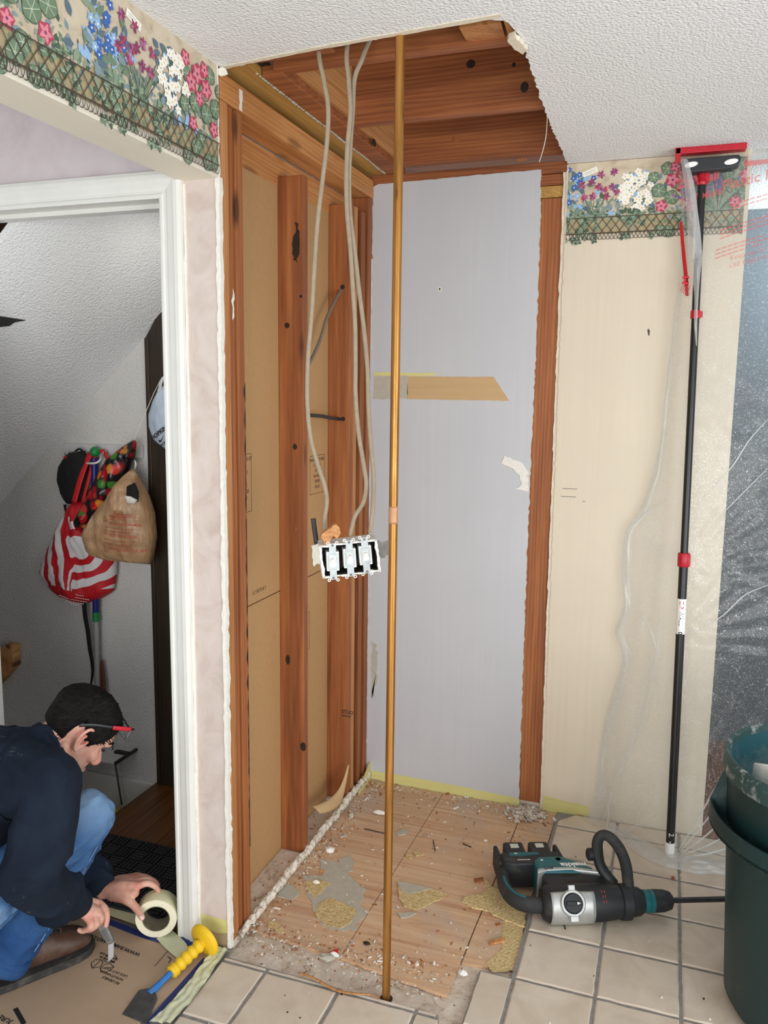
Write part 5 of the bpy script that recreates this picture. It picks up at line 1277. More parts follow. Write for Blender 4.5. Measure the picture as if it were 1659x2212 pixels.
tape_strip([(-0.1546, -1.1867, 0.0035), (-0.0737, -1.2047, 0.0035), (-0.0474, -1.2098, 0.0035)], [(-0.1623, -1.1649, 0.0035), (-0.0828, -1.1799, 0.0035), (-0.0516, -1.1901, 0.0035)], 'tape_blue', 'short piece of dark blue tape at the foot of the door casing')
tape_strip([(-0.0587, -1.4951, 0.003), (-0.054, -1.3246, 0.003), (-0.0502, -1.2228, 0.003)], [(-0.0475, -1.491, 0.003), (-0.0396, -1.3308, 0.003), (-0.0365, -1.2302, 0.003)], 'tape_blue', 'dark blue tape running beside the scraper along the paperboard edge', z=0.0028)
tape_strip([(-0.0467, -1.492, 0.004), (-0.0335, -1.3786, 0.004), (-0.037, -1.2442, 0.004), (-0.046, -1.1736, 0.004)], [(0.0048, -1.4731, 0.004), (0.014, -1.3739, 0.004), (0.0051, -1.2388, 0.004), (0.0008, -1.1714, 0.004)], 'tape_green', 'crumpled pale green tape sealing the paperboard to the tiles', z=0.0045, bumpy=0.006, nseg=90)
tape_strip([(-0.2246, -1.2022, 0.004), (-0.1776, -1.2287, 0.004), (-0.1151, -1.2565, 0.004)], [(-0.2025, -1.1532, 0.004), (-0.1401, -1.1843, 0.004), (-0.1092, -1.2078, 0.004)], 'tape_green', 'loose tail of tape pulled from the roll towards the scraper handle', z=0.0052)
m_ = MB()
e0, e1 = (0.0035, -1.1761, 0.002), (0.0069, -1.4765, 0.002)
m_.add([(e0[0]-.001, e0[1], .0012), (e0[0]+.004, e0[1], .0012), (e1[0]+.005, e1[1], .0012), (e1[0]-.001, e1[1], .0012)], [(0, 1, 2, 3)])
tag(ob('metal_strip', m_, 'steel_grey'), 'thin dark metal edging between the paperboard and the tiles', 'edging')

# ---- masking tape roll held on its edge
plain('roll_side', S(232, 226, 200), 0.75, var=0.05, scale=160)
plain('roll_core', S(120, 112, 92), 0.6, var=0.25, scale=40)
tc = Vector((-0.228, -1.1968, 0.0645)); 
ta = Vector((-0.42, 0.90, 0)).normalized()
tr_ = thing('tape_roll', tuple(tc), 'fat roll of cream masking tape standing on its edge beneath a hand', 'tape roll')
m_ = MB(); m_.lathe([(.0405, 0), (.0605, 0), (.0612, .002), (.0612, .053), (.0605, .055), (.0405, .055)], tc, ta, 56, close=True); ob('tape_winding', m_, 'tape_cream', tr_, smooth=40)
m_ = MB(); m_.lathe([(.0385, -.0005), (.0407, -.0005), (.0407, .0555), (.0385, .0555)], tc, ta, 48, close=True); ob('cardboard_core', m_, 'roll_core', tr_, smooth=40)
m_ = MB(); m_.lathe([(.041, -.0004), (.0603, -.0004)], tc, ta, 56, cap=False); ob('roll_face', m_, 'roll_side', tr_)

# ---- scraper chisel with yellow guard
worn('yellow_grip', S(232, 190, 26), S(120, 92, 40), 0.60, 0.8, 30, 0.6, 0, 150, 0.6)
worn('blade_steel', S(104, 106, 106), S(60, 58, 54), 0.45, 0.75, 30, 0.42, 0.7, 90, 0.6)
worn('blue_shaft', S(44, 116, 190), S(110, 108, 104), 0.55, 0.7, 40, 0.45, 0.1, 150, 0.7)
cA = Vector((-0.1052, -1.3918, 0.008)); cE = Vector((-0.0547, -1.2115, 0.047)); cx_ = (cE-cA).normalized(); cyv = Vector((0, 0, 1)).cross(cx_).normalized(); cz_ = cx_.cross(cyv); CL = (cE-cA).length
def Q(a, b, c=0.0): return cA + cx_*a + cyv*b + cz_*c
sc_ = thing('scraper_chisel', tuple(cA), 'wide steel scraper chisel with blue shaft and yellow guarded grip', 'chisel')
tipL = Vector((-0.1335, -1.4865, 0.004)); tipR = Vector((-0.0534, -1.4945, 0.004))
m_ = MB(); b0 = Q(-.002, .016, 0); b1 = Q(-.002, -.016, 0); sh_ = Vector((0, 0, .005))
mid0 = Vector((-0.1421, -1.4027, 0.006)); mid1 = Vector((-0.0768, -1.4117, 0.006))
ol_ = [tipL, mid0, b0, b1, mid1, tipR]
m_.add([p-sh_*.5 for p in ol_]+[p+sh_*(.1 if i in (0, 5) else .5) for i, p in enumerate(ol_)], [tuple(range(5, -1, -1)), tuple(range(6, 12))]+[(k, (k+1) % 6, 6+(k+1) % 6, 6+k) for k in range(6)])
ob('blade', m_, 'blade_steel', sc_, bevel=0.001, label='broad worn steel blade')
m_ = MB(); m_.tube([Q(-.012, 0), Q(.02, 0), Q(CL*.46, 0)], [(.010, .011), (.0085, .0085), (.0085, .0085)], 8); ob('shaft', m_, 'blue_shaft', sc_, label='blue painted shaft')
m_ = MB(); n = 26; g0 = CL*.34
pr_ = [(.0155, g0), (.0195, g0+.004)] + [(.0175+.0022*sin(k*1.25), g0+.008+(CL*.60)*k/n) for k in range(n+1)]
m_.lathe(pr_, cA, cx_, 24); ob('grip', m_, 'yellow_grip', sc_, smooth=True, label='yellow ribbed grip')
m_ = MB(); m_.lathe([(.017, CL-.012), (.046, CL-.006), (.050, CL-.001), (.050, CL+.007), (.046, CL+.010), (.012, CL+.012)], cA, cx_, 36); ob('hand_guard', m_, 'yellow_grip', sc_, smooth=45, label='round yellow guard')
m_ = MB(); m_.lathe([(.013, CL+.011), (.012, CL+.022)], cA, cx_, 16); ob('striking_end', m_, 'blade_steel', sc_)

# ---- door mat
plain('mat_rubber', S(40, 40, 41), 0.6, var=0.25, scale=150)
mt = MB(); mt.box(-0.745, -0.215, -1.125, -0.775, 0.0, 0.0085)
mo = ob('door_mat', mt, 'mat_rubber', bevel=0.006); tag(mo, 'black rubber door mat with basket weave ribs on the plank landing', 'door mat')
m_ = MB(); cs = 0.058
for i in range(9):
    for j in range(6):
        x0 = -0.738+i*cs; y0 = -1.119+j*cs
        for k in range(4):
            o_ = 0.005+k*0.0135
            if (i+j) % 2: m_.box(x0+.003, x0+cs-.003, y0+o_, y0+o_+.009, .008, .0145)
            else: m_.box(x0+o_, x0+o_+.009, y0+.003, y0+cs-.003, .008, .0145)
ob('mat_ribs', m_, 'mat_rubber', mo, bevel=0.001)

# ================================================================ things hanging in the stairway
YH = -0.375
def puff(name, outline, depth, mk, parent=None, y=YH, folds=0.3, nu=18, nv=26, seed=0, label=None, smooth=True, back=0.25):
    """a stuffed cloth shape: outline of (x, z) points, bulging towards the viewer's side of the wall"""
    zs_ = [p[1] for p in outline]; zt, zb = max(zs_), min(zs_); n = len(outline)
    def span(z):
        xs = []
        for i in range(n):
            a, b = outline[i], outline[(i+1) % n]
            if (a[1]-z)*(b[1]-z) <= 0 and a[1] != b[1]:
                t = (a[1]-z)/(a[1]-b[1]); xs.append(a[0]+(b[0]-a[0])*t)
        return (min(xs), max(xs)) if xs else (outline[0][0], outline[0][0])
    m_ = MB()
    def f(sgn):
        def g(u, v):
            z = zt + (zb-zt)*(0.002+0.996*v); a, b = span(z); x = a+(b-a)*u
            e = math.sqrt(max(0, 1-(2*u-1)**2)); w_ = min(1, (b-a)/0.10); ev = math.sqrt(max(0, 1-(2*v-1)**6))
            d = depth*e*w_*ev*(1+folds*noise.noise((x*22+seed, z*7, seed))+folds*.5*noise.noise((x*60, z*25, seed)))
            return (x, y-(d if sgn > 0 else -min(back*d, .02)), z)
        return g
    m_.grid(f(1), nu, nv); m_.grid(f(-1), nu, nv)
    return ob(name, m_, mk, parent, smooth=smooth, label=label)
def XZP(*l): return [(q[0], q[2]) for q in l]
plain('rail_grey', S(206, 206, 206), 0.5, var=0.04)
plain('hook_white', S(236, 234, 226), 0.4, var=0.03)
hr = thing('hook_rail', (-1.009, -0.36, 1.3794), 'pale grey hook rail on the stairway wall behind the bags', 'hook rail')
m_ = MB(); m_.prism(XZP((-1.2081, -0.36, 1.4045),(-0.8259, -0.36, 1.4096),(-0.8276, -0.36, 1.3584),(-1.2084, -0.36, 1.3552)), XZ(YB-.012), 0, 0.012); ob('rail', m_, 'rail_grey', hr, bevel=0.002)
for p in ((-1.1782, -0.362, 1.3678), (-1.1207, -0.362, 1.3699), (-0.992, -0.362, 1.3745), (-0.9124, -0.362, 1.3774), (-0.86, -0.362, 1.3793)):
    p = Vector(p); m_ = MB(); m_.tube(smooth_path([p+Vector((0, 0, .012)), p+Vector((0, -.012, .004)), p+Vector((.003, -.020, -.012)), p+Vector((.004, -.030, -.006)), p+Vector((.005, -.033, .006))], 5), .0028, 8); ob('hook', m_, 'steel_bright', hr, smooth=True)
m_ = MB(); m_.tube(smooth_path([(-1.0856, -0.385, 1.3316), (-1.0303, -0.42, 1.3346), (-0.9956, -0.43, 1.3386), (-0.9832, -0.42, 1.3494), (-1.0058, -0.385, 1.3607)], 6), .0042, 8); ob('loop_hook', m_, 'hook_white', hr, smooth=True)
m_ = MB(); m_.tube(smooth_path([(-0.8794, -0.385, 1.3399), (-0.8462, -0.4, 1.3533), (-0.8243, -0.41, 1.344), (-0.8295, -0.41, 1.3185), (-0.8449, -0.41, 1.3069), (-0.8575, -0.41, 1.3155)], 6), .0042, 8); ob('loop_hook', m_, 'hook_white', hr, smooth=True)
plain('felt_black', S(16, 16, 18), 0.85, var=0.2, scale=40)
puffc = thing('cap', (-1.1566, -0.38, 1.2717), 'black cap with a short red tab hanging from the left of the rail', 'cap')
puff('crown', XZP((-1.1621, -0.4, 1.3708),(-1.0822, -0.4, 1.3811),(-1.0657, -0.4, 1.3521),(-1.0647, -0.4, 1.2777),(-1.0827, -0.4, 1.1868),(-1.1298, -0.4, 1.1539),(-1.1802, -0.4, 1.1586),(-1.2078, -0.4, 1.2047),(-1.2213, -0.4, 1.2554),(-1.2088, -0.4, 1.3127)), .04, 'felt_black', puffc, y=-.385, seed=1)
m_ = MB(); m_.tube(smooth_path([(-1.1369, -0.39, 1.358), (-1.1175, -0.39, 1.383), (-1.0948, -0.39, 1.3838), (-1.0784, -0.39, 1.3509)], 5), .004, 8); ob('strap', m_, 'felt_black', puffc)
tb = puff('red_tab', XZP((-1.1611, -0.41, 1.3584),(-1.1248, -0.41, 1.3561),(-1.1252, -0.41, 1.3486),(-1.1616, -0.41, 1.3491)), .004, 'clamp_red', puffc, y=-.418, label='small red tab')
m_ = MB(); m_.tube([(-1.1888, -0.39, 1.1569), (-1.1859, -0.39, 1.1226)], (.006, .003), 8); ob('hanging_tie', m_, 'felt_black', puffc)
# ringed bag: white rings on red
def ringed():
    m, nt, bs = new_mat('ringed_cloth')
    t = N(nt, 'ShaderNodeTexCoord'); sx = N(nt, 'ShaderNodeSeparateXYZ')
    nz_ = N(nt, 'ShaderNodeTexNoise'); nz_.inputs['Scale'].default_value = 7; L(nt, t.outputs['Object'], nz_.inputs['Vector'])
    mixv = N(nt, 'ShaderNodeMix', data_type='VECTOR'); mixv.inputs[0].default_value = 0.05; L(nt, t.outputs['Object'], mixv.inputs[4]); L(nt, nz_.outputs['Color'], mixv.inputs[5])
    L(nt, mixv.outputs[1], sx.inputs[0])
    c = Vector((-1.087, -0.42, 0.9962))
    def sub(o_, v):
        n = N(nt, 'ShaderNodeMath', operation='SUBTRACT'); L(nt, o_, n.inputs[0]); n.inputs[1].default_value = v; return n.outputs[0]
    def mul(a, b):
        n = N(nt, 'ShaderNodeMath', operation='MULTIPLY'); L(nt, a, n.inputs[0])
        if isinstance(b, float): n.inputs[1].default_value = b
        else: L(nt, b, n.inputs[1])
        return n.outputs[0]
    ddx = sub(sx.outputs[0], c.x*0.95+0.5*0.05); ddz0 = sub(sx.outputs[2], c.z*0.95+0.5*0.05)
    mr = N(nt, 'ShaderNodeMapRange'); mr.inputs[1].default_value = -.055; mr.inputs[2].default_value = -.030; mr.inputs[3].default_value = .32; mr.inputs[4].default_value = 1.0; L(nt, ddx, mr.inputs[0]); ddz = mul(ddz0, mr.outputs[0])
    add = N(nt, 'ShaderNodeMath', operation='ADD'); L(nt, mul(ddx, ddx), add.inputs[0]); L(nt, mul(ddz, ddz), add.inputs[1])
    sq = N(nt, 'ShaderNodeMath', operation='SQRT'); L(nt, add.outputs[0], sq.inputs[0])
    fr_ = N(nt, 'ShaderNodeMath', operation='FRACT'); L(nt, mul(sq.outputs[0], 1/0.053), fr_.inputs[0])
    g = N(nt, 'ShaderNodeMath', operation='GREATER_THAN'); L(nt, fr_.outputs[0], g.inputs[0]); g.inputs[1].default_value = 0.48
    low = N(nt, 'ShaderNodeMath', operation='GREATER_THAN'); L(nt, sx.outputs[2], low.inputs[0]); low.inputs[1].default_value = (-1.1579, -0.42, 0.8208)[2]*0.95+.025
    top_ = N(nt, 'ShaderNodeMath', operation='LESS_THAN'); L(nt, sx.outputs[2], top_.inputs[0]); top_.inputs[1].default_value = (-1.1422, -0.42, 1.1217)[2]*0.95+.025
    core = N(nt, 'ShaderNodeMath', operation='LESS_THAN'); L(nt, sq.outputs[0], core.inputs[0]); core.inputs[1].default_value = 0.030
    gm = N(nt, 'ShaderNodeMath', operation='MAXIMUM'); L(nt, g.outputs[0], gm.inputs[0]); L(nt, core.outputs[0], gm.inputs[1])
    f = mul(mul(gm.outputs[0], low.outputs[0]), top_.outputs[0])
    setc(nt, bs, mix(nt, f, S(196, 20, 34), S(228, 224, 226))); bs.inputs['Roughness'].default_value = 0.6; M['ringed_cloth'] = m
ringed()
plain('strap_red', S(200, 26, 34), 0.6, var=0.06)
rb = thing('tote_bag', (-1.1681, -0.4, 0.948), 'red and white ringed cloth bag hanging lowest on the stairway wall', 'bag')
puff('bag_body', XZP((-1.1457, -0.42, 1.1857),(-1.0709, -0.42, 1.1861),(-1.0556, -0.42, 1.1308),(-1.0217, -0.42, 1.0389),(-0.9512, -0.42, 0.9687),(-0.9545, -0.42, 0.8927),(-0.9736, -0.42, 0.8109),(-1.0339, -0.42, 0.7743),(-1.1202, -0.42, 0.7424),(-1.2084, -0.42, 0.7494),(-1.2864, -0.42, 0.7932),(-1.3374, -0.42, 0.8597),(-1.328, -0.42, 0.896),(-1.2748, -0.42, 0.9919),(-1.2088, -0.42, 1.0832),(-1.1686, -0.42, 1.1428)), .075, 'ringed_cloth', rb, y=-.375, seed=4, folds=.35, nu=30, nv=36)
m_ = MB(); m_.tube(smooth_path([(-1.1083, -0.43, 1.1759), (-1.0853, -0.42, 1.26), (-1.0666, -0.4, 1.3335), (-1.0503, -0.39, 1.3742)], 6), [(.0035, .013)]*19, 10, flat=(0, 1, 0)); m_.tube(smooth_path([(-1.0759, -0.42, 1.1765), (-1.053, -0.41, 1.2606), (-1.0307, -0.39, 1.362), (-0.996, -0.385, 1.3814), (-0.9712, -0.39, 1.355)], 6), [(.003, .008)]*25, 10, flat=(0, 1, 0)); ob('bag_strap', m_, 'strap_red', rb, smooth=True)
m_ = MB()
for k, (u, v, n) in enumerate(((150, 1276, 9), (132, 1282, 14), (126, 1288, 14), (130, 1294, 12), (142, 1300, 8))):
    for q in range(n):
        p = Vector((-1.1928, -0.44, 0.8065)); a = Vector((p.x + (u-128)*.0018 + q*.010, -.452+.012*abs(q-6)/6, p.z-.0105*k-.0012*q)); m_.box(a.x, a.x+.0075, a.y-.0005, a.y, a.z, a.z+.0028)
ob('small_print', m_, 'label_white', rb)
# apple print bag twisted to a point
def apples():
    m, nt, bs = new_mat('apple_print'); v = coords(nt)
    vo = N(nt, 'ShaderNodeTexVoronoi'); vo.inputs['Scale'].default_value = 26; L(nt, v, vo.inputs['Vector'])
    hue = ramp(nt, vo.outputs['Color'], [(0.25, S(170, 14, 30)), (0.5, S(206, 50, 40)), (0.62, S(220, 140, 50)), (0.70, S(150, 16, 36)), (0.80, S(70, 130, 50))])
    hue.node.color_ramp.interpolation = 'CONSTANT'
    edge_ = mask(nt, vo.outputs['Distance'], 0.42, 0.62); col = mix(nt, edge_, hue, S(24, 16, 22))
    hl = mask(nt, vo.outputs['Distance'], 0.16, 0.05); k = N(nt, 'ShaderNodeMath', operation='MULTIPLY'); L(nt, hl, k.inputs[0]); k.inputs[1].default_value = .45
    setc(nt, bs, mix(nt, k.outputs[0], col, S(232, 170, 120))); bs.inputs['Roughness'].default_value = .28; M['apple_print'] = m
apples()
ab = puff('shopping_bag', XZP((-0.817, -0.43, 1.437),(-0.8068, -0.43, 1.4266),(-0.813, -0.43, 1.3729),(-0.8662, -0.43, 1.2624),(-0.9347, -0.43, 1.1764),(-1.0037, -0.43, 1.1129),(-1.0607, -0.43, 1.0415),(-1.0978, -0.43, 1.0238),(-1.1145, -0.43, 1.0529),(-1.1025, -0.43, 1.1104),(-1.0487, -0.43, 1.1978),(-0.9959, -0.43, 1.2837),(-0.9402, -0.43, 1.3554),(-0.8735, -0.43, 1.4048)), .05, 'apple_print', None, y=-.425, seed=9, folds=.5, nv=40)
tag(ab, 'shiny apple printed bag twisted up to a point on the rail', 'bag')
m_ = MB(); m_.tube([(-0.815, -0.43, 1.4317), (-0.7973, -0.42, 1.4797), (-0.7401, -0.4, 1.6128), (-0.7198, -0.385, 1.6621)], .0012, 6); tag(ob('cord', m_, 'hook_white'), 'thin pale cord stretched from the apple bag up to the door frame', 'cord')
# brown carrier bag
def carrier():
    m, nt, bs = new_mat('carrier_plastic'); v = coords(nt)
    setc(nt, bs, ramp(nt, nz(nt, v, 12, 5, .8), [(.3, S(168, 128, 92)), (.6, S(196, 158, 120)), (.8, S(214, 182, 148))])); bs.inputs['Roughness'].default_value = .35
    bs.inputs['Transmission Weight'].default_value = 0.0
    bump(nt, bs, nz(nt, coords(nt, (40, 40, 8)), 1.0, 5, 1.5), .6, .006); M['carrier_plastic'] = m
carrier()
cg = thing('carrier_bag', (-0.8745, -0.45, 1.1093), 'bulging brown plastic carrier bag with red printing, front right on the rail', 'bag')
puff('bag_body', XZP((-0.9646, -0.46, 1.1601),(-0.9099, -0.46, 1.218),(-0.865, -0.46, 1.2655),(-0.8337, -0.46, 1.3046),(-0.8139, -0.46, 1.3251),(-0.7992, -0.46, 1.3258),(-0.7793, -0.46, 1.2964),(-0.7554, -0.46, 1.2619),(-0.7317, -0.46, 1.224),(-0.709, -0.46, 1.1574),(-0.7035, -0.46, 1.0679),(-0.7208, -0.46, 0.9851),(-0.7365, -0.46, 0.9564),(-0.7873, -0.46, 0.9559),(-0.8945, -0.46, 0.9639),(-0.971, -0.46, 0.9689),(-1.0257, -0.46, 0.9834),(-1.0511, -0.46, 1.0583),(-0.9852, -0.46, 1.1405)), .085, 'carrier_plastic', cg, y=-.455, seed=12, folds=.38, nu=26, nv=30)
cc = Vector((-0.831, -0.45, 1.2355)); 
tag(puff('dark_mouth', XZP((-0.7773, -0.56, 1.2677),(-0.7399, -0.56, 1.2834),(-0.725, -0.56, 1.2497),(-0.7284, -0.56, 1.2114),(-0.7815, -0.56, 1.2119)), .02, 'felt_black', None, y=-.533, seed=3), 'black contents and shaded mouth of the brown carrier bag', 'bundle')  # dark puff laid on the bag for its shaded mouth and black contents
tag(puff('tissue', XZP((-0.7793, -0.57, 1.2341),(-0.7508, -0.57, 1.2321),(-0.7208, -0.57, 1.22),(-0.7355, -0.57, 1.2053),(-0.7682, -0.57, 1.2052)), .02, 'joint_white', None, y=-.545, seed=5), 'white tissue poking out of the brown carrier bag', 'tissue')
m_ = MB(); bo = Vector((-0.8502, -0.545, 1.1815))
def bt(a, b): return (bo.x+a, -.572 + 2.5*(a-.075)**2 + .10*max(0, b+.03), bo.z+b)
plain('print_rust', S(176, 62, 42), 0.6, var=0.08)
for s, a, b, z in (('Thank you', .03, -.022, .020), ('GET FREE', .012, -.040, .020), ('SPICED CHICKEN MEAL', .012, -.058, .0135), ('THANK YOU FOR A', .008, -.088, .011), ('FREE DRINK DEAL', .008, -.104, .016), ('START A CLUB WITH US', .0, -.138, .010), ('DOWNLOAD OUR APP', .0, -.156, .016)):
    lettering(m_, s, lambda x, y, a=a, b=b: bt(a+x, b+y-.0), z, 0.0003)
for a0, b0 in ((.0, -.026), (-.02, -.072), (-.03, -.120)):
    for k in range(12): m_.add([bt(a0+k*.013, b0), bt(a0+(k+1)*.013, b0), bt(a0+(k+1)*.013, b0+.0016), bt(a0+k*.013, b0+.0016)], [(0, 1, 2, 3)])
for a0, b0, w_, h_ in ((-.030, -.168, .022, .034), (-.028, -.050, .018, .016), (-.03, -.098, .022, .012)):
    for x0, x1, y0, y1 in ((0, w_, 0, .0016), (0, w_, h_, h_+.0016), (0, .0016, 0, h_), (w_-.0016, w_, 0, h_)): m_.add([bt(a0+x0, b0+y0), bt(a0+x1, b0+y0), bt(a0+x1, b0+y1), bt(a0+x0, b0+y1)], [(0, 1, 2, 3)])
ob('red_print', m_, 'print_rust', cg)
# pole with green ball, black strap, long rod with wooden handle
plain('plastic_green', S(24, 132, 66), 0.4, var=0.06); plain('plastic_blue', S(24, 34, 112), 0.4, var=0.08); plain('pole_white', S(176, 178, 176), 0.4, 0.3, var=0.06)
bp = thing('broom_handle', (-1.0681, -0.385, 0.2785), 'long handle with green ball end and blue grip behind the bags', 'broom handle')
b0 = Vector((-1.0294, -0.395, 1.3531)); b1 = Vector((-1.0598, -0.385, 0.7163)); b2 = Vector((-1.0593, -0.385, 0.677)); b3 = Vector((-1.0725, -0.38, 0.1112))
m_ = MB(); m_.tube([b0, b1], .0135, 16); ob('blue_grip', m_, 'plastic_blue', bp, smooth=40)
m_ = MB(); m_.ball(Vector((-1.026, -0.395, 1.3791)), .0205, 18); ob('ball_end', m_, 'plastic_green', bp, smooth=True, label='green ball end')
m_ = MB(); m_.tube([b1, b2], .0150, 16); ob('joint', m_, 'plastic_green', bp, smooth=40, label='green joint')
m_ = MB(); m_.tube([b2, b3], .0105, 16); ob('lower_handle', m_, 'pole_white', bp, smooth=40)
m_ = MB(); sp_ = smooth_path([(-1.1048, -0.4, 0.7782), (-1.1016, -0.4, 0.7001), (-1.0951, -0.395, 0.6303), (-1.0891, -0.395, 0.5615), (-1.0843, -0.39, 0.5006), (-1.0843, -0.39, 0.4503), (-1.0961, -0.39, 0.3983)], 6)
m_.tube(sp_, [(.003, .0115*(1-.75*(k/len(sp_))**3)) for k in range(len(sp_))], 10, flat=(0, 1, 0)); tag(ob('strap', m_, 'felt_black', smooth=True), 'black tapering strap hanging below the ringed bag', 'strap')
plain('handle_wood', S(96, 46, 22), 0.5, var=0.2, scale=60)
rd = thing('fire_poker', (-0.9597, -0.395, -0.1012), 'long thin rod with a brown wooden handle leaning on the stairway wall', 'rod')
m_ = MB(); m_.tube([(-1.047, -0.375, 0.5085), (-1.0559, -0.38, 0.376)][:1]+[(-1.0429, -0.378, 0.4417), (-1.0399, -0.38, 0.3701)], [(.004, .006), (.006, .011), (.006, .0145)], 10, flat=(0, 1, 0)); ob('handle', m_, 'handle_wood', rd, smooth=40, label='brown wooden handle')
m_ = MB(); m_.tube([(-1.0397, -0.38, 0.3742), (-0.9576, -0.395, -0.107)], .0038, 8); ob('rod', m_, 'steel_grey', rd, smooth=True)
# cap bag with lettering on the dark door frame
plain('cloth_paleblue', S(190, 204, 222), 0.7, var=0.08, scale=25)
hb = thing('drawstring_bag', (-0.7159, -0.4, 1.5253), 'pale blue bag lettered HOPKINS hanging on the dark door frame', 'bag')
puff("bag_body", XZP((-0.71, -0.4, 1.648),(-0.6303, -0.4, 1.6487),(-0.6184, -0.4, 1.5623),(-0.6223, -0.4, 1.4133),(-0.6647, -0.4, 1.3675),(-0.709, -0.4, 1.4104),(-0.7499, -0.4, 1.4394),(-0.7713, -0.4, 1.4886),(-0.7698, -0.4, 1.533),(-0.7449, -0.4, 1.5916)), .05, 'cloth_paleblue', hb, y=-.385, seed=20)
m_ = MB(); m_.tube(smooth_path([(-0.7058, -0.415, 1.5853), (-0.7057, -0.41, 1.6306), (-0.7012, -0.4, 1.6655), (-0.6837, -0.395, 1.6796)], 5), [(.002, .007)]*16, 8, flat=(0, 1, 0)); m_.obox((-0.7005, -0.415, 1.6219), (.010, 0, 0), (0, .003, 0), (0, 0, .008)); ob('strap_buckle', m_, 'rail_grey', hb)
hc0 = Vector((-0.7088, -0.462, 1.4367)); hd_ = (Vector((-0.6484, -0.462, 1.48))-hc0).normalized(); hu_ = Vector((-hd_.z, 0, hd_.x))
m_ = MB(); lettering(m_, 'HOPKINS', lambda a, b: tuple(hc0+hd_*a+hu_*b), .022, .0010)
lettering(m_, 'LACROSSE', lambda a, b: tuple(hc0+hd_*(a+.012)+hu_*(b-.040)), .013, .0006)
sw0 = [(.022, -.022), (.030, -.026), (.060, -.008), (.032, -.0195), (.024, -.012)]
m_.add([tuple(hc0+hd_*a+hu_*b) for a, b in sw0], [(0, 1, 2, 3, 4)])
ob('team_lettering', m_, 'black_ink', hb)
# wooden bracket at the far left
m_ = MB(); m_.prism(XZP((-1.6131, -0.4, 0.4697),(-1.5276, -0.4, 0.5279),(-1.4899, -0.4, 0.526),(-1.4911, -0.4, 0.4325),(-1.5593, -0.4, 0.3608),(-1.6249, -0.4, 0.3054)), XZ(-.40), 0, .045)
tag(ob('wooden_bracket', m_, 'rim_wood', bevel=.004), 'tan wooden handrail block on the stairway wall at the left edge', 'block')
# low shelf plate with black edge piece
wk = thing('wall_shelf', (-0.9746, -0.37, 0.1125), 'small pale grey shelf with a black edge clip low on the stairway wall', 'shelf')
m_ = MB(); s0 = (-1.1781, -0.352, 0.1242); s1 = (-0.932, -0.352, 0.118)
sh0 = Vector((-0.7946, -0.5, 0.192)); zz = .31
zz = (-0.8909, -0.42, 0.1276)[2]
m_.box(s0[0]-.10, s1[0]+.02, -.49, YB, zz-.006, zz); ob('shelf_plate', m_, 'rail_grey', wk, bevel=.001)
m_ = MB(); m_.obox((s1[0]+.024, -.42, zz), (.006, 0, 0), (0, .072, 0), (0, 0, .006)); m_.obox((s1[0]-.008, -.405, zz+.005), (.032, 0, 0), (0, .011, 0), (0, 0, .005)); ob('edge_clip', m_, 'tool_black', wk, bevel=.002)
# clutter on the top tread
plain('packet_yellow', S(222, 192, 40), 0.35, var=0.1, scale=20); plain('packet_red', S(170, 30, 36), 0.35, var=0.1, scale=20); plain('packet_tan', S(190, 150, 100), 0.5, var=0.12, scale=20)
PK_ = (((-0.9973, -0.4387, -0.13), .055, .05, 'packet_yellow', 'yellow packet on the stair tread just below the landing edge'), ((-1.0575, -0.3174, -0.13), .035, .05, 'packet_red', 'red packet behind the yellow one on the stair tread'), ((-1.0196, -0.2585, -0.13), .04, .045, 'packet_tan', 'tan crumpled bag on the stair tread nearest the rod tip'))
for p, w_, h_, mk, lb in PK_:
    m_ = MB(); m_.ball((0, 0, 0), 1.0, 16)
    m_.xform(lambda q: Vector((p[0]+q.x*w_*(1+.2*noise.noise(q*2.3)), p[1]+q.y*w_*.8*(1+.3*noise.noise(q*1.7)), -.195+h_+q.z*h_*(1+.35*noise.noise(q*3.1+Vector((4, 1, 2)))))))
    m_.v = [(x, y, max(z, -.1945)) for x, y, z in m_.v]
    tag(ob('packet', m_, mk, smooth=True), lb, 'packet')

# ================================================================ the man squatting at the doorway
AZ = radians(55); FW = Vector((cos(AZ), sin(AZ), 0)); RTV = Vector((sin(AZ), -cos(AZ), 0)); HC = Vector((-0.3762, -1.32, 0.6798))
def G(f, r, z): return Vector((HC.x, HC.y, 0)) + FW*f + RTV*r + Vector((0, 0, z))
def limb(mb_, pts, rs, seg=16, per=5):
    """tapering limb with rounded ends through joints"""
    pts = [Vector(p) for p in pts]; n = len(pts)
    pp = smooth_path(pts, per); rr = []
    for i in range(len(pp)):
        k = i/per; a = min(int(k), n-2); t = k-a; t = t*t*(3-2*t)
        r0, r1 = rs[a], rs[a+1]
        if isinstance(r0, tuple): rr.append((r0[0]+(r1[0]-r0[0])*t, r0[1]+(r1[1]-r0[1])*t))
        else: rr.append(r0+(r1-r0)*t)
    mb_.tube(pp, rr, seg)
    for p, r in ((pp[0], rr[0]), (pp[-1], rr[-1])):
        q = min(r) if isinstance(r, tuple) else r
        mb_.ball(p, q*0.99, 14)
    return mb_
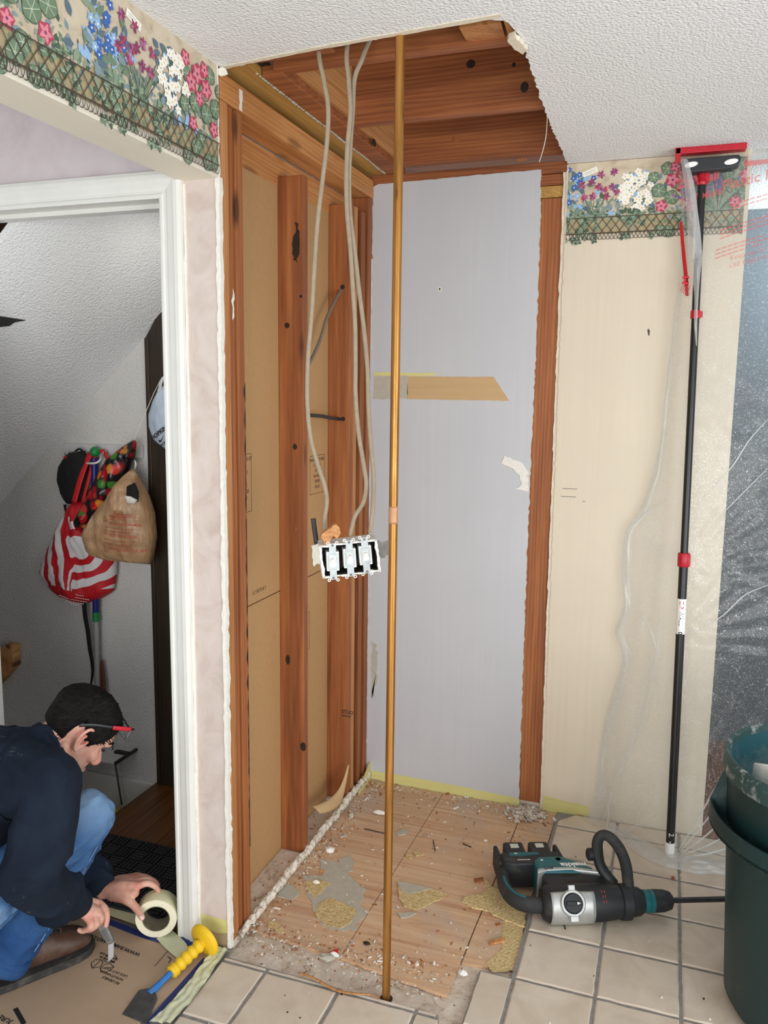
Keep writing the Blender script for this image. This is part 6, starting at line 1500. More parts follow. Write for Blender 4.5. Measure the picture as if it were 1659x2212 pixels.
def fuse(name, mb_, voxel, mats, parent, it=2, fold=0.0, fscale=14, faniso=(1, 1, 1), seed=0, label=None, fold2=0.0, disp=None):
    """one continuous surface grown from overlapping volumes"""
    me = bpy.data.meshes.new('volume'); me.from_pydata(mb_.v, [], mb_.f)
    bm = bmesh.new(); bm.from_mesh(me); bmesh.ops.remove_doubles(bm, verts=bm.verts, dist=1e-6); bmesh.ops.recalc_face_normals(bm, faces=bm.faces); bm.to_mesh(me); bm.free()
    o = bpy.data.objects.new('volume', me); C.objects.link(o)
    r = o.modifiers.new('r', 'REMESH'); r.mode = 'VOXEL'; r.voxel_size = voxel; r.adaptivity = 0
    s = o.modifiers.new('s', 'SMOOTH'); s.iterations = it; s.factor = 0.5
    dg = bpy.context.evaluated_depsgraph_get(); m2 = bpy.data.meshes.new_from_object(o.evaluated_get(dg))
    bpy.data.objects.remove(o)
    if fold or disp:
        nrm = [v.normal.copy() for v in m2.vertices]
        for v, n_ in zip(m2.vertices, nrm):
            q = v.co
            d = 0.0
            if fold:
                w_ = Vector((q.x*faniso[0], q.y*faniso[1], q.z*faniso[2]))*fscale + Vector((seed, 0, 0))
                w_ += Vector((noise.noise(w_*.6), noise.noise(w_*.6+Vector((9, 0, 0))), 0))*1.3
                d += fold*(1-2*abs(noise.noise(w_))**0.8) + fold*.35*noise.noise(w_*2.7)
            if disp: d += disp(q)
            v.co = q + n_*d
    m2.name = name; m2.materials.clear()
    for k in (mats if isinstance(mats, list) else [mats]): m2.materials.append(M[k])
    m2.polygons.foreach_set('use_smooth', [True]*len(m2.polygons))
    oo = link(name, m2, parent)
    if label: oo['label'] = label
    return oo
man = thing('person', tuple(G(-.2, 0, 0)), 'person in navy sweatshirt, jeans and brown boots squatting to tape the floor at the doorway', 'person')
# ---------------------------------------------------------------- skin
PT_ = radians(48); Hf = FW*cos(PT_) - Vector((0, 0, sin(PT_))); Hu = FW*sin(PT_) + Vector((0, 0, cos(PT_))); Hr = RTV
HO = G(0.0, 0.0, 0.683)
def HL(x, y, z): return HO + Hf*x + Hr*y + Hu*z         # y towards the near (right) side
prof = [(-.116, .036, .030, .018), (-.108, .066, .004, .034), (-.092, .079, -.024, .046), (-.075, .083, -.046, .053), (-.050, .084, -.068, .061), (-.020, .082, -.086, .068), (0.0, .079, -.094, .072), (.018, .088, -.099, .0745), (.04, .090, -.101, .076), (.062, .084, -.098, .075), (.082, .068, -.086, .067), (.100, .043, -.064, .050), (.111, .015, -.036, .028), (.116, -.008, -.014, .006)]
def hp_at(z):
    for a, b in zip(prof[:-1], prof[1:]):
        if a[0] <= z <= b[0]:
            t = (z-a[0])/(b[0]-a[0]); return tuple(a[i]+(b[i]-a[i])*t for i in (1, 2, 3))
    return prof[0][1:] if z < prof[0][0] else prof[-1][1:]
def head_pt(z, th, off=0.0):
    xf, xb, w_ = hp_at(z); cx = (xf+xb)/2; rx = (xf-xb)/2
    c, s = cos(th), sin(th); e = 2.0/2.35
    x = cx + (rx+off)*math.copysign(abs(c)**e, c); y = (w_+off)*math.copysign(abs(s)**e, s)
    if c < 0: y *= 1 - 0.10*abs(c)
    return x, y
bd = MB()
zz_ = [-.116+.232*k/40 for k in range(41)]
vs_ = []
for z in zz_:
    for k in range(36):
        x, y = head_pt(z, 2*pi*k/36); vs_.append(HL(x, y, z))
bd.add(vs_, [(i*36+k, i*36+(k+1) % 36, (i+1)*36+(k+1) % 36, (i+1)*36+k) for i in range(40) for k in range(36)] + [tuple(range(35, -1, -1)), tuple(40*36+k for k in range(36))])
# nose, brow ridge, lips, cheek and jaw
limb(bd, [HL(.082, 0, .006), HL(.094, 0, -.014), HL(.108, 0, -.034), HL(.098, 0, -.046)], [.0080, .0085, .0105, .0085], 12, 4)
for s in (-1, 1):
    bd.ball(HL(.094, s*.0115, -.042), .0075, 10)
    limb(bd, [HL(.080, s*.012, .021), HL(.082, s*.034, .024), HL(.066, s*.054, .018)], [.010, .010, .008], 10, 4)
    bd.ball(HL(.058, s*.045, -.026), .020, 12)
    limb(bd, [HL(.05, s*.036, -.098), HL(.0, s*.052, -.080), HL(-.028, s*.058, -.045)], [.014, .014, .014], 10, 4)
    # ear: rim, lobe and inner fold
    ec = Vector((-.010, s*.076, -.006))
    rim = [HL(-.002, s*.073, -.032), HL(.006, s*.074, -.010), HL(.006, s*.077, .014), HL(-.004, s*.082, .028), HL(-.018, s*.087, .026), HL(-.026, s*.089, .008), HL(-.024, s*.087, -.014), HL(-.014, s*.081, -.032), HL(-.004, s*.077, -.038)]
    limb(bd, rim, [.0052]*9, 8, 4)
    limb(bd, [HL(-.006, s*.074, .010), HL(-.014, s*.079, -.004), HL(-.010, s*.077, -.024)], [.0055, .0055, .0055], 8, 4)
limb(bd, [HL(.080, -.024, -.074), HL(.091, 0, -.071), HL(.080, .024, -.074)], [.005, .0065, .005], 10, 5)
limb(bd, [HL(.078, -.020, -.084), HL(.089, 0, -.083), HL(.078, .020, -.084)], [.005, .0065, .005], 10, 5)
bd.ball(HL(.066, 0, -.106), .016, 12)
# neck, trunk and limbs under the clothes
limb(bd, [HL(-.030, 0, -.02), G(-.075, 0, .660), G(-.125, 0, .640), G(-.20, 0, .60)], [.058, .057, .060, .08], 18, 5)
limb(bd, [G(-.18, 0, .60), G(-.30, 0, .50), G(-.42, 0, .36)], [.105, .115, .12], 18, 5)
SHR = Vector((-0.2897, -1.5277, 0.6351)); MUR = Vector((-0.2841, -1.5633, 0.5358)); ELR = Vector((-0.3094, -1.5995, 0.4325)); WRR = Vector((-0.376, -1.3511, 0.168))
limb(bd, [G(-.19, 0, .60), SHR], [.08, .055], 16, 5); limb(bd, [SHR, MUR, ELR], [.05, .046, .042], 16, 5); limb(bd, [ELR, WRR], [.042, .027], 16, 6)
SHL = G(-.16, -.19, .58); ELL = G(-.05, -.27, .33); WRL = Vector((-0.4047, -1.2072, 0.125))
limb(bd, [G(-.19, 0, .60), SHL], [.08, .055], 16, 5); limb(bd, [SHL, ELL], [.05, .042], 16, 6); limb(bd, [ELL, WRL], [.042, .027], 16, 6)
HIP = G(-.37, .10, .33); KNE = Vector((-0.3456, -1.3374, 0.4347)); ANK = G(-.205, .012, .115)
limb(bd, [G(-.42, 0, .36), HIP, KNE], [.11, .085, .055], 16, 6); limb(bd, [KNE, ANK], [.052, .038], 16, 6)
HIL = G(-.40, -.10, .33); KNL = G(-.10, -.25, .075); ANL = G(-.50, -.22, .07)
limb(bd, [G(-.42, 0, .36), HIL, KNL], [.11, .08, .055], 16, 6); limb(bd, [KNL, ANL], [.05, .036], 16, 6)
BA = radians(60); bF = Vector((cos(BA), sin(BA), 0)); bR = Vector((sin(BA), -cos(BA), 0)); TOE = Vector((-0.3896, -1.2913, 0.02))-Vector((0, 0, .0182))
limb(bd, [ANK, TOE+bF*-.20+Vector((0, 0, .085)), TOE+bF*-.12+Vector((0, 0, .058)), TOE+bF*-.05+Vector((0, 0, .048))], [.036, .030, .026, .018], 14, 5); limb(bd, [ANL, G(-.56, -.22, .06)], [.03, .02], 14, 5)
# near hand, closed round the knife
def digit(pts, rs): limb(bd, pts, rs, 12, 5)
nk = [Vector((-0.3417, -1.3066, 0.158)), Vector((-0.33, -1.3317, 0.155)), Vector((-0.3271, -1.3496, 0.15)), Vector((-0.3343, -1.3607, 0.144))]
for q in nk: limb(bd, [WRR, WRR.lerp(q, .5)+Vector((0, 0, .004)), q], [.021, .0165, .0112], 12, 5)
limb(bd, [WRR, (nk[1]+nk[2])/2], [.025, .020], 14, 5)
digit([nk[0], Vector((-0.3143, -1.3135, 0.15)), Vector((-0.3042, -1.3214, 0.13)), Vector((-0.3026, -1.3285, 0.112))], [.0112, .0098, .0088, .0075])
digit([nk[1], Vector((-0.3067, -1.3421, 0.14)), Vector((-0.3225, -1.3493, 0.118)), Vector((-0.3331, -1.3598, 0.118))], [.0112, .0102, .0090, .0078])
digit([nk[2], Vector((-0.3081, -1.3605, 0.136)), Vector((-0.3317, -1.3618, 0.114)), Vector((-0.3463, -1.3672, 0.114))], [.0108, .0098, .0088, .0076])
digit([nk[3], Vector((-0.3229, -1.3698, 0.13)), Vector((-0.3467, -1.3708, 0.112)), Vector((-0.3584, -1.3739, 0.114))], [.0098, .0088, .0080, .0070])
digit([WRR.lerp(nk[0], .35)+Vector((.0, .012, -.012)), Vector((-0.3707, -1.286, 0.128)), Vector((-0.3505, -1.2858, 0.112)), Vector((-0.3345, -1.2946, 0.098))], [.015, .0125, .0105, .0085])
# far hand, thumb near the viewer, fingers over the top of the roll
fk = [Vector((-0.2882, -1.1924, 0.156)), Vector((-0.3074, -1.1729, 0.152)), Vector((-0.3332, -1.1538, 0.144)), Vector((-0.3624, -1.1375, 0.134))]
for q in fk: limb(bd, [WRL, WRL.lerp(q, .5)+Vector((0, 0, .005)), q], [.022, .0175, .0115], 12, 5)
limb(bd, [WRL, WRL.lerp(fk[0], .45)+Vector((0, 0, -.008)), Vector((-0.2974, -1.2033, 0.138))], [.026, .024, .016], 14, 5)
digit([fk[0], Vector((-0.272, -1.1739, 0.156)), Vector((-0.256, -1.1598, 0.142)), Vector((-0.2445, -1.1558, 0.127))], [.0115, .0102, .0092, .0080])
digit([fk[1], Vector((-0.2897, -1.1536, 0.152)), Vector((-0.2772, -1.1365, 0.14)), Vector((-0.2683, -1.1263, 0.122))], [.0115, .0104, .0094, .0080])
digit([fk[2], Vector((-0.3187, -1.1321, 0.142)), Vector((-0.3073, -1.1155, 0.13)), Vector((-0.2997, -1.1007, 0.112))], [.0110, .0100, .0090, .0078])
digit([fk[3], Vector((-0.3505, -1.1166, 0.132)), Vector((-0.3417, -1.101, 0.12)), Vector((-0.3349, -1.0874, 0.104))], [.0100, .0088, .0080, .0070])
digit([WRL.lerp(fk[0], .28)+Vector((0, -.008, -.016)), Vector((-0.3164, -1.2184, 0.122)), Vector((-0.2769, -1.2283, 0.112)), Vector((-0.2458, -1.2389, 0.092))], [.018, .0155, .0118, .0092])
def skin_mat():
    m, nt, bs = new_mat('skin')
    v = coords(nt); col = ramp(nt, nz(nt, v, 26, 5, .4), [(.3, S(196, 138, 118)), (.55, S(216, 164, 144)), (.75, S(226, 182, 164))])
    def near(p, r0, r1, tint, amt):
        nonlocal col
        d = N(nt, 'ShaderNodeVectorMath', operation='DISTANCE'); L(nt, v, d.inputs[0]); d.inputs[1].default_value = tuple(p)
        k = N(nt, 'ShaderNodeMath', operation='MULTIPLY'); L(nt, mask(nt, d.outputs['Value'], r1, r0), k.inputs[0]); k.inputs[1].default_value = amt
        col = mix(nt, k.outputs[0], col, tint)
    near(HL(.03, .05, -.085), .02, .075, S(150, 116, 104), .55)       # shaven jaw
    near(HL(.07, .03, -.095), .015, .055, S(140, 110, 100), .5)
    near(HL(.104, 0, -.036), .006, .028, S(206, 116, 104), .55)       # nose
    near(HL(-.012, .082, .0), .01, .04, S(214, 128, 112), .5)
    near(HL(-.004, .0765, -.006), .003, .012, S(110, 52, 44), .6)
    for q in nk+fk: near(q, .006, .022, S(212, 122, 108), .5)
    near(HL(.083, .014, -.0745), .001, .030, S(176, 92, 88), .0)
    setc(nt, bs, col); bs.inputs['Roughness'].default_value = 0.5; bs.inputs['Subsurface Weight'].default_value = 0.0
    bump(nt, bs, nz(nt, v, 160, 4), .12, .001); M['skin'] = m
skin_mat()
body = fuse('body', bd, 0.0030, 'skin', man, it=3)
# ---------------------------------------------------------------- hair, brow, eye, nails
def hair_mat():
    m, nt, bs = new_mat('dark_hair'); v = coords(nt, (60, 60, 200))
    setc(nt, bs, ramp(nt, nz(nt, v, 1.0, 4, 1.0), [(.3, (.005, .0045, .0045)), (.7, (.018, .016, .015))])); bs.inputs['Roughness'].default_value = .7; bs.inputs['Specular IOR Level'].default_value = .06
    bump(nt, bs, nz(nt, v, 1.4, 4, .5), .7, .004); M['dark_hair'] = m
hair_mat()
hm = MB(); NU, NV = 64, 40; ok = {}; vs_ = []; 
def hair_low(th):
    a = abs((th+pi) % (2*pi) - pi)      # 0 front, pi back
    if a < .75: return .066
    if a < 1.15: return .066 - (a-.75)/.4*.060
    if a < 1.42: return .004 - (a-1.15)/.27*.022
    if a < 1.85: return -.020 + (a-1.42)/.43*.055
    if a < 2.15: return .035 - (a-1.85)/.30*.075
    return -.045 - (a-2.15)*.012
for k in range(NU):
    th = 2*pi*k/NU; lo = hair_low(th)
    for j in range(NV+1):
        t = j/NV; z = lo + (.1158-lo)*t
        rise = min(1, t/.16); off = .0015 + .0105*rise*(1+.45*noise.noise((3*cos(th), 3*sin(th), z*22)))
        x, y = head_pt(z, th, off); q = HL(x, y, z + .010*max(0, (z-.07)/.05)*rise); vs_.append(q)
hm.add(vs_, [(k*(NV+1)+j, ((k+1) % NU)*(NV+1)+j, ((k+1) % NU)*(NV+1)+j+1, k*(NV+1)+j+1) for k in range(NU) for j in range(NV)] + [tuple(k*(NV+1)+NV for k in range(NU))])
rn = random.Random(3)
for q in range(900):                    # short tufts breaking the outline
    th = rn.random()*2*pi; lo = hair_low(th); z = lo + .006 + (.112-lo)*rn.random()
    x, y = head_pt(z, th, .009); p = HL(x, y, z+.008*max(0, (z-.07)/.05)); xo, yo = head_pt(z, th, .02); n_ = (HL(xo, yo, z+.012*max(0, z/.11)) - p).normalized()
    tdir = (Hf*.5 + Hu*(-.2 if x > 0 else -.8) + n_*.55 + Vector((rn.uniform(-.3, .3), rn.uniform(-.3, .3), rn.uniform(-.3, .3)))).normalized()
    s_ = tdir.cross(n_).normalized()*.0018; l = rn.uniform(.006, .013)
    hm.add([p-s_, p+s_, p+tdir*l], [(0, 1, 2)])
ob('hair', hm, 'dark_hair', man, smooth=True)
m_ = MB()
for s in (-1, 1): limb(m_, [HL(.091, s*.014, .022), HL(.090, s*.034, .030), HL(.070, s*.056, .024)], [.0032, .0042, .0026], 8, 4)
ob('eyebrows', m_, 'dark_hair', man, smooth=True)
plain('eye_dark', S(48, 34, 30), 0.3, var=.1)
m_ = MB()
for s in (-1, 1): limb(m_, [HL(.0835, s*.020, .0), HL(.0815, s*.036, .001), HL(.072, s*.048, -.001)], [.0022, .0042, .0022], 8, 4)
ob('eyelashes', m_, 'eye_dark', man, smooth=True)
m_ = MB(); m_.ball(HL(.098, .0085, -.0485), .0036, 8); m_.ball(HL(.098, -.0085, -.0485), .0036, 8); ob('nostrils', m_, 'eye_dark', man, smooth=True)
plain('nail', S(232, 196, 184), 0.35, var=.03)
m_ = MB(); q = Vector((-0.2425, -1.2454, 0.0985)); m_.ball((0, 0, 0), 1, 12)
td = (Vector((-0.2458, -1.2389, 0.092))-Vector((-0.2769, -1.2283, 0.112))).normalized(); up_ = Vector((.35, -.55, .75)).normalized(); sd_ = td.cross(up_).normalized(); up_ = sd_.cross(td)
m_.xform(lambda p: q + td*p.x*.0085 + sd_*p.y*.0062 + up_*p.z*.0028); ob('thumbnail', m_, 'nail', man, smooth=True)
# glasses pushed up on the head
gl_ = MB()
plain('glass_frame', S(30, 32, 36), 0.35, var=.1)
for s in (1, -1):
    path = smooth_path([HL(-.050, s*.086, .018), HL(-.022, s*.0885, .040), HL(.020, s*.088, .062), HL(.058, s*.083, .080), HL(.084, s*.068, .090)], 6)
    gl_.tube(path, [(.0022, .0048)]*len(path), 8, flat=tuple(Hr*s))
fro = smooth_path([HL(.084, .068, .090), HL(.104, .045, .094), HL(.114, .012, .088), HL(.114, -.012, .088), HL(.104, -.045, .094), HL(.084, -.068, .090)], 6)
gl_.tube(fro, .0028, 8)
gls = ob('safety_glasses', gl_, 'glass_frame', man, smooth=True, label='dark safety glasses pushed up on the hair')
m_ = MB(); path = smooth_path([HL(.028, .0905, .066), HL(.058, .0855, .081), HL(.082, .073, .090)], 6); m_.tube(path, [(.0028, .0062)]*len(path), 8, flat=tuple(Hr)); ob('red_temple', m_, 'clamp_red', gls, smooth=True, label='red temple piece')
m_, nt, bs = new_mat('clear_lens'); bs.inputs['Transmission Weight'].default_value = 0.9; bs.inputs['Roughness'].default_value = .12; bs.inputs['IOR'].default_value = 1.2; bs.inputs['Base Color'].default_value = (.85, .88, .9, 1); M['clear_lens'] = m_
m_ = MB()
for s in (1, -1):
    def lens(u, v, s=s):
        a = u; return HL(.1155-.030*a*a + .012*v*0, s*(.010+.055*a), .088+.006*a - .034*v*(1-.25*a) ) + Hf*(.006*v)
    m_.grid(lens, 8, 6)
ob('lens', m_, 'clear_lens', gls, smooth=True, solid=.0018)
# ---------------------------------------------------------------- clothes
def navy():
    m, nt, bs = new_mat('navy_fleece'); v = coords(nt)
    n = nz(nt, v, 9, 6, .6); col = ramp(nt, n, [(.3, S(22, 28, 40)), (.7, S(32, 42, 56))])
    du = mask(nt, nz(nt, v, 16, 8, .8, .7), .62, .80); k = N(nt, 'ShaderNodeMath', operation='MULTIPLY'); L(nt, du, k.inputs[0]); k.inputs[1].default_value = .5
    setc(nt, bs, mix(nt, k.outputs[0], col, S(170, 172, 176))); bs.inputs['Roughness'].default_value = .95; bs.inputs['Specular IOR Level'].default_value = .15
    bump(nt, bs, nz(nt, v, 320, 3), .35, .0015); M['navy_fleece'] = m
navy()
def denim():
    m, nt, bs = new_mat('denim'); v = coords(nt)
    n = nz(nt, v, 5, 5, .8); col = ramp(nt, n, [(.32, S(42, 74, 118)), (.55, S(74, 112, 158)), (.75, S(140, 172, 206))])
    def near(p, r0, r1, tint, amt):
        nonlocal col
        d = N(nt, 'ShaderNodeVectorMath', operation='DISTANCE'); L(nt, v, d.inputs[0]); d.inputs[1].default_value = tuple(p)
        k = N(nt, 'ShaderNodeMath', operation='MULTIPLY'); L(nt, mask(nt, d.outputs['Value'], r1, r0), k.inputs[0]); k.inputs[1].default_value = amt
        col = mix(nt, k.outputs[0], col, tint)
    near(KNE+Vector((0, 0, .06)), .02, .13, S(150, 186, 222), .85)       # faded knee
    near(HIP, .03, .16, S(136, 162, 190), .7)
    near(ANK+Vector((0, 0, .05)), .03, .16, S(36, 72, 124), .8)
    fib = nz(nt, coords(nt, (260, 260, 260)), 1, 2); col = mix(nt, .25, col, ramp(nt, fib, [(.3, (.5, .55, .62)), (.7, (1, 1, 1))]), 'MULTIPLY')
    setc(nt, bs, col); bs.inputs['Roughness'].default_value = .9; bs.inputs['Specular IOR Level'].default_value = .2
    bump(nt, bs, fib, .3, .001); M['denim'] = m
denim()
sw = MB()
limb(sw, [G(-.095, 0, .655), G(-.15, 0, .635), G(-.21, 0, .605), G(-.32, 0, .52), G(-.45, 0, .39)], [.062, .085, .125, .145, .150], 22, 6)
limb(sw, [G(-.20, 0, .615), G(-.155, .11, .625), SHR], [.11, .090, .074], 18, 6)
limb(sw, [SHR, MUR, ELR], [.074, .070, .064], 18, 7)
CUR = ELR.lerp(WRR, .88)
limb(sw, [ELR, ELR.lerp(WRR, .5)+Vector((0, 0, -.012)), CUR], [.064, .062, .044], 18, 7)
limb(sw, [G(-.20, 0, .60), SHL], [.11, .074], 18, 6); limb(sw, [SHL, ELL], [.072, .062], 18, 7)
CUL = ELL.lerp(WRL, .93); limb(sw, [ELL, ELL.lerp(WRL, .5), CUL], [.062, .054, .040], 18, 7)
fuse('sweatshirt', sw, 0.0052, 'navy_fleece', man, it=5, fold=.016, fscale=8, faniso=(1, 1, .6), seed=4, label='navy sweatshirt with dust smears')
m_ = MB(); cpt = [G(-.062, 0, .672), G(-.092, 0, .658)]
nd = (HL(-.03, 0, -.03)-G(-.14, 0, .635)).normalized()
m_.lathe([(.060, -.020), (.066, -.014), (.0675, .004), (.066, .020), (.062, .026), (.059, .020), (.058, -.010)], G(-.090, 0, .658), nd, 32, cap=False); ob('collar', m_, 'navy_fleece', man, smooth=True)
for cu, dr, r in ((CUR, (WRR-ELR).normalized(), .0425), (CUL, (WRL-ELL).normalized(), .0385)):
    m_ = MB(); m_.lathe([(r-.004, -.030), (r+.003, -.020), (r+.004, 0), (r+.001, .016), (r-.006, .018), (r-.010, .004)], cu, dr, 28, cap=False); ob('cuff', m_, 'navy_fleece', man, smooth=True)
jn = MB()
limb(jn, [G(-.47, 0, .33), HIP+Vector((0, 0, 0)), HIP.lerp(KNE, .5), KNE], [.135, .108, .094, .074], 20, 7)
HEM = ANK + (ANK-KNE).normalized()*-.005
limb(jn, [KNE, KNE.lerp(ANK, .35)+FW*-.012, KNE.lerp(ANK, .72), HEM], [.074, .076, .068, .066], 20, 7)
limb(jn, [G(-.47, 0, .33), HIL, KNL], [.13, .105, .074], 18, 6); limb(jn, [KNL, ANL], [.072, .06], 18, 6)
fuse('jeans', jn, 0.005, 'denim', man, it=4, fold=.0085, fscale=12, faniso=(1, 1, 1.5), seed=8, label='faded blue jeans')
dn_ = (ANK-KNE).normalized()
m_ = MB(); m_.lathe([(.064, -.03), (.0705, -.024), (.0715, -.004), (.0695, .012), (.062, .014), (.060, -.004)], HEM+dn_*.045, dn_, 36, cap=False); ob('trouser_hem', m_, 'denim', man, smooth=True)
# side seam down the shin
m_ = MB(); sidev = (RTV*.75 + FW*.5).normalized(); sp_ = [KNE.lerp(HEM, t)+sidev*(.0765+.006*sin(pi*t)) for t in (.12, .3, .5, .7, .9, 1.0)]
pp = smooth_path(sp_, 6); m_.tube(pp, [(.0012, .0016)]*len(pp), 6); plain('denim_seam', S(132, 156, 184), .9, var=.2, scale=300); ob('side_seam', m_, 'denim_seam', man, smooth=True)
# ---------------------------------------------------------------- boots
worn('boot_leather', S(78, 54, 42), S(128, 112, 100), 0.45, 0.75, 12, 0.5, 0, 120, 0.5)
worn('boot_sole', S(48, 46, 44), S(126, 122, 116), 0.5, 0.8, 20, 0.85, 0, 160, 0.5)
def boot(toe, bF, bR, name='boot'):
    up = MB(); secs = [(-.312, .018, .030, .075), (-.300, .031, .022, .115), (-.27, .039, .02, .150), (-.235, .043, .02, .160), (-.20, .044, .02, .158), (-.165, .045, .02, .128), (-.13, .047, .02, .108), (-.09, .050, .02, .092), (-.055, .050, .02, .082), (-.028, .044, .02, .072), (-.010, .032, .022, .058), (0.0, .012, .028, .040)]
    sg = 22; vs_ = []
    for f, w_, z0, z1 in secs:
        for k in range(sg):
            a = 2*pi*k/sg; c, s = cos(a), sin(a)
            yy = w_*math.copysign(abs(c)**.8, c)*(1-.18*max(0, s)); z = (z0+z1)/2 + (z1-z0)/2*math.copysign(abs(s)**.85, s)
            vs_.append(toe + bF*f + bR*(yy + .010*(-f/.3-.4)*0) + Vector((0, 0, z)))
    n = len(secs)
    up.add(vs_, [(i*sg+k, i*sg+(k+1) % sg, (i+1)*sg+(k+1) % sg, (i+1)*sg+k) for i in range(n-1) for k in range(sg)]+[tuple(range(sg-1, -1, -1)), tuple((n-1)*sg+k for k in range(sg))])
    b_ = ob(name, up, 'boot_leather', man, smooth=60, sub=1, label='scuffed brown leather boot')
    tc_ = MB(); sp2 = [toe+bF*f+bR*0+Vector((0, 0, z)) for f, z in ((-.150, .122), (-.125, .109), (-.100, .098))]
    for i_, q in enumerate(sp2):
        w_ = .030-.003*i_; pth = smooth_path([q+bR*w_+Vector((0, 0, -.016)), q+bR*w_*.5, q+Vector((0, 0, .003)), q-bR*w_*.5, q-bR*w_+Vector((0, 0, -.016))], 4)
        tc_ = MB(); tc_.tube([p+bF*.012*math.sin(k*.4) for k, p in enumerate(pth)], .0028, 6); ob('lace', tc_, 'boot_sole', b_, smooth=True)
    for nm, g, z0, z1 in (('outsole', .006, .001, .017), ('welt', .0095, .0175, .026)):
        so = MB(); out = []
        S2 = [(s[0], s[1]+g) for s in secs]; S2[0] = (S2[0][0]-.006, .016); S2[-1] = (S2[-1][0]+.008, .016)
        pts = [(f, w_) for f, w_ in S2]+[(f, -w_) for f, w_ in reversed(S2)]
        so.prism(pts, lambda a, b, t: toe+bF*a+bR*b+Vector((0, 0, t)), z0, z1); ob(nm, so, 'boot_sole', b_, bevel=.003)
    return b_
boot(TOE, bF, bR)
toeL = G(-.42, -.22, .0); b2_ = boot(toeL+Vector((0, 0, .0018)), bF, bR)
# ---------------------------------------------------------------- knife in the near hand
kn_ = thing('utility_knife', (-0.3272, -1.3258, 0.11), 'grey metal utility knife held point down in the near hand', 'knife')
k0 = Vector((-0.3403, -1.3256, 0.14)); k1 = Vector((-0.2876, -1.3282, 0.062)); k2 = Vector((-0.2829, -1.3392, 0.01)); kd = (k1-k0).normalized(); kw = kd.cross(Vector((-.5, .8, .2))).normalized(); kn2 = kd.cross(kw)
m_ = MB(); LL = (k1-k0).length
pts = [(0, -.011), (LL*.5, -.013), (LL, -.010), (LL+.004, .004), (LL*.96, .012), (LL*.45, .015), (0, .012)]
m_.prism(pts, lambda a, b, t: k0+kd*a+kw*b+kn2*t, -.0065, .0065); ob('knife_handle', m_, 'steel_grey', kn_, bevel=.003)
m_ = MB(); m_.prism([(LL*.55, -.006), (LL*.9, -.005), (LL*.9, .005), (LL*.55, .006)], lambda a, b, t: k0+kd*a+kw*b+kn2*t, -.0078, .0078); ob('knife_slider', m_, 'blade_steel', kn_, bevel=.001)
m_ = MB(); bd_ = (k2-k1).normalized(); bw = bd_.cross(kn2).normalized(); BL = (k2-k1).length
m_.prism([(-.006, -.008), (BL*.75, -.008), (BL, .007), (-.006, .008)], lambda a, b, t: k1+bd_*a+bw*b+kn2*t, -.0006, .0006); ob('knife_blade', m_, 'steel_bright', kn_)

# ================================================================ rubbish on the exposed floor
def patch(name, px, mk, label, cat='scrap', z=-.0074, th=.0014, j=.003, seed=0, curl=0.0, step=.012, group=None):
    m_ = MB(); m_.prism(jag([(p[0], p[1]) for p in px], j, step, seed, True), XY(z), 0, th)
    o = ob(name, m_, mk)
    return tag(o, label, cat, group)
Z = dict()
patch('backing_patch', ((0.0524, -0.6262, -0.007), (0.1092, -0.6265, -0.007), (0.1398, -0.5716, -0.007), (0.1747, -0.6021, -0.007), (0.1839, -0.682, -0.007), (0.2462, -0.7296, -0.007), (0.2681, -0.7352, -0.007), (0.2844, -0.8296, -0.007), (0.3249, -0.8449, -0.007), (0.3069, -0.9007, -0.007), (0.3072, -0.9526, -0.007), (0.248, -0.9652, -0.007), (0.1973, -0.9557, -0.007), (0.1463, -0.8911, -0.007), (0.0807, -0.8049, -0.007), (0.0476, -0.7329, -0.007), (0.1031, -0.718, -0.007)), 'felt_grey', 'large grey patch of old flooring felt stuck to the plywood left of the pipe', 'flooring patch', seed=71, j=.004)
patch('backing_patch', ((0.1566, -0.8633, -0.006), (0.1802, -0.8233, -0.006), (0.2318, -0.8302, -0.006), (0.2806, -0.8529, -0.006), (0.2877, -0.9189, -0.006), (0.2668, -0.9551, -0.006), (0.2113, -0.952, -0.006), (0.1649, -0.9183, -0.006)), 'old_backing', 'yellow crumbly patch on the grey felt left of the pipe', 'flooring patch', z=-.0060, seed=72, j=.003)
patch('backing_patch', ((0.0592, -0.773, -0.006), (0.1035, -0.7424, -0.006), (0.1484, -0.7482, -0.006), (0.1368, -0.7993, -0.006), (0.1307, -0.8416, -0.006), (0.0907, -0.8083, -0.006)), 'old_backing', 'small yellow patch at the upper left of the grey felt', 'flooring patch', z=-.0060, seed=73, j=.003)
patch('flooring_scrap', ((0.3532, -0.6594, 0.0), (0.3968, -0.6573, 0.0), (0.4792, -0.6627, 0.0), (0.5347, -0.6745, 0.0), (0.4884, -0.7496, 0.0), (0.4611, -0.7877, 0.0), (0.4165, -0.784, 0.0), (0.3895, -0.7498, 0.0)), 'old_backing', 'loose yellow flooring scrap lying right of the pipe', 'flooring scrap', z=-.0068, th=.004, seed=74, j=.0018)
patch('flooring_scrap', ((0.3534, -0.665, 0.0), (0.3895, -0.66, 0.0), (0.4748, -0.6643, 0.0), (0.4346, -0.701, 0.0), (0.4161, -0.7186, 0.0), (0.3872, -0.7132, 0.0)), 'felt_grey', 'grey felt layer on top of the yellow scrap right of the pipe', 'flooring scrap', z=-.0026, th=.0012, seed=75, j=.0018)
patch('flooring_scrap', ((0.4066, -0.8205, 0.0), (0.437, -0.8092, 0.0), (0.4659, -0.8035, 0.0), (0.4509, -0.8289, -0.0), (0.4263, -0.8429, 0.0)), 'felt_grey', 'small pale felt scrap just below the yellow scrap', 'flooring scrap', z=-.0068, th=.003, seed=76, j=.0015)
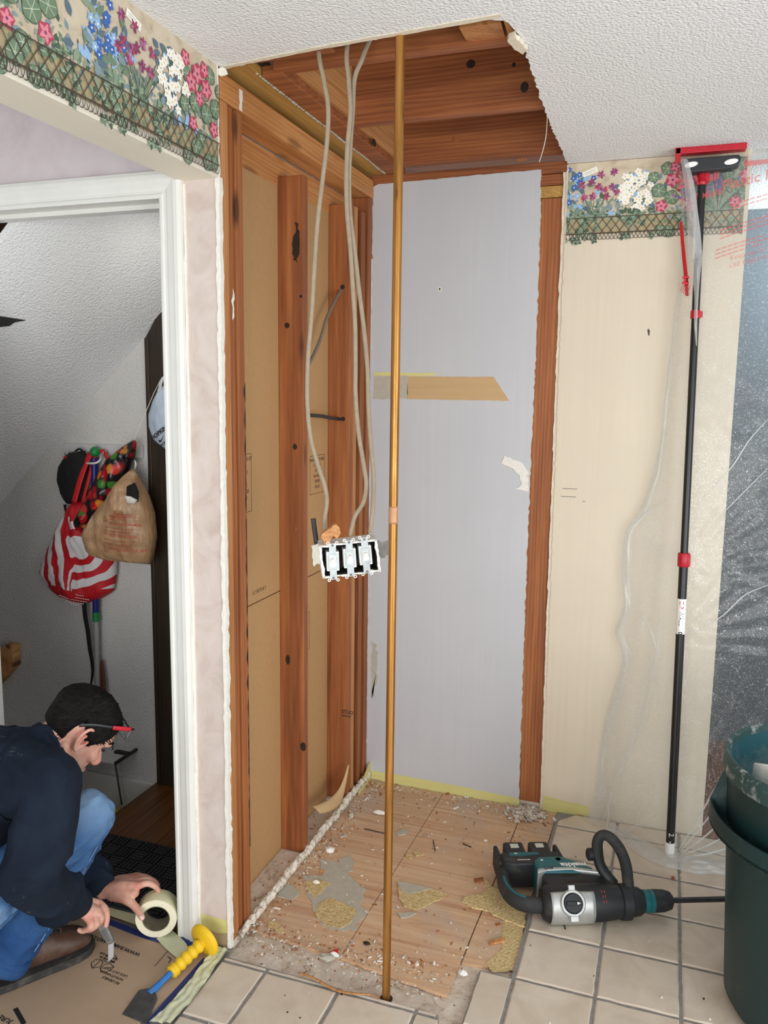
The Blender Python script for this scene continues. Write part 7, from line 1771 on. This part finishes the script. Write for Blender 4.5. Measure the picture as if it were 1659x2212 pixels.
patch('flooring_scrap', ((0.6279, -0.5485, 0.0), (0.6384, -0.5531, 0.0), (0.6657, -0.585, 0.0), (0.7238, -0.6042, 0.0), (0.7754, -0.6378, 0.0), (0.8007, -0.7523, 0.0), (0.7349, -0.7407, 0.0), (0.6704, -0.7151, 0.0), (0.6249, -0.7142, 0.0), (0.5866, -0.6949, 0.0), (0.5878, -0.6681, 0.0), (0.6389, -0.6411, 0.0), (0.6485, -0.5996, 0.0)), 'old_backing', 'torn yellow flooring piece curling beside the rear handle of the rotary hammer', 'flooring scrap', z=-.0068, th=.005, seed=77, j=.002)
patch('backing_patch', ((0.7278, -0.7401, -0.01), (0.7987, -0.7379, -0.01), (0.8055, -0.8275, -0.01), (0.7997, -0.9487, -0.01), (0.7437, -0.9774, -0.01), (0.7205, -0.945, -0.01), (0.7531, -0.8689, -0.01)), 'old_backing', 'yellow patch of old flooring along the edge of the tiles at the right', 'flooring patch', z=-.0125, th=.0045, seed=78, j=.003)
patch('felt_flap', ((-0.0109, -0.8091, 0.0), (0.0362, -0.811, 0.0), (0.0735, -0.8327, 0.0), (0.069, -0.8795, 0.0), (0.0344, -0.8766, 0.0), (0.0124, -0.8794, 0.0)), 'felt_grey', 'torn pale felt flap against the white ridge', 'flooring scrap', z=-.0066, th=.003, seed=79, j=.003)
patch('flooring_scrap', ((0.0427, -0.9973, 0.0), (0.0815, -0.9949, 0.0), (0.1132, -1.0303, 0.0), (0.0861, -1.0357, 0.0), (0.0514, -1.0204, -0.0)), 'old_backing', 'small tan scrap near the front left corner of the plywood', 'flooring scrap', z=-.0068, th=.002, seed=80, j=.0025)
patch('red_scrap', ((0.2719, -1.0784, 0.0), (0.286, -1.056, 0.0), (0.2983, -1.0427, 0.0), (0.3019, -1.0587, 0.0), (0.2872, -1.0727, 0.0), (0.2802, -1.0839, 0.0)), 'print_red', 'small red paper scrap at the front edge of the plywood', 'scrap', z=-.0068, th=.004, seed=81, j=.001, step=.006)
patch('wood_chip', ((0.7093, -0.8554, 0.0), (0.7511, -0.8241, -0.0), (0.7552, -0.8384, -0.0), (0.7163, -0.8684, 0.0)), 'rim_wood', 'orange wood chip near the tiles right of the plywood', 'wood chip', z=-.0080, th=.006, seed=82, j=.0006)
patch('wood_chip', ((0.5947, -0.558, 0.0), (0.6211, -0.5395, 0.0), (0.6266, -0.5575, 0.0), (0.6019, -0.5752, 0.0)), 'stud_wood', 'brown wood chip at the top of the torn yellow piece', 'wood chip', z=-.0068, th=.005, seed=83, j=.0006)
patch('felt_scrap', ((0.2537, -0.3763, 0.0), (0.2667, -0.3433, 0.0), (0.2929, -0.3335, 0.0), (0.2931, -0.3685, 0.0), (0.2659, -0.3856, 0.0)), 'felt_grey', 'pale curled shaving behind the pipe in the middle of the plywood', 'scrap', z=-.0068, th=.004, seed=84, j=.001)
patch('flooring_scrap', ((0.3248, -0.4896, 0.0), (0.355, -0.4973, 0.0), (0.3651, -0.5185, 0.0), (0.3382, -0.5099, 0.0)), 'old_backing', 'small yellow chip, left one of a pair above the loose scrap', 'flooring scrap', z=-.0068, th=.004, seed=85, j=.0012, step=.006)
patch('flooring_scrap', ((0.3477, -0.4682, 0.0), (0.3678, -0.4542, 0.0), (0.392, -0.4771, 0.0), (0.3713, -0.4943, 0.0)), 'old_backing', 'small yellow chip, right one of a pair above the loose scrap', 'flooring scrap', z=-.0068, th=.004, seed=86, j=.0012, step=.006)
def lump(name, p, s, mk, label, cat='rubble', seed=0):
    m_ = MB(); m_.ball((0, 0, 0), 1, 12)
    m_.xform(lambda q: Vector((p[0]+q.x*s[0]*(1+.5*noise.noise(q*1.6+Vector((seed, 0, 0)))), p[1]+q.y*s[1]*(1+.5*noise.noise(q*1.9+Vector((0, seed, 0)))), max(-.0078, -.0078+s[2]+q.z*s[2]*(1+.5*noise.noise(q*2.3+Vector((0, 0, seed))))))))
    return tag(ob(name, m_, mk), label, cat)
lump('plaster_lump', (0.0701, -0.5759, -0.005), (.016, .014, .010), 'joint_white', 'white plaster lump beside the ridge left of the grey felt', seed=1)
lump('plaster_lump', (0.1013, -0.7645, 0.0), (.012, .007, .006), 'joint_white', 'small white plaster lump on the upper yellow patch', seed=2)
lump('plaster_lump', (0.0553, -0.326, -0.005), (.010, .012, .012), 'felt_grey', 'grey plaster lump near the inner end of the ridge', seed=3)
lump('plaster_lump', (0.1484, -0.2608, -0.005), (.026, .009, .009), 'joint_white', 'long white plaster lump behind the pipe near the back wall', seed=4)
lump('plaster_lump', (0.2823, -1.0955, -0.015), (.022, .014, .008), 'felt_grey', 'broken grey lump in front of the plywood edge', seed=5)
lump('plaster_lump', (0.2979, -1.0771, -0.012), (.014, .008, .008), 'joint_white', 'white broken chip beside the red scrap', seed=6)
lump('plaster_lump', (0.6704, -1.0216, -0.012), (.012, .010, .008), 'joint_white', 'white chip at the front right corner of the plywood', seed=7)
lump('brown_crumb', (0.3674, -0.9923, -0.005), (.011, .007, .004), 'knot_black', 'dark brown crumb on the front of the plywood left of the pipe', seed=8)
# curled tan paper at the foot of the drilled stud
ca = smooth_path([(0.012, -0.2546, 0.1764), (0.01, -0.3023, 0.1304), (0.006, -0.3535, 0.1062), (0.0, -0.4431, 0.1112), (-0.02, -0.525, 0.1262)], 6)
cb_ = smooth_path([(0.01, -0.2591, 0.1587), (0.016, -0.2925, 0.098), (0.018, -0.3446, 0.0566), (0.016, -0.4361, 0.07), (0.0, -0.5074, 0.0921)], 6)
def curl(u, v):
    k = v*(len(ca)-1); i = min(int(k), len(ca)-2); t = k-i
    p = ca[i].lerp(ca[i+1], t).lerp(cb_[i].lerp(cb_[i+1], t), u); p.x += .006*sin(u*pi); p.z = max(p.z, .012); return p
m_ = MB(); m_.grid(curl, 6, 24); tag(ob('paper_curl', m_, 'tan_paper_light', smooth=True, solid=.0008), 'curled strip of tan paper at the foot of the drilled stud', 'paper')
ca2 = smooth_path([(0.2354, -1.188, 0.004), (0.2898, -1.1982, 0.006), (0.3534, -1.2164, 0.01), (0.4059, -1.2112, 0.008), (0.4552, -1.1989, 0.004), (0.4861, -1.2032, 0.002)], 6)
def spl(u, v):
    k = v*(len(ca2)-1); i = min(int(k), len(ca2)-2); t = k-i
    p = ca2[i].lerp(ca2[i+1], t); w_ = .010*(1-abs(2*v-.7)*.6); p = p + Vector((-.3*w_*(u-.5), w_*(u-.5), .003*sin(v*9))); return p
m_ = MB(); m_.grid(spl, 3, 30); tag(ob('wood_splinter', m_, 'rim_wood', smooth=True, solid=.0015), 'long curved wood splinter on the tile edge in front of the pipe foot', 'splinter')
# nails and slivers
NL = (((0.3976, -0.3694, -0.006), (0.4233, -0.4356, -0.006), 'nail standing aslant on the plywood right of the pipe'), ((0.5056, -0.3524, -0.006), (0.54, -0.3659, -0.006), 'dark sliver of a nail near the rear handle of the hammer'), ((0.1306, -0.3831, -0.006), (0.2119, -0.3877, -0.006), 'thin dark sliver behind the pipe'))
for a, b, lb in NL:
    m_ = MB(); m_.tube([Vector(a), Vector(b)], .0018, 6); tag(ob('nail', m_, 'bit_steel'), lb, 'nail')
# crumbs too many to count
cm = MB(); rq = random.Random(12)
for k in range(2200):
    t = rq.random()
    if t < .30: x = rq.gauss(.03, .03); y = rq.uniform(-1.1, -.02); z = -.007
    elif t < .55: x = rq.uniform(.0, .64); y = -1.0-abs(rq.gauss(.07, .05)); z = -.014 if y < -1.08 else -.007
    elif t < .70: x = rq.uniform(.0, .7); y = -abs(rq.gauss(0, .07)); z = -.007
    elif t < .80: x = .70+rq.gauss(0, .05); y = rq.uniform(-1.1, -.02); z = -.010
    elif t < .86: x = -.05+rq.gauss(0, .025); y = rq.uniform(-1.1, -.02); z = .012
    else: x = rq.uniform(.02, .66); y = rq.uniform(-1.05, -.02); z = -.007
    if y < -1.19 or x < -.085: continue
    s = rq.uniform(.0007, .0024)*(2.0 if rq.random() < .05 else 1); a = rq.random()*pi; l = rq.choice([1, 1, 1.6, 2.6])
    c = Vector((x, y, z+s*.45)); u_ = Vector((cos(a), sin(a), rq.uniform(-.2, .2)))*s*l; v_ = Vector((-sin(a), cos(a), rq.uniform(-.2, .2)))*s*.7
    cm.obox(c, u_, v_, Vector((0, 0, s*.5)), rq.choice([0, 0, 1, 1, 2, 3]))
tag(ob('debris', cm, ['joint_white', 'felt_grey', 'rim_wood', 'stud_wood']), 'scattered plaster crumbs and splinters over the bare plywood', 'debris', None, 'stuff')
rb_ = MB()
for k in range(260):
    x = rq.gauss(.69, .035); y = rq.gauss(-.055, .03)
    if y > -.004: continue
    s = rq.uniform(.002, .007); a = rq.random()*pi
    rb_.obox((x, y, -.006+s*.6+.01*max(0, 1-abs(x-.69)/.05)*rq.random()), Vector((cos(a), sin(a), rq.uniform(-.4, .4)))*s*1.4, Vector((-sin(a), cos(a), rq.uniform(-.4, .4)))*s*.7, Vector((0, 0, s*.5)), rq.choice([0, 1, 1, 3]))
tag(ob('rubble', rb_, ['joint_white', 'felt_grey', 'rim_wood', 'mortar']), 'heap of plaster rubble at the foot of the bare stud', 'rubble', None, 'stuff')
tc_ = MB()
for k in range(90):
    x = rq.uniform(.05, 1.4); y = rq.uniform(-1.6, -.15)
    if x < .82 and y > -1.2: continue
    s = rq.uniform(.0008, .0028); tc_.obox((x, y, .0006+s*.5), (s, 0, 0), (0, s*.8, 0), (0, 0, s*.5), rq.choice([0, 1, 3]))
tag(ob('debris', tc_, ['joint_white', 'felt_grey', 'rim_wood', 'knot_black']), 'sparse grit sprinkled over the beige tiles', 'debris', None, 'stuff')
for p, s, lb in (((1.2337, -0.3266, 0.004), .006, 'brown crumb on the tiles below the white pole foot'),):
    m_ = MB(); m_.ball((0, 0, 0), 1, 10); m_.xform(lambda q: Vector((p[0]+q.x*s*1.2, p[1]+q.y*s, .0006+s*.7+q.z*s*.7*(1+.4*noise.noise(q*2))))); tag(ob('pebble', m_, 'stud_wood'), lb, 'crumb')
